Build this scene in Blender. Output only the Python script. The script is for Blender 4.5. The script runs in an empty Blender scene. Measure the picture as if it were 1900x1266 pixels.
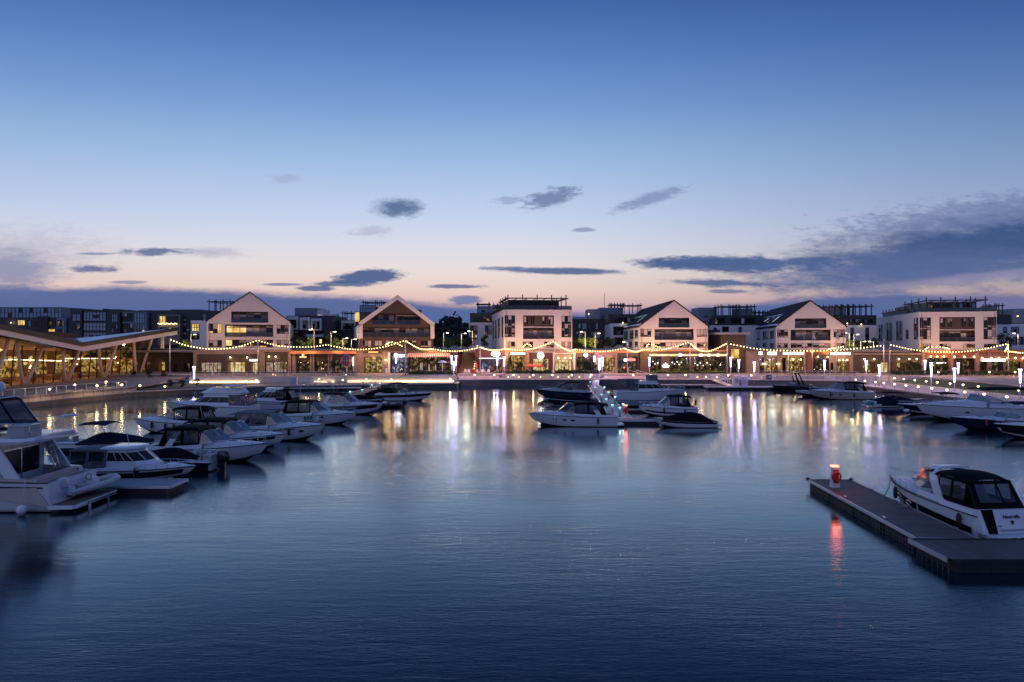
import bpy, math, random
from mathutils import Vector, Matrix
R = math.radians
SC = bpy.context.scene
# ---------------------------------------------------------------- camera
FPX = 1266.7; EYE = 10.0; MID = 633.0
cam_data = bpy.data.cameras.new('camera')
cam = bpy.data.objects.new('camera', cam_data)
SC.collection.objects.link(cam)
cam.location = (0, 0, EYE); cam.rotation_euler = (R(90), 0, 0)
cam_data.lens = 24.0; cam_data.sensor_width = 36.0
cam_data.clip_start = 0.5; cam_data.clip_end = 9000
SC.camera = cam
SC.view_settings.view_transform = 'Standard'
SC.view_settings.look = 'None'
SC.view_settings.exposure = 0.0
SC.view_settings.gamma = 1.0
SC.cycles.use_denoising = True
try: SC.cycles.denoiser = 'OPENIMAGEDENOISE'
except Exception: pass
SC.cycles.max_bounces = 6
SC.cycles.diffuse_bounces = 2
SC.cycles.glossy_bounces = 3
SC.cycles.transparent_max_bounces = 8
SC.cycles.sample_clamp_indirect = 6.0
SC.cycles.sample_clamp_direct = 24.0
SC.cycles.caustics_reflective = False
SC.cycles.caustics_refractive = False
SC.cycles.use_light_tree = True

def lin(c):
    return tuple(((v/255.0)/12.92 if v/255.0 <= .04045 else ((v/255.0+.055)/1.055)**2.4) for v in c)

# ---------------------------------------------------------------- sky
class NT:
    """little helper that writes node graphs"""
    def __init__(s, tree): s.t = tree; s.n = tree.nodes; s.l = tree.links
    def new(s, typ, **kw):
        n = s.n.new(typ)
        for k, v in kw.items(): setattr(n, k, v)
        return n
    def put(s, sock, val):
        if isinstance(val, bpy.types.NodeSocket): s.l.new(val, sock)
        else: sock.default_value = val
    def m(s, op, a, b=None, c=None, clamp=False):
        n = s.new('ShaderNodeMath', operation=op, use_clamp=clamp)
        s.put(n.inputs[0], a)
        if b is not None: s.put(n.inputs[1], b)
        if c is not None: s.put(n.inputs[2], c)
        return n.outputs[0]
    def sstep(s, x, lo, hi):
        n = s.new('ShaderNodeMapRange', interpolation_type='SMOOTHSTEP')
        s.put(n.inputs['Value'], x)
        n.inputs['From Min'].default_value = lo; n.inputs['From Max'].default_value = hi
        return n.outputs[0]
    def mix(s, f, a, b):
        n = s.new('ShaderNodeMix', data_type='RGBA')
        s.put(n.inputs[0], f); s.put(n.inputs[6], a); s.put(n.inputs[7], b)
        return n.outputs[2]
    def ramp(s, f, stops):
        n = s.new('ShaderNodeValToRGB'); e = n.color_ramp.elements
        while len(e) > 1: e.remove(e[-1])
        e[0].position = stops[0][0]; e[0].color = (*stops[0][1], 1)
        for p, c in stops[1:]:
            k = e.new(p); k.color = (*c, 1)
        s.put(n.inputs[0], f)
        return n.outputs[0]
    def noise(s, vec, scale, detail=4, rough=.55, dim='3D'):
        n = s.new('ShaderNodeTexNoise', noise_dimensions=dim)
        s.put(n.inputs['Vector'], vec)
        n.inputs['Scale'].default_value = scale; n.inputs['Detail'].default_value = detail
        n.inputs['Roughness'].default_value = rough
        return n.outputs['Fac']

world = bpy.data.worlds.new('World'); SC.world = world; world.use_nodes = True
W = NT(world.node_tree); W.n.clear()
tc = W.new('ShaderNodeTexCoord')
sep = W.new('ShaderNodeSeparateXYZ'); W.l.new(tc.outputs['Generated'], sep.inputs[0])
dx, dy, dz = sep.outputs
hor = W.m('SQRT', W.m('ADD', W.m('MULTIPLY', dx, dx), W.m('MULTIPLY', dy, dy)))
tanel = W.m('DIVIDE', dz, W.m('MAXIMUM', hor, .001))
front = W.m('MAXIMUM', dy, .02)
u = W.m('DIVIDE', dx, front)
v = W.m('DIVIDE', dz, front)
azi = W.m('DIVIDE', dx, W.m('MAXIMUM', hor, .001))
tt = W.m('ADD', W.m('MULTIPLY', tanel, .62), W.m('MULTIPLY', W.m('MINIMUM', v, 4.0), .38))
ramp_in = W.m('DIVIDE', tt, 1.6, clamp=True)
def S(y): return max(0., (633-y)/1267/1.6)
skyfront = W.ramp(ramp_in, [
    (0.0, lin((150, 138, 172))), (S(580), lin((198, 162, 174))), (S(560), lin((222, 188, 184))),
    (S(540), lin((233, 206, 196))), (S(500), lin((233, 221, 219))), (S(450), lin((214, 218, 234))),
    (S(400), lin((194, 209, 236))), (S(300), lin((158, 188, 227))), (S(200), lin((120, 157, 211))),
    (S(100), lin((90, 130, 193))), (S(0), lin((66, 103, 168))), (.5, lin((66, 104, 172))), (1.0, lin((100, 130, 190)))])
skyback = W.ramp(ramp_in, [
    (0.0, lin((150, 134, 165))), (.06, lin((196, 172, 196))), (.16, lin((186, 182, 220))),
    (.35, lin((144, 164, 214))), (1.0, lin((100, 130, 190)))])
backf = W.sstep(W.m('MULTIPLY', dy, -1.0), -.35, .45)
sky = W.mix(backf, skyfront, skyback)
# the right of the view is darker than the left (away from the afterglow)
shade = W.m('SUBTRACT', 1.0, W.m('MULTIPLY', W.sstep(azi, -.05, .80), .52))
shade = W.m('MULTIPLY', shade, W.m('SUBTRACT', 1.0, W.m('MULTIPLY', W.sstep(W.m('MULTIPLY', azi, -1.0), .2, .9), .10)))
sh = W.new('ShaderNodeMix', data_type='RGBA', blend_type='MULTIPLY'); sh.inputs[0].default_value = 1
W.l.new(sky, sh.inputs[6]); cb = W.new('ShaderNodeCombineColor')
W.l.new(shade, cb.inputs[0]); W.l.new(W.m('POWER', shade, .85), cb.inputs[1]); W.l.new(W.m('POWER', shade, .6), cb.inputs[2])
W.l.new(cb.outputs[0], sh.inputs[7]); sky = sh.outputs[2]
# clouds: each is a ragged ellipse of dusk-blue vapour at a fixed bearing and height
cuv = W.new('ShaderNodeCombineXYZ'); W.l.new(u, cuv.inputs[0]); W.l.new(v, cuv.inputs[1])
mp = W.new('ShaderNodeMapping'); W.l.new(cuv.outputs[0], mp.inputs[0]); mp.inputs['Scale'].default_value = (7, 26, 1)
mp.inputs['Rotation'].default_value = (0, 0, R(-3))
n1 = W.noise(mp.outputs[0], 1.9, 8, .68)
mp2 = W.new('ShaderNodeMapping'); W.l.new(cuv.outputs[0], mp2.inputs[0]); mp2.inputs['Scale'].default_value = (20, 60, 1)
mp2.inputs['Rotation'].default_value = (0, 0, R(14)); mp2.inputs['Location'].default_value = (3, 1, 0)
n2 = W.noise(mp2.outputs[0], 1.7, 8, .68)
mp3 = W.new('ShaderNodeMapping'); W.l.new(cuv.outputs[0], mp3.inputs[0]); mp3.inputs['Scale'].default_value = (46, 150, 1); mp3.inputs['Rotation'].default_value = (0, 0, R(9))
n3 = W.noise(mp3.outputs[0], 1.5, 6, .62)
n2 = W.m('ADD', W.m('MULTIPLY', n2, .62), W.m('MULTIPLY', n3, .38)); n1 = W.m('ADD', W.m('MULTIPLY', n1, .78), W.m('MULTIPLY', n3, .22))
isfront = W.sstep(dy, .05, .2)
DARK = lin((74, 98, 146)); MIDC = lin((104, 120, 166)); SOFT = lin((150, 150, 184))
def cloud(px, py, rx, ry, col, dens=.95, nz=1.1, which=None, soft=.34, tilt=0):
    global sky
    which = which or n1
    a = W.m('SUBTRACT', u, (px-950)/1267); b = W.m('SUBTRACT', v, (633-py)/1267)
    if tilt: b = W.m('SUBTRACT', b, W.m('MULTIPLY', a, tilt))
    a = W.m('DIVIDE', a, rx/1267); b = W.m('DIVIDE', b, ry/1267)
    d = W.m('SQRT', W.m('ADD', W.m('MULTIPLY', a, a), W.m('MULTIPLY', b, b)))
    d = W.m('ADD', d, W.m('MULTIPLY', W.m('SUBTRACT', which, .5), nz*4.8))
    k = W.m('MULTIPLY', W.m('SUBTRACT', 1.0, W.sstep(d, 1-soft, 1+soft)), W.m('MULTIPLY', isfront, dens))
    sky = W.mix(k, sky, (*col, 1))
# low bank along the horizon, its top sinking towards the middle and rising again to the right
def wob(x): return W.m('MULTIPLY', W.m('SUBTRACT', n1, .5), x)
top = W.ramp(W.m('ADD', W.m('MULTIPLY', u, .6), .5, clamp=True), [(0.0, (.079,)*3), (.18, (.079,)*3), (.38, (.063,)*3), (.47, (.050,)*3), (.56, (.040,)*3), (.68, (.050,)*3), (.80, (.070,)*3), (1.0, (.066,)*3)])
bank = W.m('SUBTRACT', 1.0, W.sstep(W.m('SUBTRACT', W.m('ADD', v, wob(.022)), top), -.008, .007))
bankcol = W.mix(W.sstep(v, .0, .07), (*lin((74, 104, 158)), 1), (*lin((80, 102, 154)), 1))
bankcol = W.mix(W.m('MULTIPLY', W.sstep(u, .50, .70), .35), bankcol, (*lin((146, 128, 162)), 1))
sky = W.mix(W.m('MULTIPLY', bank, W.m('MULTIPLY', isfront, .97)), sky, bankcol)
# the great mass on the right
cloud(1850, 452, 340, 56, lin((56, 82, 132)), .97, .42, n1, .6, .12)
cloud(1700, 500, 270, 34, lin((84, 104, 152)), .88, .5, n1, .6, .05)
cloud(1830, 395, 230, 26, MIDC, .6, 1.2, n2, .6, .12)
cloud(1820, 515, 170, 8, lin((160, 148, 180)), .5, .8, n1, .6, .10)
cloud(1375, 490, 175, 14, DARK, .95, .55, n1, .35)
cloud(1310, 487, 110, 11, DARK, .9, .6, n2, .4)
cloud(1325, 525, 95, 6, DARK, .9, .7, n1, .4, -.03)
cloud(1045, 503, 115, 6, DARK, .92, .5, n1, .4, -.02)
cloud(935, 498, 40, 3, MIDC, .7, .7, n1)
cloud(740, 386, 40, 15, DARK, .9, .55, n2, .6)
cloud(1022, 367, 46, 14, MIDC, .85, .9, n2, .5, .2)
cloud(1205, 370, 54, 10, MIDC, .62, .9, n2, .6, .3)
cloud(684, 514, 60, 13, DARK, .97, .5, n2, .28, .06)
cloud(640, 527, 50, 5, DARK, .9, .7, n1, .4)
cloud(290, 467, 60, 6, DARK, .85, .8, n2, .5)
cloud(176, 499, 42, 6, DARK, .88, .7, n2, .5)
cloud(172, 471, 34, 2.5, MIDC, .7, .6, n1)
cloud(20, 500, 85, 34, MIDC, .72, .7, n1, .7)
cloud(40, 470, 130, 40, SOFT, .35, .8, n2, .8)
cloud(400, 470, 46, 9, SOFT, .5, .9, n1, .7)
cloud(585, 536, 34, 4.5, DARK, .9, .5, n1); cloud(523, 528, 34, 2.6, MIDC, .85, .4, n1)
cloud(850, 532, 48, 4, DARK, .85, .7, n1); cloud(865, 557, 28, 8, MIDC, .9, .6, n2)
cloud(690, 430, 30, 8, SOFT, .4, 1.2, n2, .7); cloud(530, 332, 24, 7, SOFT, .35, 1.2, n2, .7)
cloud(1085, 427, 20, 4, MIDC, .6, .7, n2); cloud(945, 372, 28, 8, MIDC, .4, 1.0, n2)
cloud(240, 524, 34, 3, MIDC, .7, .5, n1); cloud(1350, 541, 40, 3.5, DARK, .7, .6, n1)
# real scattering sky, sun just under the horizon, adds a little to the hand-set dusk
nishita = W.new('ShaderNodeTexSky', sky_type='NISHITA', sun_disc=False)
nishita.sun_elevation = R(-2.0); nishita.sun_rotation = R(-12); nishita.altitude = 100
addn = W.new('ShaderNodeMix', data_type='RGBA', blend_type='ADD'); addn.inputs[0].default_value = .008
W.l.new(sky, addn.inputs[6]); W.l.new(nishita.outputs[0], addn.inputs[7]); sky = addn.outputs[2]
# light-dome under the horizon stays dim
under = W.sstep(dz, -.08, 0.0)
sky = W.mix(under, (.02, .025, .04, 1), sky)
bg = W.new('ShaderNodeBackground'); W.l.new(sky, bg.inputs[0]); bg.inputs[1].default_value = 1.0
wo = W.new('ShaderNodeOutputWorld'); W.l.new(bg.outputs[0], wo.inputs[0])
# a faint, very soft warm afterglow stands in for the sun that has just set
sun_d = bpy.data.lights.new('sun', 'SUN'); sun_d.energy = .10; sun_d.angle = R(40); sun_d.color = (1, .72, .58)
sun = bpy.data.objects.new('sun', sun_d); SC.collection.objects.link(sun); sun.rotation_euler = (R(68), 0, R(-25))

# ---------------------------------------------------------------- pixel -> world helpers (1900 px photograph)
def P(px, py, z=0.0):
    y = (EYE-z)*FPX/(py-MID)
    return Vector(((px-950)/FPX*y, y, z))
def Q(px, py, y): return Vector(((px-950)/FPX*y, y, EYE-(py-MID)/FPX*y))
def XA(px, y): return (px-950)/FPX*y
def ZA(py, y): return EYE-(py-MID)/FPX*y

# ---------------------------------------------------------------- mesh builder
class MB:
    def __init__(s): s.v = []; s.f = []; s.m = []; s.s = []
    def add(s, vs, fs, m=0, smooth=False):
        o = len(s.v); s.v += [tuple(p) for p in vs]
        for f in fs: s.f.append([o+i for i in f]); s.m.append(m); s.s.append(smooth)
        return s
    def quad(s, a, b, c, d, m=0): return s.add([a, b, c, d], [(0, 1, 2, 3)], m)
    def box(s, x0, y0, z0, x1, y1, z1, m=0):
        if x0 > x1: x0, x1 = x1, x0
        if y0 > y1: y0, y1 = y1, y0
        if z0 > z1: z0, z1 = z1, z0
        v = [(x0, y0, z0), (x1, y0, z0), (x1, y1, z0), (x0, y1, z0), (x0, y0, z1), (x1, y0, z1), (x1, y1, z1), (x0, y1, z1)]
        return s.add(v, [(0, 3, 2, 1), (4, 5, 6, 7), (0, 1, 5, 4), (1, 2, 6, 5), (2, 3, 7, 6), (3, 0, 4, 7)], m)
    def hexa(s, b, t, m=0):
        return s.add(list(b)+list(t), [(0, 3, 2, 1), (4, 5, 6, 7), (0, 1, 5, 4), (1, 2, 6, 5), (2, 3, 7, 6), (3, 0, 4, 7)], m)
    def beam(s, p, q, w, h, m=0, up=(0, 0, 1)):
        p = Vector(p); q = Vector(q); d = (q-p).normalized(); up = Vector(up)
        sd = d.cross(up)
        if sd.length < 1e-4: sd = d.cross(Vector((1, 0, 0)))
        sd.normalize(); u2 = sd.cross(d).normalized(); a = sd*w/2; b = u2*h/2
        return s.hexa([p-a-b, p+a-b, p+a+b, p-a+b], [q-a-b, q+a-b, q+a+b, q-a+b], m)
    def tube(s, pts, r, n=6, m=0, closed=False):
        pts = [Vector(p) for p in pts]; k = len(pts); rings = []; prev = None
        for i, p in enumerate(pts):
            if closed: d = pts[(i+1) % k]-pts[i-1]
            else: d = pts[min(i+1, k-1)]-pts[max(i-1, 0)]
            d.normalize()
            if prev is None:
                a = d.cross(Vector((0, 0, 1)))
                if a.length < .05: a = d.cross(Vector((1, 0, 0)))
            else: a = prev-d*prev.dot(d)
            a.normalize(); prev = a; b = d.cross(a)
            rr = r[i] if isinstance(r, (list, tuple)) else r
            rings.append([p+(a*math.cos(2*math.pi*j/n)+b*math.sin(2*math.pi*j/n))*rr for j in range(n)])
        if closed: rings.append(rings[0])
        return s.loft(rings, m, True, not closed, True)
    def loft(s, rings, m=0, closed=False, caps=False, smooth=False, fm=None):
        n = len(rings[0]); o = len(s.v)
        for r in rings: s.v += [tuple(p) for p in r]
        for i in range(len(rings)-1):
            for j in range(n if closed else n-1):
                k = (j+1) % n
                s.f.append([o+i*n+j, o+i*n+k, o+(i+1)*n+k, o+(i+1)*n+j]); s.m.append(fm(i, j) if fm else m); s.s.append(smooth)
        if caps:
            s.f.append([o+j for j in range(n)][::-1]); s.m.append(m); s.s.append(False)
            e = o+(len(rings)-1)*n
            s.f.append([e+j for j in range(n)]); s.m.append(m); s.s.append(False)
        return s
    def lathe(s, prof, n=12, c=(0, 0, 0), m=0, smooth=True):
        rings = [[(c[0]+r*math.cos(2*math.pi*j/n), c[1]+r*math.sin(2*math.pi*j/n), c[2]+z) for j in range(n)] for r, z in prof]
        return s.loft(rings, m, True, True, smooth)
    def prism(s, poly, z0, z1, m=0, bottom=True):
        n = len(poly)
        v = [(p[0], p[1], z0) for p in poly]+[(p[0], p[1], z1) for p in poly]
        f = [[i, (i+1) % n, n+(i+1) % n, n+i] for i in range(n)]+[[n+i for i in range(n)]]
        if bottom: f.append(list(range(n))[::-1])
        return s.add(v, f, m)
    def sphere(s, c, r, n=10, k=6, m=0, sq=(1, 1, 1)):
        prof = []
        rings = []
        for i in range(k+1):
            a = -math.pi/2+math.pi*i/k
            rr = max(.001, math.cos(a)); z = math.sin(a)
            rings.append([(c[0]+r*sq[0]*rr*math.cos(2*math.pi*j/n), c[1]+r*sq[1]*rr*math.sin(2*math.pi*j/n), c[2]+r*sq[2]*z) for j in range(n)])
        return s.loft(rings, m, True, False, True)
    def strip_wall(s, pts, z0, z1, t, m=0):
        """a wall of thickness t standing along a plan polyline (t to the left of travel); z may be numbers or per-point lists"""
        n = len(pts); L = []
        for i in range(n):
            a = Vector(pts[max(i-1, 0)][:2]); b = Vector(pts[i][:2]); c = Vector(pts[min(i+1, n-1)][:2])
            d1 = (b-a).normalized() if i else (c-b).normalized(); d2 = (c-b).normalized() if i < n-1 else d1
            nn = Vector((-(d1.y+d2.y), d1.x+d2.x)); nn.normalize(); k = max(.4, nn.dot(Vector((-d1.y, d1.x))))
            L.append(b+nn*t/k)
        g = lambda z, i: z[i] if isinstance(z, (list, tuple)) else z
        rings = [[(pts[i][0], pts[i][1], g(z0, i)), (pts[i][0], pts[i][1], g(z1, i)), (L[i].x, L[i].y, g(z1, i)), (L[i].x, L[i].y, g(z0, i))] for i in range(n)]
        return s.loft(rings, m, True, True)
    def build(s, name, mats, parent=None, loc=None):
        me = bpy.data.meshes.new(name)
        me.from_pydata(s.v, [], s.f)
        for x in (mats if isinstance(mats, (list, tuple)) else [mats]): me.materials.append(x)
        me.polygons.foreach_set('material_index', s.m); me.polygons.foreach_set('use_smooth', s.s)
        me.update()
        return link(name, me, parent, loc)
def link(name, data, parent=None, loc=None):
    o = bpy.data.objects.new(name, data); SC.collection.objects.link(o)
    if parent is not None: o.parent = parent
    if loc is not None: o.location = loc
    return o
def tag(o, label, cat, group=None, kind=None):
    o['label'] = label; o['category'] = cat
    if group: o['group'] = group
    o['kind'] = kind or 'thing'
    return o
def thing(name, label, cat, loc=(0, 0, 0), rz=0.0, group=None):
    o = link(name, None, None, loc); o.rotation_euler = (0, 0, rz); o.empty_display_size = .3
    return tag(o, label, cat, group)
def struct(o, label=None, cat=None, kind='structure'):
    o['kind'] = kind
    if label: o['label'] = label; o['category'] = cat
    return o
def kids(o): return KID.get(o.name, [])
def copy_tree(o, loc=None, rz=None, label=None, scale=None):
    c = o.copy(); SC.collection.objects.link(c)
    for ch in o.children:
        d = ch.copy(); SC.collection.objects.link(d); d.parent = c
        for g in ch.children:
            e = g.copy(); SC.collection.objects.link(e); e.parent = d
    if loc is not None: c.location = loc
    if rz is not None: c.rotation_euler = (0, 0, rz)
    if scale is not None: c.scale = (scale,)*3
    if label: c['label'] = label
    return c
ORD = ['first', 'second', 'third', 'fourth', 'fifth', 'sixth', 'seventh', 'eighth', 'ninth', 'tenth', 'eleventh', 'twelfth', 'thirteenth', 'fourteenth', 'fifteenth', 'sixteenth', 'seventeenth', 'eighteenth', 'nineteenth', 'twentieth']

# ---------------------------------------------------------------- materials
MAT = {}
def mat(name, col, rough=.6, metal=0., var=.12, scale=3., bump=0., bscale=20., spec=.5, coat=0., brick=None, alpha=None):
    m = bpy.data.materials.new(name); m.use_nodes = True; N = NT(m.node_tree); N.n.clear()
    b = N.new('ShaderNodeBsdfPrincipled'); o = N.new('ShaderNodeOutputMaterial'); N.l.new(b.outputs[0], o.inputs[0])
    t = N.new('ShaderNodeTexCoord'); vec = t.outputs['Object']
    b.inputs['Roughness'].default_value = rough; b.inputs['Metallic'].default_value = metal
    b.inputs['Specular IOR Level'].default_value = spec
    if coat: b.inputs['Coat Weight'].default_value = coat
    c0 = (*col, 1)
    if brick:
        bw, bh, mort = brick[:3]
        # courses run along the wall: use (x+y, z)
        sp = N.new('ShaderNodeSeparateXYZ'); N.l.new(vec, sp.inputs[0])
        cb = N.new('ShaderNodeCombineXYZ'); 
        if len(brick) > 3: N.l.new(sp.outputs[1], cb.inputs[0]); N.l.new(sp.outputs[0], cb.inputs[1])      # paving and planks, seen from above
        else: N.l.new(N.m('ADD', sp.outputs[0], sp.outputs[1]), cb.inputs[0]); N.l.new(sp.outputs[2], cb.inputs[1])
        bt = N.new('ShaderNodeTexBrick'); N.l.new(cb.outputs[0], bt.inputs[0])
        bt.inputs['Color1'].default_value = c0; bt.inputs['Color2'].default_value = (*[x*.72 for x in col], 1)
        bt.inputs['Mortar'].default_value = (*[x*mort for x in col], 1); bt.inputs['Scale'].default_value = 1
        bt.inputs['Brick Width'].default_value = bw; bt.inputs['Row Height'].default_value = bh; bt.inputs['Mortar Size'].default_value = min(bh, bw)*.06
        base = bt.outputs[0]
    else:
        base = c0
    if var:
        nz = N.noise(vec, scale, 5, .6)
        k = N.m('ADD', N.m('MULTIPLY', N.m('SUBTRACT', nz, .5), var*2), 1.0)
        mx = N.new('ShaderNodeMix', data_type='RGBA', blend_type='MULTIPLY'); mx.inputs[0].default_value = 1
        N.put(mx.inputs[6], base); cc = N.new('ShaderNodeCombineColor')
        for i in range(3): N.l.new(k, cc.inputs[i])
        N.l.new(cc.outputs[0], mx.inputs[7]); base = mx.outputs[2]
        N.l.new(N.m('ADD', rough*.85, N.m('MULTIPLY', nz, rough*.3), clamp=True), b.inputs['Roughness'])
    N.put(b.inputs['Base Color'], base)
    if bump:
        bp = N.new('ShaderNodeBump'); bp.inputs['Strength'].default_value = bump; bp.inputs['Distance'].default_value = .05
        N.l.new(N.noise(vec, bscale, 4), bp.inputs['Height']); N.l.new(bp.outputs[0], b.inputs['Normal'])
    if alpha is not None:
        b.inputs['Alpha'].default_value = alpha
    MAT[name] = m
    return m
def emis(name, col, strength, sample='AUTO'):
    m = bpy.data.materials.new(name); m.use_nodes = True; N = NT(m.node_tree); N.n.clear()
    e = N.new('ShaderNodeEmission'); o = N.new('ShaderNodeOutputMaterial'); N.l.new(e.outputs[0], o.inputs[0])
    e.inputs[0].default_value = (*col, 1); e.inputs[1].default_value = strength
    try: m.cycles.emission_sampling = sample
    except Exception: pass
    MAT[name] = m
    return m
def interior(name, cols, strength, sx=1.2, sz=1.0, sample='NONE', contrast=1.0):
    """the lit room seen through a window: blocks of shelves, lamps and dark furniture, giving off light"""
    m = bpy.data.materials.new(name); m.use_nodes = True; N = NT(m.node_tree); N.n.clear()
    e = N.new('ShaderNodeEmission'); o = N.new('ShaderNodeOutputMaterial'); N.l.new(e.outputs[0], o.inputs[0])
    t = N.new('ShaderNodeTexCoord')
    mpn = N.new('ShaderNodeMapping'); N.l.new(t.outputs['Object'], mpn.inputs[0]); mpn.inputs['Scale'].default_value = (sx, sx, sz)
    vo = N.new('ShaderNodeTexVoronoi', distance='CHEBYCHEV'); N.l.new(mpn.outputs[0], vo.inputs['Vector']); vo.inputs['Scale'].default_value = 1.6
    sp = N.new('ShaderNodeSeparateColor'); N.l.new(vo.outputs['Color'], sp.inputs[0])
    nz = N.noise(mpn.outputs[0], 3.2, 5, .7)
    f = N.m('ADD', N.m('MULTIPLY', sp.outputs[0], .6*contrast), N.m('MULTIPLY', nz, .55), clamp=True)
    c = N.ramp(f, [(i/(len(cols)-1)*.8+.1, q) for i, q in enumerate(cols)])
    N.l.new(c, e.inputs[0]); e.inputs[1].default_value = strength
    try: m.cycles.emission_sampling = sample
    except Exception: pass
    MAT[name] = m
    return m
def glass(name, tint, refl_rough=.03, f0=.06, body=.25, bodycol=(.01, .012, .015)):
    """pane that lets most light through, mirrors the surroundings at a slant"""
    m = bpy.data.materials.new(name); m.use_nodes = True; N = NT(m.node_tree); N.n.clear()
    o = N.new('ShaderNodeOutputMaterial'); tr = N.new('ShaderNodeBsdfTransparent'); tr.inputs[0].default_value = (*tint, 1)
    df = N.new('ShaderNodeBsdfDiffuse'); df.inputs[0].default_value = (*bodycol, 1)
    gl = N.new('ShaderNodeBsdfGlossy'); gl.inputs['Roughness'].default_value = refl_rough
    a = N.new('ShaderNodeMixShader'); a.inputs[0].default_value = body; N.l.new(tr.outputs[0], a.inputs[1]); N.l.new(df.outputs[0], a.inputs[2])
    lw = N.new('ShaderNodeLayerWeight'); lw.inputs[0].default_value = .35
    fr = N.m('ADD', f0, N.m('MULTIPLY', N.m('POWER', lw.outputs['Facing'], 3.0), .6), clamp=True)
    b = N.new('ShaderNodeMixShader'); N.l.new(fr, b.inputs[0]); N.l.new(a.outputs[0], b.inputs[1]); N.l.new(gl.outputs[0], b.inputs[2])
    N.l.new(b.outputs[0], o.inputs[0]); MAT[name] = m
    return m

mat('cream', (.74, .67, .62), .75, var=.06, scale=.6, bump=.15, bscale=8)
mat('white_wall', (.70, .69, .71), .7, var=.06, scale=.5)
mat('pale_grey', (.22, .24, .29), .7, var=.08, scale=.5)
mat('brown_brick', (.095, .062, .050), .8, var=.18, scale=1.5, brick=(.45, .16, .7))
mat('dark_brick', (.075, .055, .05), .8, var=.2, scale=1.5, brick=(.5, .18, .6))
mat('red_brick', (.26, .10, .07), .8, var=.2, scale=1.5, brick=(.45, .16, .7))
mat('tan_stone', (.31, .23, .19), .75, var=.14, scale=1.2, brick=(1.2, .6, .8))
mat('orange_panel', (.50, .20, .09), .6, var=.12, scale=.8)
mat('charcoal', (.035, .037, .042), .5, var=.15, scale=1)
mat('slate_roof', (.022, .023, .03), .85, var=.2, scale=4, spec=.15, brick=(.9, .35, .5))
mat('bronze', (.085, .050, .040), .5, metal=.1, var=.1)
mat('dark_frame', (.022, .022, .026), .4, metal=.4, var=.1)
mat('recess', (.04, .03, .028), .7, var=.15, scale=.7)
mat('blue_glass', (.13, .18, .25), .08, metal=.6, var=.15, scale=.3, spec=.8)
mat('night_glass', (.012, .012, .014), .08, var=.1, scale=.4, spec=.3)
mat('blind', (.60, .54, .52), .7, var=.10, scale=1.2)
mat('blind_dim', (.27, .24, .24), .5, var=.15, scale=1.2)
mat('steel', (.45, .45, .48), .35, metal=.8, var=.1)
mat('galv', (.55, .54, .54), .45, metal=.5, var=.1)
mat('grey_post', (.26, .25, .26), .5, metal=.3, var=.1)
mat('paving', (.42, .36, .33), .75, var=.15, scale=.5, brick=(1.2, 1.2, .8, True))
mat('boardwalk', (.36, .29, .23), .75, var=.2, scale=1, brick=(3, .16, .55, True))
mat('pink_paver', (.48, .36, .34), .75, var=.14, scale=.6, brick=(.8, .4, .8, True))
mat('concrete', (.56, .50, .46), .8, var=.14, scale=.8, bump=.2, bscale=6)
mat('quay_stone', (.19, .17, .16), .85, var=.3, scale=1.1, brick=(1.6, .55, .5))
mat('quay_panel', (.70, .58, .50), .8, var=.16, scale=.9, brick=(2.4, 3, .6))
mat('earth', (.06, .07, .045), .95, var=.25, scale=.2)
mat('lawn', (.045, .075, .025), .95, var=.3, scale=1.5)
mat('hill', (.014, .022, .018), .95, var=.4, scale=.08)
mat('wood_warm', (.84, .70, .60), .6, var=.12, scale=1.2)
mat('roof_sheet', (.62, .66, .74), .4, metal=.3, var=.08, scale=.4)
mat('roof_edge', (.045, .036, .034), .6, var=.1)
mat('timber_in', (.42, .20, .07), .6, var=.2, scale=1.5)
mat('stair_wood', (.32, .20, .12), .7, var=.15)
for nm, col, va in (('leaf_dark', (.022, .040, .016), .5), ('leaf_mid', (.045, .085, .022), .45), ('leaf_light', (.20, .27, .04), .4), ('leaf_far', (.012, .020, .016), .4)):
    mat(nm, col, .7, var=va, scale=1.7)  # the palest leaf green has lamplight put into its colour
mat('bark', (.06, .045, .035), .9, var=.2)
# boats
mat('gelcoat', (.74, .74, .76), .22, var=.10, scale=.55, coat=.5)
mat('gel_deck', (.66, .67, .70), .4, var=.06, scale=1.5)
mat('gel_grey', (.36, .38, .42), .3, var=.06, coat=.3)
mat('gel_tan', (.50, .43, .38), .3, var=.06, coat=.3)
mat('hull_black', (.012, .012, .015), .15, var=.05, coat=.5)
mat('hull_navy', (.012, .020, .05), .15, var=.05, coat=.5)
mat('antifoul', (.015, .015, .02), .7, var=.2)
mat('canvas_black', (.007, .007, .009), .85, spec=.08, var=.25, scale=2, bump=.4, bscale=5)
mat('canvas_navy', (.008, .014, .036), .85, spec=.08, var=.25, scale=2, bump=.4, bscale=5)
mat('canvas_grey', (.16, .16, .18), .85, spec=.08, var=.2, scale=2, bump=.4, bscale=5)
mat('canvas_white', (.55, .55, .58), .8, var=.1, scale=2, bump=.3, bscale=5)
mat('rubber', (.015, .015, .016), .6, var=.2)
mat('hypalon', (.50, .49, .50), .6, var=.08, scale=2)
mat('vinyl_seat', (.45, .42, .40), .5, var=.1)
mat('teak', (.16, .10, .06), .7, var=.2, scale=2, brick=(2, .06, .5, True))
mat('chrome', (.62, .62, .65), .2, metal=1.0, var=.05)
mat('motor_black', (.012, .012, .014), .25, var=.1, coat=.4)
mat('motor_white', (.60, .60, .62), .3, var=.06, coat=.3)
mat('teal_vinyl', (.03, .25, .27), .5, var=.1)
mat('red_paint', (.42, .03, .025), .45, var=.12)
mat('red_fabric', (.55, .09, .06), .8, var=.15, scale=2)
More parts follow.
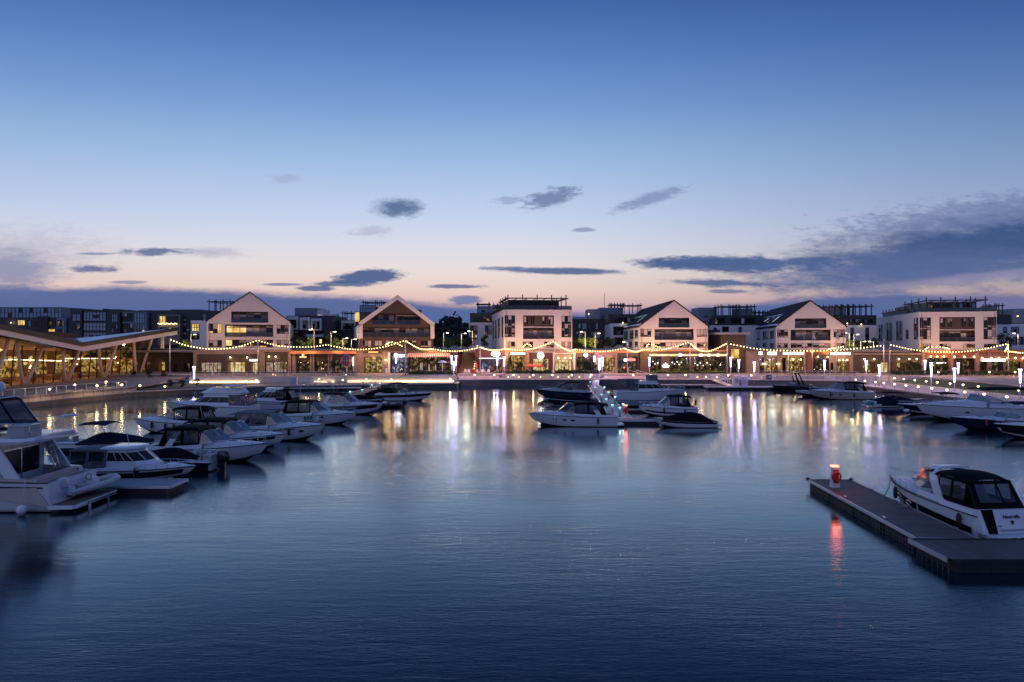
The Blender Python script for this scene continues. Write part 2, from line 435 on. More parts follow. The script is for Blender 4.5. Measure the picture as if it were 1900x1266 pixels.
mat('white_fabric', (.70, .68, .66), .8, var=.08)
mat('white_paint', (.72, .70, .70), .45, var=.06)
mat('purple_panel', (.55, .48, .62), .5, var=.08)
mat('sign_dark', (.03, .02, .022), .5, var=.1)
mat('burgundy', (.08, .015, .025), .6, var=.15)
mat('deck_plank', (.10, .080, .072), .62, var=.35, scale=.9, brick=(2.9, .38, .30, True))
mat('dock_edge', (.50, .50, .54), .35, metal=.6, var=.08)
mat('float_black', (.018, .018, .02), .6, var=.2, brick=(.6, 1, .5))
mat('skin', (.32, .20, .15), .6, var=.05); mat('cloth_dark', (.03, .03, .04), .9, var=.1)
mat('rope', (.22, .18, .13), .9, var=.1)
glass('clear_glass', (.86, .90, .92)); glass('pavilion_glass', (.62, .62, .60), f0=.09, body=.12); glass('tinted_glass', (.35, .40, .44), f0=.07, body=.35)
glass('screen_glass', (.42, .56, .60), f0=.18, body=.25, bodycol=(.05, .09, .10))
glass('vinyl_clear', (.52, .54, .58), refl_rough=.12, f0=.05, body=.2, bodycol=(.08, .08, .1))
glass('rail_glass', (.84, .86, .88), f0=.04, body=.06, bodycol=(.06, .07, .08))
# light
emis('bulb', (1.0, .62, .24), 7.5, 'NONE'); emis('lamp_warm', (1.0, .70, .34), 9); emis('lamp_white', (1, .84, .60), 9)
emis('violet', (.72, .52, 1.0), 7); emis('step_glow', (1.0, .66, .30), 6); emis('led_strip', (1.0, .72, .36), 12); emis('sign_white', (1, .93, .88), 5)
emis('sign_cool', (.86, .86, 1.0), 7); emis('sign_red', (1.0, .12, .08), 4); emis('sign_amber', (1.0, .45, .10), 3)
emis('cyan', (.12, .70, .85), 1.1); emis('lamp_red', (1, .10, .06), 10); emis('sconce', (1.0, .70, .34), 10)
emis('dim_warm', (1.0, .60, .25), 1.6)
interior('room_warm', [lin((20, 12, 5)), lin((74, 46, 16)), lin((206, 146, 56)), lin((255, 222, 140))], 1.0)
interior('room_bright', [lin((96, 66, 30)), lin((214, 164, 84)), lin((255, 222, 150)), lin((255, 246, 214))], 1.25)
interior('room_dim', [lin((10, 8, 8)), lin((30, 22, 16)), lin((70, 50, 30)), lin((190, 150, 90))], .8)
interior('room_cool', [lin((18, 18, 26)), lin((60, 56, 78)), lin((120, 116, 150)), lin((230, 226, 250))], .8)
interior('room_green', [lin((14, 12, 5)), lin((74, 56, 18)), lin((190, 150, 64)), lin((250, 222, 140))], 1.0)
interior('poster_pane', [lin((110, 40, 40)), lin((190, 130, 110)), lin((230, 200, 170)), lin((240, 226, 200))], .8, 1.6, 1.4)
interior('flat_lit', [lin((150, 96, 36)), lin((226, 170, 84)), lin((250, 214, 130)), lin((255, 236, 180))], 1.0, .8, .6)
def lamp(loc, energy, col, radius=.15, parent=None):
    d = bpy.data.lights.new('lamp_light', 'POINT'); d.energy = energy; d.color = col; d.shadow_soft_size = radius
    return link('lamp_light', d, parent, loc)
# ---------------------------------------------------------------- water and land
def water():
    m = bpy.data.materials.new('water'); m.use_nodes = True; N = NT(m.node_tree); N.n.clear()
    o = N.new('ShaderNodeOutputMaterial'); body = N.new('ShaderNodeBsdfDiffuse'); body.inputs[0].default_value = (.003, .014, .026, 1)
    b = N.new('ShaderNodeBsdfGlossy', distribution='BECKMANN'); b.inputs['Color'].default_value = (.80, .93, 1, 1)
    lw = N.new('ShaderNodeLayerWeight'); lw.inputs[0].default_value = .5
    mx = N.new('ShaderNodeMixShader'); N.l.new(body.outputs[0], mx.inputs[1]); N.l.new(b.outputs[0], mx.inputs[2]); N.l.new(mx.outputs[0], o.inputs[0])
    N.l.new(N.m('MINIMUM', .93, N.m('ADD', .02, N.m('MULTIPLY', 1.62, N.m('POWER', lw.outputs['Facing'], 5.5)))), mx.inputs[0])
    t = N.new('ShaderNodeTexCoord')
    def layer(scale, rot, detail, rough=.55):
        mp = N.new('ShaderNodeMapping'); N.l.new(t.outputs['Object'], mp.inputs[0]); mp.inputs['Rotation'].default_value = (0, 0, R(rot)); mp.inputs['Scale'].default_value = scale
        f_ = N.noise(mp.outputs[0], 1.0, detail, rough); f_.node.inputs['Distortion'].default_value = .35; return f_
    fine = layer((2.2, 9.0, 1), 7, 5, .62); mid = layer((.5, 2.2, 1), -5, 3); patch = layer((.022, .06, 1), 12, 4)
    big = layer((.10, .26, 1), 5, 2)
    calm = N.sstep(patch, .36, .64)
    h = N.m('ADD', N.m('MULTIPLY', fine, .034), N.m('ADD', N.m('MULTIPLY', mid, .056), N.m('MULTIPLY', big, .09)))
    bp = N.new('ShaderNodeBump'); N.l.new(h, bp.inputs['Height']); bp.inputs['Distance'].default_value = 1.0
    N.l.new(N.m('ADD', .09, N.m('MULTIPLY', calm, .24)), bp.inputs['Strength']); N.l.new(bp.outputs[0], b.inputs['Normal']); N.l.new(bp.outputs[0], lw.inputs['Normal'])
    N.l.new(N.m('ADD', .105, N.m('MULTIPLY', calm, .03)), b.inputs['Roughness'])
    MAT['water'] = m
    return struct(MB().quad((-260, -60, 0), (260, -60, 0), (260, 165, 0), (-260, 165, 0)).build('water', m))
water()
GZ = 2.2; FY = 166.0           # level of the shop promenade, line of the shop fronts
CURVE = [(-78, 30), (-76.5, 60), (-75, 85), (-73.2, 100.5), (-71.2, 111.6), (-69.6, 117.5), (-68.2, 121)]
struct(MB().prism([(-1500, 157), (-73, 157), (-69.8, 147.6), (-40, 149.6), (-12.3, 151.6), (-12.2, 158.4), (45.5, 158.4), (71, 152.5), (90, 150.3), (92, 30), (1500, 30), (1500, 1500), (-1500, 1500)], 1.2, GZ, 0, False).build('ground', MAT['paving']))
struct(MB().prism(CURVE+[(-69.3, 126), (-72.6, 149.5), (-75, 157.2), (-300, 157.2), (-300, 30)], 1.3, 1.72, 0, False).build('pavilion_terrace_paving', MAT['boardwalk']))
LOWQ = [(-67.6, 121.2), (-59, 129), (-50, 135.8), (-31, 141.3), (-12, 145.3)]
struct(MB().prism(LOWQ+[(-12, 151.7), (-40, 149.7), (-69.9, 147.7), (-72.4, 149.4), (-69, 126)], .72, .95, 0, False).build('lower_boardwalk_paving', MAT['boardwalk']))
struct(MB().prism([(-68.9, 126), (-66.5, 123.5), (-60, 131), (-58, 140), (-66, 147.5), (-72, 148.9)], .9, .985).build('lawn', MAT['lawn']))
struct(MB().prism([(-11.9, 150.8), (45, 150.8), (71, 146.8), (71.1, 152.4), (45.5, 158.5), (-12.1, 158.5)], 1.25, 1.5, 0, False).build('quay_promenade_paving', MAT['pink_paver']))
struct(MB().prism([(71, 30), (84, 30), (84, 150.8), (71, 151.9)], .7, 1.0, 0, False).build('right_quay_path', MAT['paving']))
# grass bank between the right path and the shop promenade
struct(MB().add([(84, 30, .99), (84, 150.6, .99), (92.2, 150.1, 2.19), (92.2, 30, 2.19)], [(0, 3, 2, 1)]).build('grass_bank_terrain', MAT['lawn']))
# the upper street deck behind the shops that carries the other blocks
struct(MB().prism([(-140, 169.5), (-19.2, 169.5), (-19.2, 182), (-11.8, 182), (-11.8, 169.5), (175, 169.5), (230, 420), (-230, 420)], 7.2, 7.75, 0, False).build('upper_street', MAT['paving']))
# distant hill
def hill():
    rings = []
    for j in range(7):
        y = 330+j*40; r = []
        for i in range(41):
            x = -160+i*10
            h = 6+12*math.exp(-((x+24)/36)**2)*math.exp(-((j-3)/2.2)**2)+7*math.exp(-((x+120)/60)**2)+4*math.sin(x*.05)
            r.append((x, y, GZ-2+max(0, h)*math.sin(math.pi*min(1, (j+.2)/6.2))))
        rings.append(r)
    struct(MB().loft(rings, 0, smooth=True).build('hill', MAT['hill']))
hill()

# quay walls (stone courses down to the water)
def wall_thing(name, pts, z0, z1, t, m, label, cat='quay wall', group=None):
    o = MB().strip_wall(pts, z0, z1, t).build(name, MAT[m]); return tag(o, label, cat, group)
wall_thing('quay_wall', [(x+.9, y) for x, y in CURVE], -1, .78, 3, 'quay_stone', 'low dark stone ledge at the waterline under the glass pavilion terrace')
wall_thing('terrace_wall', CURVE+[(-69.3, 126)], .5, 1.74, .35, 'quay_panel', 'pale concrete panel wall curving under the glass balustrade of the pavilion')
wall_thing('quay_wall', LOWQ+[(-11.7, 145.3), (-11.7, 150.6)], -1, .86, .5, 'quay_stone', 'dark stone quay wall along the lower boardwalk on the left')
wall_thing('quay_wall', [(-11.6, 150.7), (45, 150.7), (70.7, 146.7)], -1, 1.38, .6, 'quay_stone', 'dark stone quay wall below the row of glowing bollards in the middle')
wall_thing('quay_wall', [(70.8, 146.6), (70.8, 30)], -1, .88, .5, 'quay_stone', 'dark quay wall behind the boats on the right')
o = MB(); o.strip_wall([(-12.2, 150.55), (45, 150.55), (70.8, 146.5)], 1.38, 1.56, .45); tag(o.build('quay_coping', MAT['concrete']), 'pale coping stone edging the middle quay above the dark wall', 'coping')
o = MB(); o.strip_wall([(70.6, 146.6), (70.6, 30)], .88, 1.1, .5); tag(o.build('quay_coping', MAT['concrete']), 'lit concrete coping along the right quay edge beside the moored boats', 'coping')
o = MB(); o.strip_wall([(x, y-.25) for x, y in LOWQ]+[(-11.5, 145.1), (-11.5, 150.5)], .86, 1.06, .5); tag(o.build('quay_coping', MAT['quay_panel']), 'warm lit coping along the edge of the lower left boardwalk', 'coping')

# retaining wall with the LED line, left boardwalk
t = thing('retaining_wall', 'grey concrete retaining wall with a glowing strip at its foot on the left boardwalk', 'wall', (0, 0, 0))
LW = [(-69.7, 147.3), (-40, 149.3), (-12.2, 151.3)]
MB().strip_wall(LW, .9, 2.28, .5).build('wall', MAT['concrete'], t)
def on(a, b, f): return (a[0]+(b[0]-a[0])*f, a[1]+(b[1]-a[1])*f)
for px0, px1 in ((352, 480), (583, 620), (645, 840)):
    m = MB()
    def edge(px):
        for i in range(2):
            a, b = LW[i], LW[i+1]
            for k in range(201):
                p = on(a, b, k/200)
                if p[0]/p[1] >= (px-950)/FPX: return p
        return LW[-1]
    a, b = edge(px0), edge(px1)
    m.beam((a[0], a[1]-.16, 1.10), (b[0], b[1]-.16, 1.10), .12, .17)
    m.build('light_strip', MAT['led_strip'], t)
t2 = thing('stone_bench', 'long low stone bench in front of the glowing strip on the left boardwalk', 'bench')
MB().beam((-48, 147.6, 1.15), (-24, 149.3, 1.15), .5, .12).build('seat', MAT['concrete'], t2)
for f in (.05, .35, .65, .95):
    x, y = -48+24*f, 147.6+1.7*f; MB().box(x-.25, y-.2, .95, x+.25, y+.2, 1.08).build('leg', MAT['concrete'], t2)

# planter walls of the middle promenade (their hedges come later)
PLANT = [(850+34, 926, 0), (931, 1118, 1), (1206, 1352, 1)]
def planter(px0, px1, label, y0=155.4, top=2.55, bot=1.45):
    m = MB(); x0, x1 = XA(px0, y0), XA(px1, y0)
    m.box(x0, y0, bot, x1, y0+.35, top); m.box(x0, y0+.352, bot, x0+.3, 161.5, top-.003); m.box(x1-.3, y0+.352, bot, x1, 161.5, top-.003)
    t = thing('planter', label, 'planter'); m.build('wall', MAT['quay_panel'], t)
    MB().box(x0+.302, y0+.354, bot, x1-.302, 161.4, top-.12).build('soil', MAT['earth'], t)
    return x0, x1
planter(931, 1118, 'long pale planter wall below the parasol terrace behind the bollards')
planter(1206, 1352, 'long pale planter wall below the restaurant with the white leaf sign')
t = thing('planter', 'pale stepped planter wall between the left boardwalk and the striped awning restaurant', 'planter')
x0, x1 = XA(745, 153), XA(846, 153)
MB().box(x0, 152.2, .9, x1, 152.6, 2.5).build('wall', MAT['quay_panel'], t); MB().box(x0, 152.602, .9, x1, 158.2, 2.38).build('soil', MAT['earth'], t)
# paved ramps up to the shops
struct(MB().add([(XA(851, 153.2), 153.2, 1.52), (XA(926, 153.2), 153.2, 1.52), (XA(926, 161), 161, 2.23), (XA(851, 161), 161, 2.23)], [(0, 1, 2, 3)]).build('ramp_paving', MAT['pink_paver']))
struct(MB().add([(XA(1120, 153.2), 153.2, 1.52), (XA(1204, 153.2), 153.2, 1.52), (XA(1204, 161), 161, 2.23), (XA(1120, 161), 161, 2.23)], [(0, 1, 2, 3)]).build('ramp_paving', MAT['pink_paver']))
t = thing('retaining_wall', 'pale concrete step wall in front of the white sign shops', 'wall')
MB().strip_wall([(45.4, 158.1), (71, 152.2), (90, 150)], 1.0, 2.23, .4).build('wall', MAT['quay_panel'], t)

# ---------------------------------------------------------------- glass pavilion
def pavilion():
    t = thing('glass_pavilion', 'glass walled pavilion with folded butterfly roof and slanted timber columns, lit amber inside', 'building')
    F = -87.0
    # left wing of the roof: rises towards the viewer; right wing: rises away
    def slab(pts, th, m, name, edge=True):
        mb = MB(); n = len(pts); mb.add(list(pts)+[(p[0], p[1], p[2]-th) for p in pts], [list(range(n)), [n+i for i in range(n)][::-1]]+[[i, n+i, n+(i+1) % n, (i+1) % n] for i in range(n)], 0)
        return mb.build(name, MAT[m], t)
    A = (F, 100, 15.0); B = (F, 138.2, 9.62); C = (F, 177.2, 13.45)
    slab([A, B, (-97, 152, 10.45), (-120, 152, 12.5), (-120, 100, 15.2)], .5, 'roof_edge', 'roof')
    slab([(F+.02, 138.3, 9.60), (F+.02, 177.2, 13.43), (-97.2, 152.2, 10.55)], .16, 'roof_sheet', 'roof_sheet')
    # dark upstand + pale timber fascia below it
    mb = MB()
    for a, b in ((A, B), (B, C)):
        mb.hexa([(F, a[1], a[2]-.75), (F+.25, a[1], a[2]-.75), (F+.25, b[1], b[2]-.75), (F, b[1], b[2]-.75)], [(F, a[1], a[2]+.12), (F+.25, a[1], a[2]+.12), (F+.25, b[1], b[2]+.12), (F, b[1], b[2]+.12)])
    mb.build('roof_edge', MAT['roof_edge'], t)
    mb = MB()
    for a, b in ((A, B), (B, C)):
        mb.hexa([(F-.1, a[1], a[2]-1.75), (F+.20, a[1], a[2]-1.75), (F+.20, b[1], b[2]-1.7), (F-.1, b[1], b[2]-1.7)], [(F-.1, a[1], a[2]-.76), (F+.06, a[1], a[2]-.76), (F+.06, b[1], b[2]-.76), (F-.1, b[1], b[2]-.76)])
    mb.build('fascia', MAT['wood_warm'], t)
    mb = MB()   # timber soffit, seen through the glass
    mb.add([(F-1.5, 100, 13.2), (F-1.5, 138.2, 7.95), (-120, 138.2, 8.6), (-120, 100, 13.6)], [(0, 1, 2, 3)])
    mb.add([(F-1.5, 138.2, 7.95), (F-1.5, 177, 11.72), (-112, 177, 11.0), (-120, 138.2, 8.6)], [(0, 1, 2, 3)])
    mb.build('soffit', MAT['timber_in'], t)
    def under(y): return 13.2+(y-100)*(7.95-13.2)/38.2 if y < 138.2 else 7.95+(y-138.2)*(11.72-7.95)/38.8
    CX = -91.5
    pairs = [((42, 22), (48, 71)), ((120, 108), (127, 140)), ((189, 175), (194, 211)), ((252, 241), (260, 277)), ((-22, -40), (-14, 6))]
    for pr in pairs:
        for b, tp in pr:
            yb = CX*FPX/(b-950); yt = CX*FPX/(tp-950)
            m = MB(); m.tube([(CX, yb, 1.7), (CX+.9, yt, under(yt)+.05)], [.32, .30], 8); m.build('column', MAT['wood_warm'], t)
    for b, tp in ((296, 300), (300, 312), (303, 318)):
        yb = CX*FPX/(b-950); yt = -90.2*FPX/(tp-950)
        MB().tube([(CX, yb, 1.7), (-90.2, min(yt, 176.5), under(min(yt, 176.5))+.05)], .24, 8).build('column', MAT['wood_warm'], t)
    GX = -92.6
    ys = [100+i*2.9 for i in range(27)]
    g = MB(); f = MB()
    for i in range(len(ys)-1):
        y0, y1 = ys[i], ys[i+1]
        g.quad((GX, y0, 1.75), (GX, y1, 1.75), (GX, y1, under(y1)), (GX, y0, under(y0)))
    g.quad((GX, 175.4, 1.75), (-112, 175.4, 1.75), (-112, 175.4, 10.9), (GX, 175.4, under(175.4)))
    g.build('glass_wall', MAT['pavilion_glass'], t)
    for i, y in enumerate(ys):
        lean = .9 if i % 2 else 0
        f.beam((GX+.05, y, 1.75), (GX+.05, y+lean, under(y+lean)), .16, .20)
    for z in (4.6,): f.beam((GX+.05, 100, z), (GX+.05, 175.4, z), .07, .10)
    f.build('mullion', MAT['dark_frame'], t)
    # inside
    m = MB(); m.quad((GX-.1, 175.2, 1.76), (-112, 175.2, 1.76), (-112, 175.2, 10.8), (GX-.1, 175.2, 11.3)); m.build('end_wall', MAT['timber_in'], t)
    m = MB()
    for k, (xa, xb) in enumerate(((-94.2, -96.4), (-97.4, -100.4), (-101.4, -104.2), (-105.2, -110.5))): m.quad((xa, 175.1, 1.9), (xb, 175.1, 1.9), (xb, 175.1, 5.2), (xa, 175.1, 5.2)); m.quad((xa, 175.1, 5.5), (xb, 175.1, 5.5), (xb, 175.1, 8.4), (xa, 175.1, 8.4), 1)
    m.build('end_glow_panel', [MAT['room_warm'], MAT['room_dim']], t)  # warm room glow put into panels on the solid end wall
    MB().box(-112, 100, 1.73, GX-.1, 175.3, 1.76).build('floor', MAT['timber_in'], t)
    m = MB(); m.quad((-112, 100, 1.76), (-112, 176, 1.76), (-112, 176, 12), (-112, 100, 13)); m.build('back_wall', MAT['timber_in'], t)
    m = MB()
    for y0 in range(104, 174, 9):
        m.quad((-111.9, y0, 2.0), (-111.9, y0+6.2, 2.0), (-111.9, y0+6.2, 6.6), (-111.9, y0, 6.6))
    m.build('back_glow_panel', MAT['room_warm'], t)  # interior glow put into panels along the timber back wall
    for y in (118, 131.5, 144, 158, 170):
        m = MB(); m.beam((-103, y, 1.76), (-99.5, y+2.4, 8.2), .9, .5); m.build('interior_strut', MAT['timber_in'], t)
    for i in range(9):
        y = 108+i*7.4
        m = MB(); m.box(-100, y, 1.77, -97, y+1.6, 2.75); m.build('counter', MAT['timber_in'], t)
    k = 0
    random.seed(5)
    pend = MB().lathe([(.02, .3), (.06, .2), (.17, 0), (.16, -.05)], 10)
    first = None
    for i in range(14):
        y = 106+i*5.1; x = -96.5-3.5*(i % 3); z = 4.6+1.3*(i % 2)
        if first is None:
            first = pend.build('pendant_lamp', MAT['lamp_warm'], t, (x, y, z))
        else:
            o = first.copy(); SC.collection.objects.link(o); o.parent = t; o.location = (x, y, z)
    for y0, y1, z0, z1, x in ((104, 128, 5.9, 5.5, -101), (133, 150, 6.4, 5.6, -98), (152, 172, 6.1, 5.6, -100)):
        MB().beam((x, y0, z0), (x, y1, z1), .16, .14).build('light_line', MAT['led_strip'], t)
    for y, e in ((110, 500), (122, 600), (134, 600), (147, 600), (160, 500), (171, 350)):
        lamp((-99, y, 5.6), e*.85, (1, .60, .24), .5, t)
pavilion()
for x_, y_, e_ in ((-70.2, 124, 200), (-71.5, 114, 160), (-74, 104, 160)):
    pass
# glass balustrade on the curved terrace wall
def balustrade(name, label, pts, z, h, step, glassmat='rail_glass', postmat='galv', setback=.2):
    t = thing(name, label, 'railing'); P0 = []; segs = []
    for i in range(len(pts)-1):
        a = Vector(pts[i]); b = Vector(pts[i+1]); n = max(1, round((b-a).length/step))
        for k in range(n): P0.append(a+(b-a)*k/n)
    P0.append(Vector(pts[-1]))
    g = MB(); rl = MB()
    for i in range(len(P0)-1):
        a, b = P0[i], P0[i+1]; d = (b-a)
        a2, b2 = a+d*.04, b-d*.04
        if glassmat: g.beam((a2.x, a2.y, z+h*.52), (b2.x, b2.y, z+h*.52), .02, h*.82)
    if glassmat: g.build('glass_panel', MAT[glassmat], t)
    rl.tube([(p.x, p.y, z+h) for p in P0], .035, 5); rl.build('handrail', MAT[postmat], t)
    pm = None
    for p in P0:
        if pm is None:
            pm = MB().box(-.04, -.04, 0, .04, .04, h).build('post', MAT[postmat], t, (p.x, p.y, z))
        else:
            o = pm.copy(); SC.collection.objects.link(o); o.parent = t; o.location = (p.x, p.y, z)
    return t
balustrade('glass_balustrade', 'glass balustrade with pale posts curving around the pavilion terrace', [(x-.15, y) for x, y in CURVE[2:]], 1.74, 1.15, 2.0)
balustrade('metal_railing', 'pale post railing on the retaining wall in front of the left shops', [(-69.4, 147.55), (-40, 149.55), (XA(664, 150.6), 150.75)], 2.28, 1.1, 3.1, 'rail_glass')
balustrade('metal_railing', 'pale metal railing on the step wall below the white sign shops', [(XA(1408, 155.5), 155.6), (71, 152.45), (XA(1590, 151.3), 151.5)], 2.23, 1.0, 2.6, 'rail_glass')
for x0, x1, y0, y1, lab in ((856, 868, 153.5, 160.8, 'leaning silver handrail on the ramp left of the oval sign front'), (905, 925, 153.5, 160.8, 'leaning silver handrail on the ramp beside the parasol terrace'), (1146, 1120, 160.8, 153.4, 'leaning silver handrail on the ramp by the round globe lamp'), (1165, 1195, 160.8, 153.4, 'leaning silver handrail in the middle of the ramp left of the leaf sign restaurant'), (1180, 1206, 160.8, 153.4, 'leaning silver handrail on the right side of the ramp beside the leaf sign restaurant')):
    t = thing('handrail', lab, 'handrail'); f0 = lambda y: 1.52+(y-153.2)/7.8*.71
    a = (XA(x0, y0), y0, f0(y0)); b = (XA(x1, y1), y1, f0(y1))
    MB().tube([(a[0], a[1], a[2]+1), (b[0], b[1], b[2]+1)], .05, 5).build('rail', MAT['galv'], t)
    for f in (0.02, .34, .66, .98):
        p = Vector(a)+(Vector(b)-Vector(a))*f; MB().box(p.x-.04, p.y-.04, p.z, p.x+.04, p.y+.04, p.z+.98).build('post', MAT['galv'], t)
# ---------------------------------------------------------------- buildings
rnd = random.Random(11)
def clip(poly, a, b, c):
    """keep a*u+b*z<=c"""
    out = []
    for i in range(len(poly)):
        p, q = poly[i], poly[(i+1) % len(poly)]
        dp, dq = a*p[0]+b*p[1]-c, a*q[0]+b*q[1]-c
        if dp <= 1e-9: out.append(p)
        if (dp < -1e-9 and dq > 1e-9) or (dp > 1e-9 and dq < -1e-9):
            t = dp/(dp-dq); out.append((p[0]+(q[0]-p[0])*t, p[1]+(q[1]-p[1])*t))
    return out
def facade(mb, xf, u0, z0, u1, z1, holes, depth, cuts=(), m=0, rm=0):
    us = sorted({u0, u1, *[h[0] for h in holes], *[h[2] for h in holes]}); zs = sorted({z0, z1, *[h[1] for h in holes], *[h[3] for h in holes]})
    us = [x for x in us if u0 <= x <= u1]; zs = [x for x in zs if z0 <= x <= z1]
    for i in range(len(us)-1):
        for j in range(len(zs)-1):
            a, b, c, d = us[i], us[i+1], zs[j], zs[j+1]; cu, cz = (a+b)/2, (c+d)/2
            if any(h[0] < cu < h[2] and h[1] < cz < h[3] for h in holes): continue
            poly = [(a, c), (b, c), (b, d), (a, d)]
            for k in cuts: poly = clip(poly, *k) if poly else poly
            if len(poly) >= 3: mb.add([xf(p[0], 0, p[1]) for p in poly], [list(range(len(poly)))], m)
    for h in holes:
        a, c, b, d = h[:4]; dp = h[4] if len(h) > 4 and isinstance(h[4], (int, float)) else depth
        for (p, q) in (((a, c), (b, c)), ((b, c), (b, d)), ((b, d), (a, d)), ((a, d), (a, c))):
            mb.add([xf(p[0], 0, p[1]), xf(q[0], 0, q[1]), xf(q[0], dp, q[1]), xf(p[0], dp, p[1])], [(0, 3, 2, 1)], rm)
GLASSES = ['night_glass', 'blind', 'blind_dim', 'blue_glass', 'flat_lit', 'room_dim', 'recess']
def panes(parent, xf, a, c, b, d, dep, cols, rows, weights, frame='bronze', name='window', fw=.09, lit=None, split=None, rails=None):
    """frame mesh (the window) with its panes as a sub-part; each pane a blind, dark glass or a lit room"""
    fr = MB(); pn = MB(); r = rnd
    cw = (b-a)/cols
    zl = [c+(d-c)*k/rows for k in range(rows+1)]
    if split: zl = [c]+[c+(d-c)*s for s in split]+[d]
    def bar(u0, z0, u1, z1):
        pts = [(u0, z0), (u1, z0), (u1, z1), (u0, z1)]
        fr.hexa([xf(p[0], dep-.09, p[1]) for p in pts], [xf(p[0], dep+.03, p[1]) for p in pts])
    bar(a, c, b, c+fw); bar(a, d-fw, b, d); bar(a, c+fw, a+fw, d-fw); bar(b-fw, c+fw, b, d-fw)
    for i in range(1, cols): bar(a+cw*i-fw/2, c+fw, a+cw*i+fw/2, d-fw)
    for z in zl[1:-1]:
        for i in range(cols): bar(a+cw*i+fw/2+.002, z-fw/2, a+cw*(i+1)-fw/2-.002, z+fw/2)
    for i in range(cols):
        for j in range(len(zl)-1):
            k = r.choices(range(len(GLASSES)), weights)[0]
            if lit and (i, j) in lit: k = 4
            u0, u1, z0, z1 = a+cw*i, a+cw*(i+1), zl[j], zl[j+1]
            if k in (1, 2) and r.random() < .55:
                zz = z0+(z1-z0)*r.choice((.3, .5, .65))
                pn.add([xf(u0, dep, zz), xf(u1, dep, zz), xf(u1, dep, z1), xf(u0, dep, z1)], [(0, 1, 2, 3)], k)
                pn.add([xf(u0, dep+.01, z0), xf(u1, dep+.01, z0), xf(u1, dep+.01, zz), xf(u0, dep+.01, zz)], [(0, 1, 2, 3)], 0)
            else: pn.add([xf(u0, dep, z0), xf(u1, dep, z0), xf(u1, dep, z1), xf(u0, dep, z1)], [(0, 1, 2, 3)], k)
    w = fr.build(name, MAT[frame], parent)
    pn.build('pane', [MAT[g] for g in GLASSES], w)
    return w
def railing(parent, xf, a, b, z, dep=-.02, h=1.05, mat_='night_glass'):
    m = MB()
    m.hexa([xf(a, dep, z), xf(b, dep, z), xf(b, dep+.03, z), xf(a, dep+.03, z)], [xf(a, dep, z+h-.08), xf(b, dep, z+h-.08), xf(b, dep+.03, z+h-.08), xf(a, dep+.03, z+h-.08)], 0)
    m.hexa([xf(a, dep-.02, z+h-.078), xf(b, dep-.02, z+h-.078), xf(b, dep+.05, z+h-.078), xf(a, dep+.05, z+h-.078)], [xf(a, dep-.02, z+h), xf(b, dep-.02, z+h), xf(b, dep+.05, z+h), xf(a, dep+.05, z+h)], 1)
    n = max(2, int((b-a)/1.6))
    for i in range(n+1):
        x = a+(b-a)*i/n
        m.hexa([xf(x-.03, dep-.03, z), xf(x+.03, dep-.03, z), xf(x+.03, dep-.001, z), xf(x-.03, dep-.001, z)], [xf(x-.03, dep-.03, z+h-.09), xf(x+.03, dep-.03, z+h-.09), xf(x+.03, dep-.001, z+h-.09), xf(x-.03, dep-.001, z+h-.09)], 1)
    m.build('balcony_railing', [MAT['tinted_glass'], MAT['bronze']], parent)
WBAL = [2.6, 3.6, 2.8, 0, .0, .2, 1.4]
def opening(parent, xf, h, kind, cols, lit=None):
    a, c, b, d = h[:4]
    if kind == 'win': panes(parent, xf, a, c, b, d, .2, cols, 1, [3, 4, 2, 0, .05, .3, .4], split=[.22], lit=lit)
    elif kind == 'tall': panes(parent, xf, a, c, b, d, .2, cols, 4, [4, 2.6, 1.8, .4, .0, .2, 0], split=[.12, .42, .52, .62], lit=lit)
    elif kind == 'slit': panes(parent, xf, a, c, b, d, .2, 1, 3, [6, .4, 1, .6, .0, 0, 0])
    elif kind == 'loggia':
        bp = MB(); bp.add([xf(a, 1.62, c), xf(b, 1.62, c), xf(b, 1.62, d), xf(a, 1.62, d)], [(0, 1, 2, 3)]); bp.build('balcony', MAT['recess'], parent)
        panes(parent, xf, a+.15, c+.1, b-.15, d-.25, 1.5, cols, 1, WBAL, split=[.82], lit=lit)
        railing(parent, xf, a, b, c)
        for q in range(max(1, int((b-a)/3.2))):
            x = a+.7+rnd.random()*(b-a-1.4); ch = MB(); w_ = rnd.choice((.22, .3, .45)); p0 = xf(x-w_, .5, c+.02); p1 = xf(x+w_, 1.0, c+.02+rnd.choice((.45, .75, .95)))
            ch.box(p0[0], p0[1], p0[2], p1[0], p1[1], p1[2]); ch.build('balcony_furniture', MAT[rnd.choice(('charcoal', 'pale_grey', 'timber_in'))], parent)
    elif kind == 'panel':    # upper half of the two-storey bay: brown panels with windows between
        bp = MB(); bp.add([xf(a, .32, c), xf(b, .32, c), xf(b, .32, d), xf(a, .32, d)], [(0, 1, 2, 3)]); bp.build('panel', MAT['bronze'], parent)
        wd = (b-a)/5
        for i in (0.15, 1.15, 3.1, 4.1):
            panes(parent, xf, a+wd*i, c+(d-c)*.18, a+wd*(i+.75), d-(d-c)*.08, .25, 2, 1, [2.5, 3, 1.5, 0, 0, 0, 0], lit=lit)
    elif kind == 'door':
        panes(parent, xf, a, c, b, d, .2, cols, 1, [3, 2, 2, 0, .6, .6, 0], lit=lit)

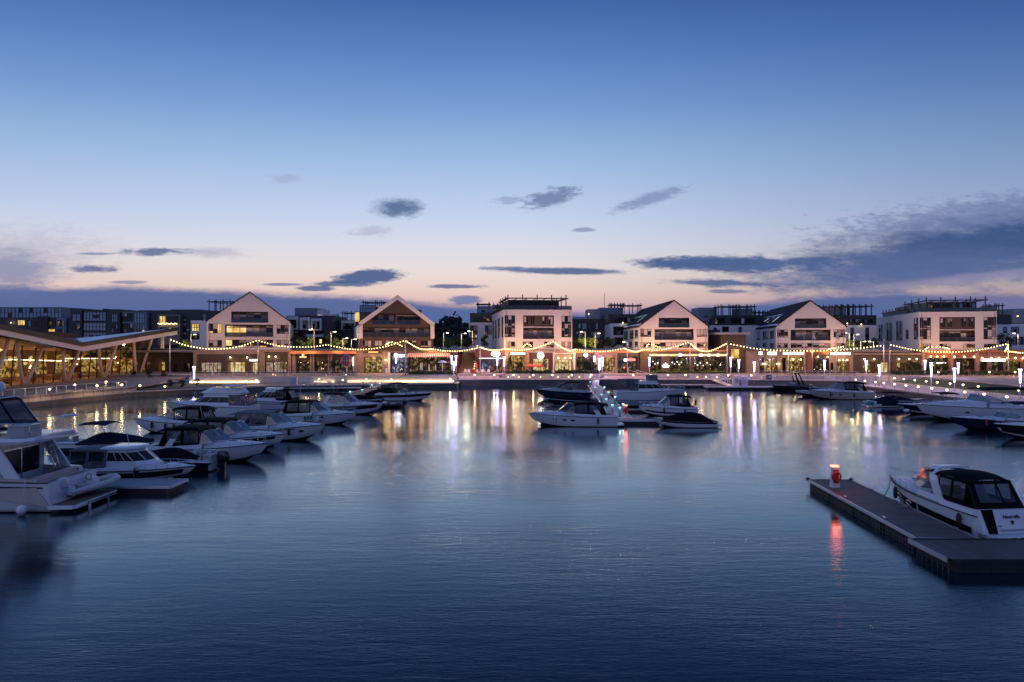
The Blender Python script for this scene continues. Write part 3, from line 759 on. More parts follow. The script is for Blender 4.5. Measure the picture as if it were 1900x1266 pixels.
def front_corners(pxl, pxr, th, yn):
    """plan of a front seen between two bearings, turned by th, nearest corner at depth yn"""
    c, s = math.cos(th), math.sin(th); kl, kr = (pxl-950)/FPX, (pxr-950)/FPX
    if th >= 0:
        xr, yr = kr*yn, yn
        # left corner = (xr - w c, yr + w s): (xr-wc) = kl (yr + w s)
        w = (xr-kl*yr)/(c+kl*s); return (xr-w*c, yr+w*s), w
    xl, yl = kl*yn, yn
    w = (kr*yl-xl)/(c+kr*s); return (xl, yl), w    # right corner = (xl + w c, yl - w s)
def main_building(label, pxl, pxr, th, depth, wallmat, holes, gable=None, eave=None, top=None, base=648.5, sides=(), yn=167.2, barge=False, inner=None):
    th = R(th); (x0, y0), w = front_corners(pxl, pxr, th, yn)
    yc = y0-w*math.sin(th)/2; sc = FPX/yc
    t = thing('apartment_building', label, 'building', (x0, y0, 0), -th, None)
    Z = lambda py: EYE-(py-MID)/sc
    Us = lambda px: min(w, max(0., (px-pxl)/(pxr-pxl)*w))
    xf = lambda u_, d, z: (u_, d, z)
    z0 = Z(base)-.3
    zb = 7.76
    hs = []; ops = []
    for (a, c, b, d, kind, cols, *lt) in holes:
        h = (Us(a), max(zb+.1, Z(d)), Us(b), Z(c), 1.6 if kind == 'loggia' else .3)
        hs.append(h); ops.append((h, kind, cols, lt[0] if lt else None))
    wl = MB()
    if gable:
        gu, gz = Us(gable[0]), Z(gable[1]); ze = Z(eave)
        kl_, kr_ = (gz-ze)/gu, (gz-ze)/(w-gu)
        cuts = [(-kl_, 1, ze), (kr_, 1, ze+kr_*w)]
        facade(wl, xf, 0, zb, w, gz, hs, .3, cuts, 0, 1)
        zt = ze
    else:
        zt = Z(top); facade(wl, xf, 0, zb, w, zt, hs, .3, (), 0, 1); gu = gz = None
    # sides: holes given by pixel columns of the seen side
    sh = []
    for side, lst in sides:
        for (f0, f1, pya, pyb, kind) in lst:
            sh.append((side, (f0*depth, Z(pyb), f1*depth, Z(pya), .3), kind))
    xl_ = lambda u_, d, z: (d, u_, z)
    xr_ = lambda u_, d, z: (w-d, u_, z)
    facade(wl, xl_, 0, zb, depth, zt, [h for s, h, k in sh if s == 'L'], .3, (), 0, 1)
    facade(wl, xr_, 0, zb, depth, zt, [h for s, h, k in sh if s == 'R'], .3, (), 0, 1)
    wl.quad((0, depth, zb), (w, depth, zb), (w, depth, zt), (0, depth, zt))
    if gable: wl.add([(0, depth, zt), (w, depth, zt), (gu, depth, gz)], [(0, 1, 2)])
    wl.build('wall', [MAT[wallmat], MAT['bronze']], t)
    for h, k, c, lt in ops: opening(t, xf, h, k, c, lt)
    for x in (.55*w/16, w-.55*w/16): MB().tube([(x, -.06, zb), (x, -.06, zt-.3)], .055, 6).build('drainpipe', MAT['pale_grey'], t)
    jn = MB()
    for zj in (10.95, 14.2): jn.box(.05, -.014, zj-.02, w-.05, -.002, zj+.02) if not any(h[1] < zj < h[3] for h in hs) else None
    if jn.v: jn.build('cladding_joint', MAT['recess'], t)
    for s, h, k in sh: opening(t, xl_ if s == 'L' else xr_, h, k, 2)
    if gable:
        rf = MB(); o, th_ = .25, .28
        for (ax, az, bx, bz) in ((0, ze, gu, gz), (w, ze, gu, gz)):
            ex = -o if ax == 0 else o; ez = -o*(kl_ if ax == 0 else kr_)
            rf.hexa([(ax+ex, -o, az+ez), (bx, -o, bz), (bx, depth+o, bz), (ax+ex, depth+o, az+ez)], [(ax+ex, -o, az+ez+th_), (bx, -o, bz+th_), (bx, depth+o, bz+th_), (ax+ex, depth+o, az+ez+th_)])
        roof = rf.build('roof', MAT['slate_roof'], t)
        return t, w, Z, Us, dict(gu=gu, gz=gz, ze=ze, k=kl_, roof=roof, depth=depth)
    rf = MB(); rf.box(.3, .3, zt-.5, w-.3, depth-.3, zt-.25); roof = rf.build('roof', MAT['charcoal'], t)
    cp = MB(); cp.box(-.06, -.06, zt+.002, w+.06, .3, zt+.14); cp.box(-.06, .302, zt+.002, .3, depth, zt+.14); cp.box(w-.3, .302, zt+.002, w+.06, depth, zt+.14); cp.build('parapet', MAT[wallmat], t)
    return t, w, Z, Us, dict(roof=roof, zt=zt, depth=depth)
def pergola(parent, x0, y0, x1, y1, zb, zt, nx, ny, post_h=.9, name='pergola'):
    m = MB()
    for i in range(nx+1):
        for j in range(ny+1):
            if 0 < i < nx and 0 < j < ny: continue
            x, y = x0+(x1-x0)*i/nx, y0+(y1-y0)*j/ny
            m.box(x-.11, y-.11, zb, x+.11, y+.11, zt+post_h)
    m.box(x0-.5, y0-.5, zt-.12, x1+.5, y0+.3, zt+.12); m.box(x0-.5, y1-.3, zt-.12, x1+.5, y1+.5, zt+.12)
    m.box(x0-.5, y0+.302, zt-.118, x0+.3, y1-.302, zt+.118); m.box(x1-.3, y0+.302, zt-.118, x1+.5, y1-.302, zt+.118)
    n = max(3, int((x1-x0)/2.2))
    for i in range(1, n):
        x = x0+(x1-x0)*i/n; m.box(x-.05, y0+.304, zt-.06, x+.06, y1-.304, zt+.06)
    return m.build(name, MAT['charcoal'], parent)
SL = lambda n, a, b, f0=.06, f1=.94, fill=.62: [(f0+(f1-f0)*i/n, f0+(f1-f0)*(i+fill)/n, a, b, 'tall') for i in range(n)]

main_building('cream gabled apartment block beside the glass pavilion with one lit balcony', 383.5, 537.5, -16.5, 42, 'cream',
    [(428, 578.5, 496.5, 599, 'loggia', 5), (386.5, 601, 411, 618.8, 'win', 3, {(0, 0), (2, 0), (2, 1)}), (416.5, 602.5, 506, 625, 'loggia', 7, {(0, 0), (0, 1), (1, 0), (2, 0)}), (512.5, 602.5, 535.5, 619.5, 'win', 3),
     (386.5, 631, 411, 644.5, 'win', 3), (417, 630.5, 506, 645, 'win', 7, {(0, 1), (2, 0), (5, 0)}), (512.5, 631, 535.5, 644.5, 'win', 3, {(0, 0), (1, 0)})],
    gable=(462.5, 542.8), eave=597)
# brown brick gable with pale barge frame
t, w, Z, Us, g = main_building('brown brick gabled apartment block with pale bargeboards and three balcony rows', 667, 804, -14.3, 45, 'brown_brick',
    [(690, 582, 733, 602.5, 'loggia', 4), (736, 582, 779.5, 602.5, 'loggia', 4), (671, 607.5, 799.5, 625.2, 'loggia', 11), (671, 632, 688.5, 644.5, 'win', 3), (694.5, 632, 708.5, 644.5, 'win', 2), (715, 632, 728, 644.5, 'win', 2), (748, 632, 772, 644.5, 'win', 3), (780, 632, 801, 644.5, 'win', 3)],
    gable=(736.5, 549.5), eave=600, sides=(('L', SL(6, 606, 640, fill=.4)),))
m = MB(); gu, gz, ze, k = g['gu'], g['gz'], g['ze'], g['k']
for s, x in ((-1, 0), (1, w)):
    m.hexa([(x-.25*s*-1 if 0 else x+s*.2, -.55, ze-.9-.2*k), (x+s*.2, -.02, ze-.9-.2*k), (gu, -.02, gz-.9), (gu, -.55, gz-.9)], [(x+s*.2, -.55, ze+.28-.2*k), (x+s*.2, -.02, ze+.28-.2*k), (gu, -.02, gz+.28), (gu, -.55, gz+.28)])
    m.box(x-s*.75, -.55, Z(628.5), x+s*.2, -.02, ze-.2)
m.build('bargeboard', MAT['cream'], t)
m = MB(); m.box(-.31, 0.02, Z(628.5), -.02, 44.5, ze-.5); m.build('side_cladding', MAT['cream'], t)

def flat_extras(t, w, Z, g, pent, perg, side_perg):
    zt = g['zt']
    a, b = pent
    m = MB(); m.box(a, 1.6, zt-.2, b, 30, Z(perg[0])-.35); m.build('penthouse', MAT['charcoal'], t)
    xf = lambda u_, d, z: (u_, 1.6+d, z)
    n = 4
    for i in range(n):
        u0 = a+(b-a)*(i+.08)/n; panes(t, xf, u0, zt+.1, a+(b-a)*(i+.92)/n, Z(perg[0])-.7, -.03, 3, 1, [6, 0, .6, 1, 0, .2, 0], frame='dark_frame')
    pergola(t, a-.2, .7, b+1.6, 20, zt-.1, Z(perg[0]), 4, 3)
    railing(t, lambda u_, d, z: (u_, d, z), .1, w-.1, zt+.141, .12, 1.0)
    railing(t, lambda u_, d, z: (d, u_, z), .4, 36, zt+.141, .12, 1.0)
    if side_perg: pergola(t, .8, 22, a+6, 40, zt-.1, Z(side_perg), 2, 5)
t, w, Z, Us, g = main_building('white flat roofed apartment block with dark rooftop pergola above the oval sign', 935.6, 1061.5, -6.5, 41, 'cream',
    [(936.4, 585.5, 955.6, 625.8, 'tall', 3), (970.5, 585.5, 1027.5, 606.5, 'panel', 5), (970.5, 608, 1027.5, 629.3, 'loggia', 6), (1041.6, 586, 1060.3, 626, 'tall', 3), (941.7, 634, 955.6, 645.5, 'win', 2, {(0, 0), (1, 0)}), (969.5, 634, 988.6, 645.5, 'win', 3), (1009, 634, 1027.5, 645.5, 'win', 3), (1041.5, 634, 1060, 645.5, 'win', 3)],
    top=576, sides=(('L', [(.06, .17, 587, 626, 'tall'), (.27, .40, 588, 627, 'tall'), (.50, .62, 589, 627, 'tall'), (.72, .86, 590, 628, 'tall')]),))
flat_extras(t, w, Z, g, (1.2, w-3.0), (553.5,), 561)
t, w, Z, Us, g4 = main_building('cream gabled block with dark slate roof and skylights above the leaf sign restaurant', 1186.5, 1313.5, 1.85, 50, 'cream',
    [(1222.5, 590, 1279, 608, 'loggia', 5), (1188, 610.5, 1208.5, 625.2, 'win', 3), (1214.7, 611, 1287, 631, 'loggia', 7), (1293, 611, 1312.6, 625.2, 'win', 3), (1188, 635.5, 1208.5, 645.5, 'win', 3), (1214.7, 635.5, 1287, 645.5, 'win', 7), (1293, 635.5, 1312.6, 645.5, 'win', 3)],
    gable=(1251, 558.4), eave=606, sides=(('L', [(.05, .15, 612, 628, 'slit'), (.2, .33, 612, 629, 'win'), (.42, .56, 612, 630, 'win'), (.66, .8, 612, 631, 'win'), (.05, .15, 634, 645, 'slit'), (.25, .36, 634, 645, 'slit'), (.5, .6, 634, 645, 'slit'), (.75, .9, 634, 645, 'slit')]),))
def skylights(t, g, spots):
    k, ze = g['k'], g['ze']; n = Vector((-k, 0, 1)).normalized()
    for (x0, x1, y0, y1) in spots:
        m = MB(); f = lambda x, y, h: Vector((x, y, ze+k*x+.28))+n*h
        m.hexa([f(x0, y0, .0), f(x1, y0, .0), f(x1, y1, .0), f(x0, y1, .0)], [f(x0, y0, .12), f(x1, y0, .12), f(x1, y1, .12), f(x0, y1, .12)])
        s = m.build('skylight', MAT['blue_glass'], g['roof'])
    m = MB()
    m.hexa([f(.0, -.2, .0), f(.4, -.2, .0), f(.4, 46, .0), f(.0, 46, .0)], [f(0, -.2, .14), f(.4, -.2, .14), f(.4, 46, .14), f(0, 46, .14)])
    m.build('gutter_flashing', MAT['roof_sheet'], g['roof'])
    m = MB()
    for y0 in (12, 20, 28):
        m.hexa([f(3.6, y0, .02), f(3.9, y0, .02), f(3.9, y0+6.5, .02), f(3.6, y0+6.5, .02)], [f(3.6, y0, .3), f(3.9, y0, .3), f(3.9, y0+6.5, .3), f(3.6, y0+6.5, .3)])
    m.build('skylight_hood', MAT['roof_sheet'], g['roof'])
skylights(t, g4, [(1.2, 3.5, 12, 14.5), (1.2, 3.5, 20, 22.5), (1.2, 3.5, 28, 30.5)])
t, w, Z, Us, g5 = main_building('cream gabled block with dark slate roof and three skylights above the white lit signs', 1440, 1569.5, 10.9, 54, 'cream',
    [(1475.5, 591, 1533.7, 609, 'loggia', 5), (1442, 611.7, 1462.5, 626.3, 'win', 3), (1467.5, 612, 1541.5, 632, 'loggia', 7), (1547, 611.8, 1568.7, 626, 'win', 3), (1442, 636.8, 1462.5, 646, 'win', 3), (1467.5, 636.8, 1541.5, 646, 'win', 7), (1547, 636.8, 1568.7, 646, 'win', 3)],
    gable=(1504.2, 558.8), eave=606, sides=(('L', [(.05, .15, 613, 629, 'slit'), (.2, .36, 613, 630, 'win'), (.44, .58, 613, 631, 'win'), (.66, .8, 613, 631, 'win'), (.05, .15, 637, 646, 'slit'), (.25, .36, 637, 646, 'slit'), (.5, .6, 637, 646, 'slit'), (.75, .9, 637, 646, 'slit')]),))
skylights(t, g5, [(1.2, 3.5, 12, 14.5), (1.2, 3.5, 20, 22.5), (1.2, 3.5, 28, 30.5)])
t, w, Z, Us, g = main_building('white flat roofed apartment block with long dark rooftop pergola at the right end', 1705.5, 1849.5, 15.9, 46, 'cream',
    [(1706.5, 588.8, 1728, 629.8, 'tall', 3), (1743.8, 588.5, 1809.8, 611.5, 'panel', 5), (1743.8, 613, 1809.8, 634, 'loggia', 6), (1825.5, 588.8, 1848.8, 629.8, 'tall', 3), (1706.5, 638, 1728, 647, 'win', 3, {(0, 0), (0, 1)}), (1743.8, 638, 1764.6, 647, 'win', 3), (1788.6, 638, 1809.8, 647, 'win', 3, {(0, 0), (1, 0), (2, 0)}), (1826, 638, 1848.8, 647, 'win', 3, {(0, 0), (2, 0)})],
    top=579.5, sides=(('L', [(.02, .10, 589, 630, 'tall'), (.20, .26, 611, 629, 'slit'), (.33, .47, 592, 632, 'tall'), (.56, .70, 594, 633, 'tall'), (.80, .91, 596, 634, 'tall')]),), yn=166.9)
flat_extras(t, w, Z, g, (2.0, w-3.8), (557,), 569)

# ---------------------------------------------------------------- shop fronts along the promenade
def shop(label, px0, px1, wallmat, ops, ztop=649.5, base=None, fascia=None, piers=(), piermat='tan_stone', name='shop_front', yf=FY, extra=None, roofdepth=3.4):
    x0, x1 = XA(px0, yf), XA(px1, yf); w = x1-x0
    t = thing(name, label, 'shop', (x0, yf, 0))
    U = lambda px: min(w, max(0., XA(px, yf)-x0)); Z = lambda py: max(GZ+.02, ZA(py, yf))
    zt = ZA(ztop, yf); xf = lambda u_, d, z: (u_, d, z)
    hs = [(U(a), Z(d), U(b), Z(c), .5) for a, c, b, d, *_ in ops]
    wl = MB(); facade(wl, xf, 0, GZ, w, zt, hs, .5, (), 0, 0)
    wl.box(0, .9, zt-.4, w, roofdepth, zt-.01); wl.quad((0, 0, zt), (w, 0, zt), (w, .9, zt), (0, .9, zt)); wl.quad((0, 0, GZ), (0, roofdepth, GZ), (0, roofdepth, zt), (0, 0, zt)); wl.quad((w, 0, GZ), (w, roofdepth, GZ), (w, roofdepth, zt), (w, 0, zt))
    wl.build('wall', MAT[wallmat], t)
    for (a, c, b, d, room, cols, *sp), h in zip(ops, hs):
        u0, z0, u1, z1 = h[:4]
        if room is None: continue
        # frame and clear panes, the lit room 2 m behind
        fr = MB(); fw = .10; cw = (u1-u0)/cols
        def bar(p, q, r_, s_): fr.hexa([xf(p, .30, q), xf(r_, .30, q), xf(r_, .30, s_), xf(p, .30, s_)], [xf(p, .42, q), xf(r_, .42, q), xf(r_, .42, s_), xf(p, .42, s_)])
        bar(u0, z1-fw, u1, z1); bar(u0, z0, u1, z0+fw)
        for i in range(cols+1): bar(max(u0, u0+cw*i-fw/2), z0+fw, min(u1, u0+cw*i+fw/2), z1-fw)
        zm = z0+(z1-z0)*(sp[0] if sp else .74)
        for i in range(cols): bar(u0+cw*i+fw/2+.002, zm-.04, u0+cw*(i+1)-fw/2-.002, zm+.04)
        win = fr.build('shop_window', MAT['dark_frame'], t)
        g = MB().quad(xf(u0, .36, z0), xf(u1, .36, z0), xf(u1, .36, z1), xf(u0, .36, z1)); g.build('pane', MAT['clear_glass'], win)
        dp = .55 if room == 'poster_pane' else 2.2
        rm = MB(); rm.quad(xf(u0, dp, z0), xf(u1, dp, z0), xf(u1, dp, z1), xf(u0, dp, z1), 0)
        for (p, q) in (((u0, z0), (u1, z0)), ((u1, z0), (u1, z1)), ((u1, z1), (u0, z1)), ((u0, z1), (u0, z0))):
            rm.quad(xf(p[0], .5, p[1]), xf(q[0], .5, q[1]), xf(q[0], dp, q[1]), xf(p[0], dp, p[1]), 1)
        rm.build('shop_interior', [MAT[room], MAT['timber_in' if room not in ('room_dim', 'room_cool') else 'recess']], win)
        if room in ('room_warm', 'room_bright', 'room_green'):
            lamp(((u0+u1)/2, -.5, z1-.3), 46*(u1-u0)/4, (1, .60, .24), .4, t)
    if fascia:
        fm, ya, yb, pr = fascia; MB().box(0, -pr, Z(yb), w, -.003, Z(ya)).build('fascia', MAT[fm], t)
    for a, b in piers: MB().box(U(a), -.35, GZ, U(b), -.004, zt-.6).build('pier', MAT[piermat], t)
    return t, U, Z, x0
def sign_box(t, U, Z, a, c, b, d, m, pr=.35, name='sign', frame='sign_dark'):
    mb = MB(); mb.box(U(a), -pr, Z(d), U(b), -pr+.12, Z(c), 0); o = mb.build(name, MAT[frame], t)
    f = MB(); f.box(U(a)+.06, -pr-.03, Z(d)+.06, U(b)-.06, -pr-.001, Z(c)-.06); f.build('lit_face', MAT[m], o); return o
def letters(parent, s, loc, h, m, bold=0.0, name='lettering', depth=.04):
    cu = bpy.data.curves.new(name, 'FONT'); cu.body = s; cu.size = h/.72; cu.align_x = 'CENTER'; cu.extrude = depth; cu.offset = bold
    me_o = bpy.data.objects.new('tmp', cu); SC.collection.objects.link(me_o)
    dg = bpy.context.evaluated_depsgraph_get(); me = bpy.data.meshes.new_from_object(me_o.evaluated_get(dg)); bpy.data.objects.remove(me_o)
    me.materials.clear(); me.materials.append(MAT[m])
    o = link(name, me, parent, loc); o.rotation_euler = (R(90), 0, 0); return o
def sconces(t, U, Z, pxs, py, e=26, y=-.45):
    e *= .9
    first = None
    for px in pxs:
        m = MB().lathe([(.10, .12), (.16, .0), (.17, -.16), (.05, -.18)], 8)
        m.build('wall_lamp', MAT['sconce'], t, (U(px), y+.18, Z(py))); lamp((U(px), y-.1, Z(py)-.35), e, (1, .68, .32), .12, t)

t, U, Z, x0 = shop('brown front with poster panes and tall lit windows below the cream gable', 360, 489, 'dark_brick', [(372.5, 672.5, 410, 691.8, 'poster_pane', 5), (420, 672, 454.5, 691.8, 'room_bright', 5), (463.5, 672.5, 479, 691.8, 'room_bright', 2)], fascia=('tan_stone', 649, 657.5, .25), piers=((482, 489), (360, 366)))
sconces(t, U, Z, (428, 459), 663)
sign_box(t, U, Z, 464, 666.5, 479, 670.5, 'sign_white')
t, U, Z, x0 = shop('dark brown front with printed window panels and two wall lamps', 489, 541, 'dark_brick', [(493, 672, 506.5, 691.8, 'poster_pane', 2), (508, 671, 532, 691.8, 'poster_pane', 4)], fascia=('tan_stone', 649, 653, .25), piers=((489, 491.5), (535, 541)))
sconces(t, U, Z, (499.5, 512), 661.5)
t, U, Z, x0 = shop('low dark front under a glowing orange fascia behind the red globe', 541, 663, 'dark_brick', [(551, 668, 575, 691.8, 'room_dim', 3), (584, 670, 608, 691.8, 'room_dim', 3), (618, 668, 656, 691.8, 'room_dim', 4)], fascia=('orange_panel', 651.5, 657, 1.2), piers=((543, 549), (576, 579), (580.5, 583.5), (609, 612), (613.5, 617), (657, 663)))
sign_box(t, U, Z, 556, 661, 570, 664.5, 'dim_warm'); m = MB(); m.sphere((U(563), -.3, Z(658.5)), .35, 8, 5); m.build('sign_emblem', MAT['dim_warm'], t)
t, U, Z, x0 = shop('tan stone shop with a wide lit display window and round wall glow', 663, 724, 'tan_stone', [(675, 662.5, 709, 691.5, 'room_green', 3, .82)], fascia=('bronze', 649.5, 652, .2), piers=((720.5, 724),), piermat='white_paint')
sign_box(t, U, Z, 674, 652.5, 709, 655, 'sign_dark'); letters(t, 'MARKET', (U(693), -.42, Z(654.4)), .28, 'sign_amber') if False else None
m = MB(); m.box(U(684), -.42, Z(654.2), U(702), -.36, Z(652.8)); m.build('sign_lettering', MAT['sign_amber'], t)
m = MB().lathe([(.02, .1), (.22, .06), (.24, -.08), (.02, -.1)], 10); m.build('wall_lamp', MAT['sconce'], t, (U(716.5), -.28, Z(668))); lamp((U(716.5), -.8, Z(668.5)), 60, (1, .62, .2), .3, t)
MB().box(U(716), -.9, GZ, U(720), -.5, Z(683)).build('menu_board', MAT['white_paint'], t)
t, U, Z, x0 = shop('dark restaurant front with bright white sign and red striped awning', 724, 850, 'sign_dark', [(725.5, 656, 756, 691.8, 'room_cool', 4), (760, 662, 836, 691.8, 'room_dim', 9)], fascia=('bronze', 652, 654.5, .3), piers=((841, 850),), piermat='burgundy')
m = MB(); n = 46; a, b = U(700)-0, U(836)
for k in range(n):
    u0, u1 = U(757)+(b-U(757))*k/n, U(757)+(b-U(757))*(k+1)/n
    m.hexa([(u0, -2.2, Z(661)), (u1, -2.2, Z(661)), (u1, -.01, Z(655.5)), (u0, -.01, Z(655.5))], [(u0, -2.2, Z(660.5)), (u1, -2.2, Z(660.5)), (u1, -.01, Z(655)), (u0, -.01, Z(655))], k % 2)
    m.quad((u0, -2.21, Z(662.6)), (u1, -2.21, Z(662.6)), (u1, -2.21, Z(660.7)), (u0, -2.21, Z(660.7)), k % 2)
m.build('striped_awning', [MAT['red_fabric'], MAT['white_fabric']], t)
m = MB(); m.box(U(733), -.5, Z(662.4), U(751), -.36, Z(658.6)); m.sphere((U(735), -.45, Z(659)), .42, 10, 6, 0, (1, .3, 1)); m.box(U(734.3), -.48, Z(674), U(735.9), -.38, Z(662.6)); m.build('lit_sign', MAT['sign_cool'], t)
lamp((U(742), -1.4, Z(661)), 110, (.85, .82, 1), .4, t)
for k in range(7): lamp((U(768+k*10), -1.0, Z(664)), 14, (1, .7, .5), .2, t) if k % 2 == 0 else None
# stair up to the street between the brick gable and the oval sign
st = thing('outdoor_staircase', 'wide timber staircase climbing between the striped awning and the oval sign', 'staircase')
m = MB(); xa, xb = XA(852, FY), XA(881, FY); N_ = 22
for k in range(N_):
    y = 166.2+k*.72; z1 = GZ+(7.75-GZ)*(k+1)/N_; m.box(xa, y, GZ-.2, xb, y+.715, z1)
m.build('tread', MAT['stair_wood'], st)
MB().box(xa-.32, 165.5, GZ, xa-.01, 182, 6.6).build('side_wall', MAT['burgundy'], st); 
ball = None
for k in range(11):
    f = k/10; p = (xb-.15, 165.9+15*f, GZ+1.1+5.4*f)
    if ball is None: ball = MB().sphere((0, 0, 0), .11, 8, 5).build('rail_light', MAT['bulb'], st, p)
    else:
        o = ball.copy(); SC.collection.objects.link(o); o.parent = st; o.location = p
MB().tube([(xb-.15, 165.9, GZ+1.0), (xb-.15, 180.9, GZ+6.4)], .04, 5).build('handrail', MAT['galv'], st)
t, U, Z, x0 = shop('dark plum restaurant front carrying the outlined oval sign', 881.5, 937, 'burgundy', [(893, 671, 911, 691.8, 'room_cool', 3), (912, 671, 932, 691.8, 'room_dim', 4)], fascia=('dark_frame', 665, 671, .8))
ov = MB(); cxs, czs = U(919.8), Z(656.6); ring = [(cxs+1.02*math.copysign(abs(math.cos(a))**.75, math.cos(a)), -.4, czs+.52*math.copysign(abs(math.sin(a))**.8, math.sin(a))) for a in [2*math.pi*i/32 for i in range(32)]]
osg = MB().add([(p[0], -.34, p[2]) for p in ring]+[(p[0], -.1, p[2]) for p in ring], [list(range(32))]+[[i, (i+1) % 32, 32+(i+1) % 32, 32+i] for i in range(32)]).build('oval_sign', MAT['sign_dark'], t)
ov.tube(ring, .085, 6, 0, True); ov.build('sign_outline', MAT['sign_white'], osg)
letters(osg, 'ZAZA', (cxs, -.40, czs-.20), .42, 'sign_white', .012)
m = MB(); m.box(U(889), -.86, Z(665.3), U(933), -.805, Z(664.6)); m.build('light_line', MAT['sign_white'], t)
t, U, Z, x0 = shop('warm lit restaurant front with glowing strip sign behind the parasols', 937, 982, 'tan_stone', [(946, 660, 974, 691.8, 'room_warm', 4, .8)], fascia=('orange_panel', 649.5, 653, .25), piers=((937, 942), (977, 982)))
sign_box(t, U, Z, 947, 654.2, 974.5, 658.6, 'sign_white')
t, U, Z, x0 = shop('burgundy framed coffee shop with a round white glowing sign', 982, 1026, 'burgundy', [(989, 665.5, 1018, 691.8, 'room_bright', 3, .7)], fascia=('tan_stone', 650, 655, .25))
rs = MB(); c0 = (U(1003), -.55, Z(660)); n = 28; rg = [(c0[0]+.80*math.cos(2*math.pi*i/n), c0[1], c0[2]+.80*math.sin(2*math.pi*i/n)) for i in range(n)]
rs.add([(p[0], p[1]-.12, p[2]) for p in rg]+[(p[0], p[1]+.12, p[2]) for p in rg], [list(range(n))]+[[i, (i+1) % n, n+(i+1) % n, n+i] for i in range(n)]); rs.build('round_sign', MAT['sign_white'], t)
lamp((c0[0], -1.6, c0[2]), 90, (1, .9, .85), .5, t)
t, U, Z, x0 = shop('pale framed store front with glazed doors beside the round sign', 1026, 1068, 'tan_stone', [(1030, 667, 1061, 691.8, 'room_bright', 5, .72)], fascia=('white_paint', 655.5, 656.6, .3), piers=((1026, 1028.5), (1064, 1067)), piermat='cream')
sconces(t, U, Z, (1036, 1048.5, 1058), 664, 20)
t, U, Z, x0 = shop('dark bay with a glowing globe lamp behind the young tree', 1068, 1102, 'dark_brick', [(1070, 662, 1098, 691.5, 'room_dim', 4)], fascia=('orange_panel', 650, 655, .3))
t, U, Z, x0 = shop('tan shop front with warm lit windows left of the red sign', 1102, 1145, 'tan_stone', [(1118, 664, 1141, 689.5, 'room_warm', 4)], fascia=('orange_panel', 650, 655, .3), piers=((1102, 1106), (1141.5, 1145)))
t, U, Z, x0 = shop('dark front with red neon lettering strip and a small red lamp', 1145, 1186, 'sign_dark', [(1147, 662, 1183, 691.8, 'room_dim', 5)], fascia=('orange_panel', 650, 655, .3))
sign_box(t, U, Z, 1157, 665.6, 1163, 671, 'sign_white'); m = MB(); m.box(U(1164), -.4, Z(669.6), U(1178), -.34, Z(665.5)); m.build('sign_lettering', MAT['sign_red'], t)
m = MB().sphere((U(1158), -.3, Z(682)), .14, 8, 5); m.build('red_lamp', MAT['lamp_red'], t)
t, U, Z, x0 = shop('brown restaurant front with a long patterned light strip and white leaf shaped sign', 1188, 1350, 'brown_brick', [(1207, 663, 1227, 690.5, 'room_dim', 2), (1244, 663, 1282, 690.5, 'room_dim', 4), (1287, 663, 1346, 690.5, 'room_dim', 6)], fascia=('orange_panel', 649.5, 652, .25))
m = MB()
rr = random.Random(3); xk = U(1204)
while xk < U(1347):
    wk = rr.uniform(.25, .9); m.box(xk, -.42, Z(660.8), min(xk+wk, U(1347)), -.36, Z(657.2), rr.choice((0, 0, 1, 2))); xk += wk+.02
m.build('patterned_strip', [MAT['dim_warm'], MAT['sign_cool'], MAT['white_fabric']], t)
for k in range(8): lamp((U(1212+k*18), -.9, Z(659)), 22, (1, .72, .5), .2, t)
m = MB()
for k in (-2, -1, 0, 1, 2):
    a = R(38*k); L = 1.0 if k == 0 else (.85 if abs(k) == 1 else .95); cx, cz = U(1234.5), Z(680.5)
    tip = (cx+L*math.sin(a), -.45, cz+L*math.cos(a)); s1 = (cx+.5*L*math.sin(a-.5), -.45, cz+.5*L*math.cos(a-.5)); s2 = (cx+.5*L*math.sin(a+.5), -.45, cz+.5*L*math.cos(a+.5))
    m.add([(cx, -.45, cz), s1, tip, s2]+[(q[0], -.35, q[2]) for q in ((cx, 0, cz), s1, tip, s2)], [(0, 3, 2, 1), (0, 1, 5, 4), (1, 2, 6, 5), (2, 3, 7, 6), (3, 0, 4, 7)])
m.box(U(1229), -.46, Z(681.6), U(1240), -.36, Z(680)); m.build('leaf_sign', MAT['sign_white'], t)
pd = None
for k, (px, py) in enumerate([(1213, 671), (1217, 676), (1222, 674), (1249, 673), (1254, 676), (1258, 672), (1262, 677), (1266, 673), (1291, 675), (1296, 678), (1301, 674), (1307, 679), (1314, 674), (1320, 677), (1326, 675), (1338, 678)]):
    loc = (U(px), .85, Z(py))
    if pd is None: pd = MB().lathe([(.02, .16), (.13, .1), (.16, 0), (.1, -.1), (.02, -.14)], 8).build('pendant_lamp', MAT['sign_white'], t, loc)
    else:
        o = pd.copy(); SC.collection.objects.link(o); o.parent = t; o.location = loc
# wall closing the underside of the upper street between pavilion and first front
t, U, Z, x0 = shop('dim dark wall with lit doors between the pavilion and the first shop', 250, 360, 'dark_brick', [(322, 676, 330, 691.8, 'room_dim', 1), (341, 674, 352, 691.8, 'room_dim', 2), (292, 672, 306, 691.8, 'room_warm', 2), (262, 672, 280, 691.8, 'room_warm', 3)], yf=174, roofdepth=2.0, name='street_wall', ztop=647)
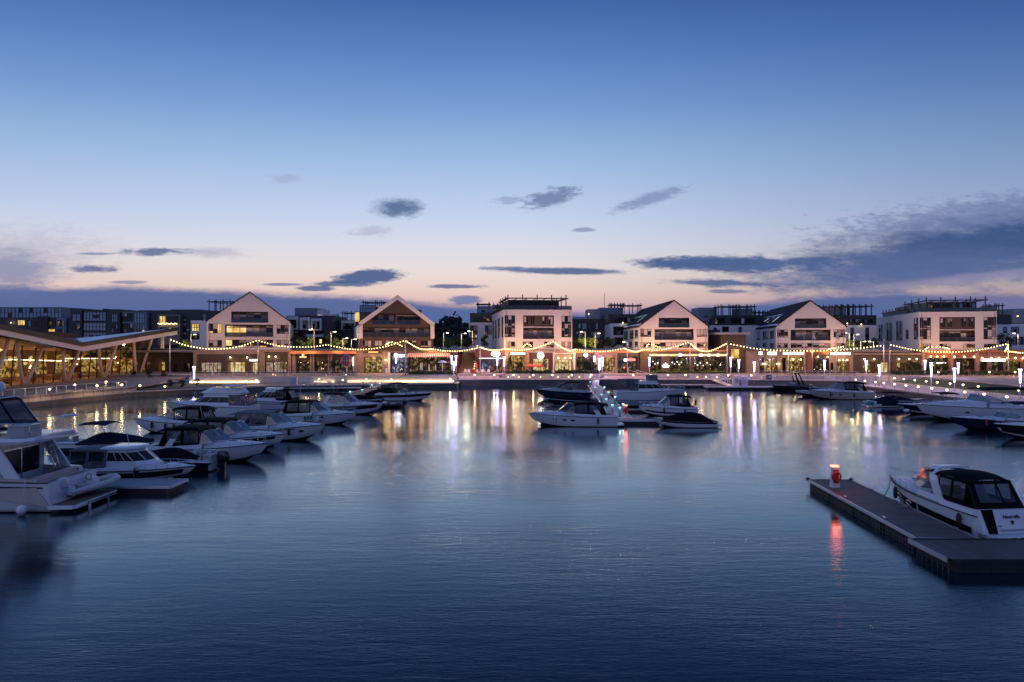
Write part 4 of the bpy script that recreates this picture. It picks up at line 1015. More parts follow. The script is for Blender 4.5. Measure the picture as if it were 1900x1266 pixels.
# dark entry tower
t = thing('entrance_tower', 'tall dark entry tower with projecting flat canopy and a yellow lit slot', 'building', (XA(1338, 167), 167, 0)); w = XA(1384, 167)-XA(1338, 167)
m = MB(); xf = lambda u_, d, z: (u_, d, z); hole = [(XA(1357, 167)-XA(1338, 167), ZA(665, 167), XA(1374, 167)-XA(1338, 167), ZA(648, 167), 1.2), (XA(1356, 167)-XA(1338, 167), GZ+.02, XA(1376, 167)-XA(1338, 167), ZA(669, 167), 1.2)]
facade(m, xf, 0, GZ, w, ZA(620, 167), hole, 1.2); m.quad((0, 0, GZ), (0, 14, GZ), (0, 14, ZA(620, 167)), (0, 0, ZA(620, 167))); m.quad((w, 0, GZ), (w, 14, GZ), (w, 14, ZA(620, 167)), (w, 0, ZA(620, 167))); m.build('wall', MAT['bronze'], t)
MB().box(-1.4, -1.6, ZA(621, 167), w+.6, 14, ZA(617, 167)).build('canopy', MAT['pale_grey'], t)
h = hole[0]; MB().quad((h[0], 1.15, h[1]), (h[2], 1.15, h[1]), (h[2], 1.15, h[3]), (h[0], 1.15, h[3])).build('lit_slot', MAT['flat_lit'], t)
h = hole[1]; panes(t, xf, *h[:4], 1.1, 3, 1, [1, 0, 0, 0, 0, 3, 0], frame='dark_frame', name='entrance_door')
for k in range(9): MB().box(w*(k+.5)/9-.05, -.12, ZA(638, 167), w*(k+.5)/9+.05, -.004, ZA(621.5, 167)).build('fin', MAT['charcoal'], t)
lamp((w*.6, -.8, ZA(655, 167)), 50, (1, .75, .3), .3, t)
t, U, Z, x0 = shop('tan front with stacked white box signs and a lit doorway', 1386, 1458, 'tan_stone', [(1409, 664, 1418, 691.8, 'room_dim', 1), (1422, 663, 1443, 691.8, 'room_warm', 4, .62), (1450, 664, 1458, 691.8, 'room_warm', 1)], fascia=('bronze', 650, 652, .2))
sign_box(t, U, Z, 1406.5, 652.5, 1414, 659, 'sign_white'); sign_box(t, U, Z, 1423, 652.8, 1440.5, 659, 'sign_white'); sign_box(t, U, Z, 1451.5, 653.5, 1457.8, 658.5, 'sign_white')
sconces(t, U, Z, (1415, 1419, 1441, 1445), 675, 16)
t, U, Z, x0 = shop('grey stone front with tall gold topped windows under a long white sign', 1458, 1496, 'tan_stone', [(1460, 663, 1492, 691.8, 'room_green', 5, .6)], fascia=('bronze', 650, 652, .2))
sign_box(t, U, Z, 1458.3, 653.5, 1489.5, 658.5, 'sign_white'); sconces(t, U, Z, (1471, 1485), 667, 14)
t, U, Z, x0 = shop('orange topped brown front with two ceiling lamps between the white signs', 1496, 1539, 'sign_dark', [(1507, 667, 1537, 691.5, 'room_dim', 4)], fascia=('orange_panel', 651, 658, .3), piers=((1497, 1505),), piermat='red_brick')
sconces(t, U, Z, (1517, 1535), 662, 34); letters(t, 'LEGNO', (U(1517), -.36, Z(657.4)), .55, 'sign_dark', .01)
t, U, Z, x0 = shop('tan store front with pale mullions and bright lamps at its right end', 1539, 1583, 'tan_stone', [(1541, 673.5, 1547, 691.6, 'room_dim', 1), (1552, 666, 1577, 691.6, 'room_green', 3, .64)], fascia=('bronze', 650, 651.5, .2))
sign_box(t, U, Z, 1539, 653.6, 1577, 659, 'sign_white'); sconces(t, U, Z, (1556, 1563.5, 1571), 668, 22)
t, U, Z, x0 = shop('long low dark brick front with three yellow lit windows', 1583, 1710, 'dark_brick', [(1601, 672, 1624, 691.8, 'room_green', 3, .8), (1634, 672.5, 1655.5, 691.8, 'room_bright', 3, .8), (1664, 673.5, 1679, 691.8, 'room_green', 2, .8), (1688, 672, 1705, 691.8, 'room_green', 3)], ztop=653.5, fascia=('tan_stone', 655.5, 658.5, .25))
sconces(t, U, Z, (1603, 1621, 1667, 1686, 1700), 666, 24)
t, U, Z, x0 = shop('dark restaurant front with three wall washers and a thin white name strip', 1710, 1764, 'red_brick', [(1716, 664, 1760, 691.6, 'room_dim', 6)], fascia=('orange_panel', 650, 656, .25), piers=((1710, 1715),))
sconces(t, U, Z, (1726, 1738, 1750), 661.5, 40); m = MB()
for a, b in ((1723, 1729), (1735.5, 1743), (1744, 1749), (1750, 1754.5)): m.box(U(a), -.42, Z(674), U(b), -.36, Z(673))
m.build('sign_lettering', MAT['sign_white'], t)
t, U, Z, x0 = shop('dark bay with a lit pale frame right of the three wall washers', 1764, 1815, 'red_brick', [(1767.5, 665, 1809, 691.6, 'room_dim', 6)], fascia=('tan_stone', 663, 664.6, .4), piers=((1764, 1767), (1810, 1815)))
sconces(t, U, Z, (1770, 1788, 1806), 661.8, 26)
t, U, Z, x0 = shop('restaurant front with a red and white glowing sign strip at the far right', 1815, 1960, 'red_brick', [(1818, 669, 1832, 691.6, 'room_dim', 2), (1838, 669, 1863, 691.6, 'room_dim', 3), (1866, 672, 1895, 691.6, 'room_dim', 4)], fascia=('orange_panel', 650, 653, .2), piers=((1832.5, 1837.5),))
m = MB(); m.box(U(1820), -.5, Z(670.4), U(1863), -.36, Z(666.4), 0); m.box(U(1817), -.48, Z(671), U(1822), -.34, Z(665), 1); m.build('lit_sign', [MAT['sign_white'], MAT['sign_red']], t)
sconces(t, U, Z, (1821, 1838, 1852, 1868, 1883, 1897), 664, 40)

# ---------------------------------------------------------------- blocks beyond
def block(label, y, boxes, wins=(), perg=(), lamps=(), name='apartment_block', base=7.75):
    """boxes: px0,py0,px1,py1(None=down to street),material,depth,setback,partname  wins: px0,py0,px1,py1,cols,rows,setback,kind"""
    pxm = (boxes[0][0]+boxes[0][2])/2; t = thing(name, label, 'building', (XA(pxm, y), y, 0)); ox = XA(pxm, y)
    for (a, c, b, d, mt, dep, sb, pn) in boxes:
        yy = y+sb; z0 = base if d is None else ZA(d, yy)
        MB().box(XA(a, yy)-ox, sb, z0, XA(b, yy)-ox, sb+dep, ZA(c, yy)).build(pn, MAT[mt], t)
    for (a, c, b, d, cols, rows, sb, kind) in wins:
        yy = y+sb; xf = lambda u_, dd, z: (u_, sb-.04+dd, z)
        wts = {'dark': [5, .5, 1, 1.5, 0, .3, 0], 'curtain': [.6, 0, .3, 6, 0, 0, 0], 'lit': [0, 0, 0, 0, 1, 0, 0], 'mix': [4, 2, 2, 1, .25, .4, 0], 'pale': [1, 5, 2, 0, 0, 0, 0]}[kind]
        panes(t, xf, XA(a, yy)-ox, ZA(d, yy), XA(b, yy)-ox, ZA(c, yy), -.02, cols, rows, wts, frame='dark_frame', fw=.12)
    for (a, b, zt, zb, n, sb, dep) in perg:
        yy = y+sb; pergola(t, XA(a, yy)-ox, sb, XA(b, yy)-ox, sb+dep, ZA(zb, yy), ZA(zt, yy), n, 2, .7)
    for (px, py, sb, e) in lamps:
        yy = y+sb; loc = (XA(px, yy)-ox, sb-.5, ZA(py, yy)); MB().sphere((0, 0, 0), .15, 8, 5).build('wall_lamp', MAT['sconce'], t, loc); lamp((loc[0], loc[1]-.5, loc[2]), e, (1, .74, .4), .3, t)
    return t
block('long glass walled block with slender roof vents at the far left', 235, [(-60, 570, 116, 592, 'blue_glass', 20, 6, 'upper_storey'), (-60, 590, 131, None, 'charcoal', 20, 0, 'wall'), (69, 587, 88, 625, 'dark_brick', 1, -.8, 'bay'), (105, 590, 122, 627, 'pale_grey', .8, -.7, 'bay')],
    [(-58, 571, 115, 590, 26, 2, 6, 'curtain'), (33, 594, 47, 604, 3, 1, 0, 'lit'), (52, 596, 68, 606, 3, 1, 0, 'dark'), (72, 595, 84, 606, 2, 1, -.8, 'mix'), (90, 596, 103, 605, 2, 1, 0, 'dark'), (90, 610.5, 103, 616, 2, 1, 0, 'lit'), (107, 594, 120, 606, 3, 1, -.7, 'mix'), (107, 610, 120, 621, 3, 1, -.7, 'mix')], lamps=((22, 599, 0, 30),))
block('dark brick corner block with a three storey glass grid left of the pavilion peak', 215, [(130, 572.5, 152, None, 'charcoal', 16, 0, 'wall'), (152, 576, 198, None, 'charcoal', 16, .6, 'glazed_wing')],
    [(134, 583, 150, 596, 2, 2, 0, 'curtain'), (134, 600, 150, 612, 2, 2, 0, 'dark'), (154, 579, 197, 596, 7, 3, .6, 'curtain'), (154, 599, 197, 614, 7, 2, .6, 'curtain'), (154, 617, 197, 628, 7, 2, .6, 'curtain')])
block('charcoal block with pale framed balcony bays right of the glass grid', 212, [(198, 574, 222, None, 'charcoal', 16, 0, 'wall'), (222, 579, 272, None, 'pale_grey', 14, 1, 'framed_bay'), (190, 573, 196, 578, 'charcoal', 3, 2, 'stair_head')],
    [(207, 583, 219, 598, 3, 2, 0, 'curtain'), (207, 602, 219, 617, 3, 2, 0, 'dark'), (225, 581, 247, 597, 4, 2, 1, 'dark'), (249, 581, 269, 600, 4, 2, 1, 'curtain'), (225, 600, 247, 622, 4, 2, 1, 'dark'), (249, 603, 269, 622, 4, 2, 1, 'mix')])
t = block('long dark block with a glazed top floor and one festive lit balcony', 214.5, [(256, 576, 372, None, 'charcoal', 18, 0, 'wall'), (293, 584, 334, 640, 'tan_stone', 2, -2, 'balcony_bay'), (316, 574, 371, 586, 'blue_glass', 10, 3, 'upper_storey')],
    [(318, 575, 370, 585, 14, 1, 3, 'curtain'), (262, 583, 280, 598, 4, 2, 0, 'dark'), (262, 602, 280, 616, 4, 2, 0, 'mix'), (296, 586.5, 308, 602, 2, 1, -2, 'lit'), (310, 586.5, 331, 602, 4, 1, -2, 'dark'), (296, 608, 331, 622, 6, 1, -2, 'mix'), (340, 592, 352, 606, 2, 2, 0, 'dark'), (340, 610, 352, 624, 2, 2, 0, 'mix')])
b0 = None
for k in range(14):
    loc = (XA(295+k*2.6, 212.5)-XA(314, 214.5), -2.4, ZA(600.5+(k % 3)*.6, 212.5))
    if b0 is None: b0 = MB().sphere((0, 0, 0), .16, 6, 4).build('balcony_light', MAT['bulb'], t, loc)
    else:
        o = b0.copy(); SC.collection.objects.link(o); o.parent = t; o.location = loc
block('small white end wall with one tall lit window beside the cream gable', 187, [(354, 595, 392, None, 'white_wall', 14, 0, 'wall')], [(356, 600.5, 370, 615, 3, 2, 0, 'lit'), (356, 618, 370, 630, 3, 2, 0, 'dark')])
block('dark penthouse with open steel pergola behind the cream gable', 205, [(372, 577, 470, None, 'charcoal', 18, 0, 'wall')], [(374, 583, 384, 597, 3, 1, 0, 'dark')], [(388, 440, 560, 577, 4, 2, 8)])
block('terraced white framed row with a blue grey roof volume between the first two gables', 214, [(530, 586, 618, None, 'charcoal', 18, 1, 'wall'), (530, 587, 552.5, 612, 'white_wall', 1.2, -.2, 'window_surround'), (556, 589, 574.5, 612, 'white_wall', 1.2, -.2, 'window_surround'), (577.5, 591, 596, 613, 'white_wall', 1.2, -.2, 'window_surround'), (547, 571.5, 586, 588, 'pale_grey', 12, 5, 'roof_volume'), (586, 574.5, 600, 588, 'white_wall', 8, 6, 'roof_volume'), (568, 621, 605, 625, 'white_wall', 3, -2, 'porch_roof')],
    [(532, 593.5, 550, 609, 3, 1, -.2, 'dark'), (562, 595, 572, 610, 2, 1, -.2, 'mix'), (580, 596.5, 593, 611, 3, 1, -.2, 'mix'), (534, 614, 560, 626, 4, 1, 1, 'dark'), (572, 611, 600, 621, 4, 1, 1, 'dark'), (592, 629, 598, 638, 1, 1, 1, 'lit')], lamps=((549, 633, 1, 20), (580, 611, -.4, 14)))
t = block('lit curved rooftop drum on a dark stepped block behind the orange fascia', 222, [(598, 594, 664, None, 'charcoal', 16, 0, 'wall'), (600, 595, 616, 612, 'white_wall', 1, -.6, 'window_surround'), (633, 595, 660, 612, 'white_wall', 1, -.6, 'window_surround')], [(602, 599, 613, 610, 2, 1, -.6, 'dark'), (636, 600, 657, 611, 4, 1, -.6, 'dark'), (642, 610.5, 655, 612.5, 3, 1, -.7, 'pale')], [(636, 660, 581, 593, 3, 2, 6)], lamps=((596, 588, -1.5, 90), (619, 588, -1.5, 90)))
m = MB(); cx = 0
m.lathe([(3.0, ZA(594, 222)), (3.0, ZA(582.5, 222)), (2.8, ZA(582, 222))], 20, (XA(607, 222)-XA(631, 222), 3.2, 0)); m.lathe([(1.6, ZA(594, 222)), (1.6, ZA(583, 222))], 16, (XA(595, 222)-XA(631, 222), 2.6, 0)); m.build('rooftop_drum', MAT['cream'], t)
block('dark glazed penthouse with flat steel frame behind the brick gable', 205, [(664, 580, 720, None, 'charcoal', 14, 0, 'wall'), (667, 566, 697, 581, 'blue_glass', 8, 2, 'upper_storey')], [(668, 567, 696, 580, 5, 2, 2, 'curtain'), (774, 575, 782, 585, 2, 1, 2, 'curtain')], [(674, 697, 561, 567, 1, 2, 6), (708, 740, 561.5, 575, 2, 2, 6)])
m = MB().lathe([(.5, ZA(597, 203)), (.68, ZA(594, 203)), (.68, ZA(582, 203)), (.55, ZA(580, 203))], 14)
lt = thing('stair_lantern', 'yellow glowing rounded stair lantern left of the brick gable roof', 'lantern', (XA(662.5, 203), 203, 0)); m.build('lantern_glass', MAT['flat_lit'], lt); MB().lathe([(.5, 7.75), (.5, ZA(597, 203)-.02)], 14).build('stair_shaft', MAT['charcoal'], lt)
block('white and charcoal stepped block with rooftop frame left of the flat white building', 200, [(870, 598.5, 914, None, 'white_wall', 14, 0, 'wall'), (872, 581, 922, 599, 'charcoal', 12, 3, 'upper_storey'), (886, 568, 940, 582, 'blue_glass', 10, 6, 'penthouse')],
    [(872, 604, 886, 630, 2, 2, 0, 'dark'), (900, 604, 912, 621, 2, 2, 0, 'dark'), (878, 588, 915, 597, 6, 1, 3, 'dark'), (888, 570, 917, 580, 5, 1, 6, 'curtain')], [(886, 907, 564.5, 581, 1, 6, 5), (916, 935, 567, 582, 3, 8, 5)], lamps=((919, 577, 6, 12),))
block('dark stepped block with grey plant room right of the flat white building', 212, [(1060, 592, 1126, None, 'charcoal', 16, 0, 'wall'), (1091, 574, 1114, 593, 'pale_grey', 8, 3, 'plant_room'), (1113, 571, 1156, 592, 'pale_grey', 8, 6, 'plant_room'), (1122, 586, 1135, 640, 'tan_stone', 4, -1.5, 'lit_wall'), (1062, 588, 1090, 592, 'blue_glass', .2, 1, 'roof_rail')],
    [(1068, 600, 1078, 610, 2, 1, 0, 'dark'), (1080, 600, 1092, 612, 3, 1, 0, 'dark'), (1096, 600, 1110, 612, 3, 1, 0, 'dark'), (1068, 615, 1090, 628, 4, 1, 0, 'dark'), (1096, 615, 1118, 628, 4, 1, 0, 'mix')], [(1158, 1189, 567, 582, 2, 3, 6), (1134, 1157, 566, 571, 4, 6, 5)], lamps=((1127, 592, -2, 60), (1092, 583, 2, 16)))
block('white cornered block with dark top storey behind the left slate roof', 198, [(1133, 600.5, 1196, None, 'white_wall', 14, 0, 'wall'), (1128, 583, 1188, 601, 'charcoal', 12, 3, 'upper_storey')], [(1138, 606, 1158, 622, 3, 2, 0, 'dark'), (1140, 626, 1156, 640, 3, 1, 0, 'mix'), (1132, 589, 1170, 599, 6, 1, 3, 'dark')], lamps=((1155, 599, 0, 10),))
m = MB().tube([(XA(1121.5, 225), 225, ZA(575, 225)), (XA(1121.5, 225), 225, ZA(545, 225))], .07, 5); tag(m.build('antenna_mast', MAT['charcoal']), 'thin antenna mast rising above the grey plant room in the middle', 'mast')
block('white block with charcoal attic and open pergola between the slate roofed gables', 200, [(1318, 604, 1440, None, 'white_wall', 16, 0, 'wall'), (1320, 585, 1416, 604.5, 'charcoal', 14, 2, 'upper_storey'), (1371, 573, 1396, 586, 'pale_grey', 6, 5, 'penthouse'), (1290, 590, 1322, None, 'pale_grey', 12, 4, 'side_wing'), (1297, 571, 1330, 592, 'pale_grey', 9, 10, 'plant_room')],
    [(1324, 608, 1330, 618, 1, 1, 0, 'dark'), (1340, 606, 1352, 617, 2, 1, 0, 'dark'), (1370, 607, 1376, 617, 1, 1, 0, 'dark'), (1326, 590, 1345, 601, 4, 1, 2, 'dark'), (1356, 590, 1400, 601, 7, 1, 2, 'dark'), (1305, 596, 1314, 608, 2, 1, 4, 'dark')], [(1338, 1367, 569, 585, 2, 3, 6), (1371, 1400, 569, 585, 2, 3.2, 6), (1402, 1424, 580, 585, 3, 4, 4)])
block('white block with tall slit windows and charcoal attic beyond the second slate roof', 198, [(1555, 603.5, 1626, None, 'white_wall', 14, 0, 'wall'), (1552, 585, 1626, 604, 'charcoal', 12, 2, 'upper_storey'), (1530, 571, 1570, 586, 'pale_grey', 8, 4, 'penthouse')], [(1578, 608, 1584, 631, 1, 2, 0, 'dark'), (1605.5, 608, 1612, 634, 1, 2, 0, 'dark'), (1576, 592, 1620, 600, 8, 1, 2, 'dark')], [(1528, 1560, 569.5, 585, 3, 3, 6), (1562, 1582, 568.5, 585, 2, 3.3, 6), (1584, 1617, 568.5, 585, 3, 3, 6)], lamps=((1570.5, 600.5, 0, 10), (1596.5, 602, 0, 10)))
block('pale block with dark attic and a blue grey roof volume at the right edge', 198, [(1842, 602.5, 1935, None, 'white_wall', 14, 0, 'wall'), (1842, 584, 1876, 603, 'charcoal', 12, 2, 'upper_storey'), (1880, 573, 1935, 600, 'pale_grey', 10, 6, 'roof_volume')], [(1861, 607, 1868, 618, 1, 1, 0, 'dark'), (1876, 607, 1890, 619, 3, 1, 0, 'dark'), (1880, 625, 1899, 640, 4, 1, 0, 'dark')], [(1846, 1860, 567.5, 584, 2, 3, 5)], lamps=((1886, 587, 3, 60),))
block('dim grey block filling the gap beside the entry tower', 185, [(1316, 612, 1336, None, 'charcoal', 8, 0, 'wall')], [(1320, 618, 1331, 630, 2, 2, 0, 'dark')])
# ---------------------------------------------------------------- boats
# local axes: +x towards the bow, origin at the middle of the stern on the water
def lerp(a, b, f): return a+(b-a)*f
class Boat:
    def __init__(s, label, x, y, heading, L, B, fs=.85, fb=1.35, name='motor_boat', cat='boat', hull='gelcoat', stripe=None, boot='antifoul', deck='gel_deck', group='boats moored in the marina', fine=2.2, stripe2=None):
        s.L, s.B, s.fs, s.fb, s.fine = L, B, fs, fb, fine
        s.t = thing(name, label, cat, (x, y, 0), heading, group); s.deckmat = deck
        s.hull(hull, stripe or hull, boot, deck)
    def hb(s, t): return s.B/2*((.93+.07*min(1, t/.35)) if t < .42 else max(.03, 1-((t-.42)/.58)**s.fine))
    def zs(s, t): return s.fs+(s.fb-s.fs)*t**1.5
    def hull(s, m, st, boot, deck):
        N_ = 18; rings = []
        for i in range(N_+1):
            t = i/N_; h = s.hb(t); z = s.zs(t); f4 = t**5
            c = h*(.90-.42*t**3); zc = .06+.62*s.fb*max(0, t-.5)**2/.25*.62
            zk = -.35+(.35+.45*s.fb)*max(0, (t-.72)/.28)**2
            xs, xm, xc, xk = s.L*t, s.L*(t-.025*f4), s.L*(t-.07*f4), s.L*(t-.13*f4)
            zm = zc+(z-zc)*.52; hm = lerp(c, h, .62)
            zw = zc+(z-zc)*.12; hw = lerp(c, h, .2)
            r = [(xs, -h, z), (xm, -hm, zm), (lerp(xc, xm, .3), -hw, zw), (xc, -c, zc), (xk, 0, zk), (xc, c, zc), (lerp(xc, xm, .3), hw, zw), (xm, hm, zm), (xs, h, z)]
            rings.append(r)
        mp = {0: 1, 7: 1, 1: 0, 6: 0, 2: 0, 5: 0, 3: 2, 4: 2}
        mb = MB(); mb.loft(rings, 0, False, False, True, fm=lambda i, j: mp[j])
        mb.add(rings[0], [list(range(9))], 0)
        mb.build('hull', [MAT[m], MAT[st], MAT[boot]], s.t)
        e = MB(); e.tube([(s.L*i/N_, -s.hb(i/N_)-.01, s.zs(i/N_)) for i in range(N_+1)]+[(s.L*i/N_, s.hb(i/N_)+.01, s.zs(i/N_)) for i in range(N_, -1, -1)], .035, 5); e.build('rub_rail', MAT['rubber' if st != 'hull_black' else 'chrome'], s.t)
    def trunk(s, t0=.5, t1=.97, h=.38, wide=.74, m=None, hatch=True):
        """raised foredeck, closed by a bulkhead at t0"""
        rings = []; n = 9
        for i in range(n+1):
            t = lerp(t0, t1, i/n); b = s.hb(t)*.985; z = s.zs(t)+.012; f = 1-(i/n)**1.7; hh = h*f+.03
            w = b*wide*(1-.15*i/n); x = s.L*t
            rings.append([(x, -b, z), (x, -w-.06, z+.04), (x, -w, z+hh*.9), (x, -w*.5, z+hh*1.06), (x, 0, z+hh*1.12), (x, w*.5, z+hh*1.06), (x, w, z+hh*.9), (x, w+.06, z+.04), (x, b, z)])
        t = 1.0; rings.append([(s.L, y_*.0, s.zs(1)+.03) for y_ in range(9)])
        mb = MB(); mb.loft(rings, 0, False, False, True)
        r0 = rings[0]; mb.add(r0+[(r0[0][0], r0[0][1], .4), (r0[-1][0], r0[-1][1], .4)], [[9, 0, 1, 2, 3, 4, 5, 6, 7, 8, 10]], 0)
        d = mb.build('deck', MAT[m or s.deckmat], s.t); s.trunk_h = h; s.t0 = t0
        if hatch:
            t = lerp(t0, t1, .42); x = s.L*t; z = s.zs(t)+h*(1-.42**1.7)*1.1+.06
            MB().box(x-.25, -.28, z-.05, x+.25, .28, z+.03).build('hatch', MAT['night_glass'], d)
        return d
    def cockpit(s, t1=.5, coam=.32, floor=.45, seat=True, m=None):
        rings = []; n = 6
        for i in range(n+1):
            t = t1*i/n; b = s.hb(t)*.985; z = s.zs(t)+.012; x = s.L*t
            cz = z+coam*(.75+.25*i/n)
            rings.append([(x, -b, z), (x, -b+.10, cz), (x, -b+.30, cz), (x, -b+.34, floor), (x, b-.34, floor), (x, b-.30, cz), (x, b-.10, cz), (x, b, z)])
        mb = MB().loft(rings, 0)
        b = s.hb(0)*.985; z = s.zs(0)+.012; mb.hexa([(0, -b, .1), (.22, -b, .1), (.22, b, .1), (0, b, .1)], [(-.06, -b, z+coam*.7), (.22, -b, z+coam*.7), (.22, b, z+coam*.7), (-.06, b, z+coam*.7)])
        c = mb.build('cockpit', MAT[m or s.deckmat], s.t); s.coam = coam; s.floor = floor
        if seat:
            sm = MB(); w = b-.4
            sm.box(.25, -w, floor, .85, w, floor+.42); sm.box(.23, -w, floor+.42, .38, w, floor+.8)
            sm.box(s.L*t1*.72, -w, floor, s.L*t1*.84, -w+.75, floor+.5); sm.box(s.L*t1*.70, -w, floor+.5, s.L*t1*.73, -w+.75, floor+1.0)
            sm.build('seat', MAT['vinyl_seat'], c)
        return c
    def windshield(s, t0, t1, h=.62, base=None, rake=.75, m='screen_glass', w=.80, frame='chrome'):
        """wrap-around screen: wings start at t0, centre at t1"""
        bz = base
        pts = []
        for f, k in ((0, 1.0), (.35, .97), (.72, .78), (1, .42)): pts.append((lerp(t0, t1, f), k*w*s.hb(t0)))
        zz = lambda t: (s.zs(t)+(s.trunk_h*.95+.03 if t > s.t0-.02 else s.coam)) if bz is None else bz
        low = [(s.L*t, -y, zz(t)) for t, y in pts]+[(s.L*t, y, zz(t)) for t, y in reversed(pts)]
        H_ = [.35, .75, 1, 1]; H_ = H_+H_[::-1]
        up = [(p[0]-rake*h*H_[i], p[1]*.93, p[2]+h*H_[i]) for i, p in enumerate(low)]
        g = MB().loft([low, up], 0).build('windshield', MAT[m], s.t)
        f = MB(); f.tube(up, .028, 5); f.tube(low, .022, 5)
        for i in (0, 2, 3, 4, 5, 7): f.tube([low[i], up[i]], .02, 4)
        f.build('frame', MAT[frame], g)
        s.ws_top = up
        return g
    def canopy(s, x0, x1, z, w, m='canvas_black', curve=.16, droop=.10, th=.05, name='canopy', legs=True, zf=None):
        n = 8; k = 8; rings = []; zf = z if zf is None else zf
        for i in range(n+1):
            f = i/n; x = lerp(x0, x1, f); zz = lerp(z, zf, f)-droop*(2*f-1)**2
            rings.append([(x, w*math.sin(a), zz+curve*math.cos(a)-curve) for a in [lerp(-math.pi/2, math.pi/2, j/k) for j in range(k+1)]])
        mb = MB().loft(rings, 0, smooth=True); mb.loft([[(p[0], p[1], p[2]-th) for p in r] for r in rings], 0, smooth=True)
        mb.loft([rings[0], [(p[0], p[1], p[2]-th) for p in rings[0]]], 0); mb.loft([rings[-1], [(p[0], p[1], p[2]-th) for p in rings[-1]]], 0)
        c = mb.build(name, MAT[m], s.t)
        if legs:
            f = MB(); xm = (x0+x1)/2
            for sy in (-1, 1):
                yb = sy*min(w+.05, s.hb(.3)*.93); zb = s.zs(.2)+.25
                f.tube([(x0+.2, sy*w*.95, z-curve*.9), (xm, yb, zb)], .022, 4); f.tube([(x1-.2, sy*w*.95, zf-curve*.9), (xm, yb, zb)], .022, 4); f.tube([(xm, sy*w*.97, (z+zf)/2-curve), (xm+.3, yb, zb)], .02, 4)
            f.build('canopy_frame', MAT['chrome'], c)
        return c
    def enclosure(s, x0, x1, ztop, w, zbot, m='canvas_black', clear='vinyl_clear', aft=True, slope=.6, windows=True, sidewin=2):
        """canvas side and aft curtains with clear panels, hung under a canopy"""
        e = MB(); v = MB()
        A = lambda x, y, z: (x, y, z)
        for sy in (-1, 1):
            wb = s.hb(.25)*.93
            n = sidewin; L0, L1 = x0-slope*.0, x1
            for i in range(n):
                a, b = lerp(x0, x1, i/n), lerp(x0, x1, (i+1)/n); g = .10
                def q(p0, p1, f0, f1, mb):
                    P_ = lambda x, f: (x-(slope*(1-f) if i == 0 and x == a else 0), sy*lerp(wb, w, f), lerp(zbot, ztop, f))
                    mb.add([P_(p0, f0), P_(p1, f0), P_(p1, f1), P_(p0, f1)], [(0, 1, 2, 3)])
                q(a, b, 0, .2, e); q(a, b, .88, 1, e); q(a, a+g, .2, .88, e); q(b-g, b, .2, .88, e)
                P2 = lambda x, f: (x, sy*(lerp(wb, w, f)-.005), lerp(zbot, ztop, f))
                v.add([P2(a+g, .2), P2(b-g, .2), P2(b-g, .88), P2(a+g, .88)], [(0, 1, 2, 3)])
                if i == 0 and slope: e.add([(a-slope, sy*wb, zbot), (a, sy*wb, zbot), (a, sy*w, ztop)], [(0, 1, 2)])
        if aft:
            wb = s.hb(.1)*.93
            def q2(u0, u1, f0, f1, mb, off=0):
                P_ = lambda u_, f: (x0-slope*(1-f)-off, u_*lerp(wb, w, f), lerp(zbot, ztop, f))
                mb.add([P_(u0, f0), P_(u1, f0), P_(u1, f1), P_(u0, f1)], [(0, 1, 2, 3)])
            q2(-1, 1, 0, .22, e); q2(-1, 1, .88, 1, e)
            for u0, u1 in ((-1, -.82), (-.30, -.22), (.74, .82), (.82, 1)): q2(u0, u1, .22, .88, e)
            q2(-.82, -.30, .22, .88, v, -.01); q2(-.22, .74, .22, .88, v, -.01)
        c = e.build('canvas_enclosure', MAT[m], s.t)
        v.build('clear_panel', MAT[clear], c)
        return c
    def arch(s, xb, zt, w, lean=.9, m='gelcoat', th=.28, zb=None, deep=.5):
        zb = s.zs(.2)+.15 if zb is None else zb; wb = s.hb(.25)*.95
        mb = MB(); rings = []
        for k in range(13):
            a = k/12; ang = math.pi*a
            y = -math.cos(ang); yy = math.copysign(abs(y)**.45, y); zz = math.sin(ang)**.45 if 0 < a < 1 else 0
            Y = yy*lerp(wb, w, zz); Z_ = lerp(zb, zt, zz); X = xb+lean*zz
            d = lerp(deep*1.2, deep, zz)
            nx, nz = (-yy*.12, .12*zz)
            rings.append([(X-d/2, Y, Z_), (X+d/2, Y, Z_), (X+d/2, Y-yy*.14, Z_-.12*zz), (X-d/2, Y-yy*.14, Z_-.12*zz)])
        mb.loft(rings, 0, True, True); return mb.build('radar_arch', MAT[m], s.t)
    def rail(s, t0=.55, h=.55, m='chrome', n=5):
        mb = MB(); p1 = [(s.L*lerp(t0, .985, i/10), -s.hb(lerp(t0, .985, i/10))*.9, s.zs(lerp(t0, .985, i/10))+h*min(1, i/2+.25)) for i in range(11)]
        p2 = [(x, -y, z) for x, y, z in reversed(p1)]
        mb.tube(p1+[(s.L*1.01, 0, s.zs(1)+h)]+p2, .022, 4)
        for i in range(1, n+1):
            t = lerp(t0, .97, i/n)
            for sy in (-1, 1): mb.tube([(s.L*t, sy*s.hb(t)*.92, s.zs(t)), (s.L*t, sy*s.hb(t)*.9, s.zs(t)+h)], .016, 4)
        return mb.build('bow_rail', MAT[m], s.t)
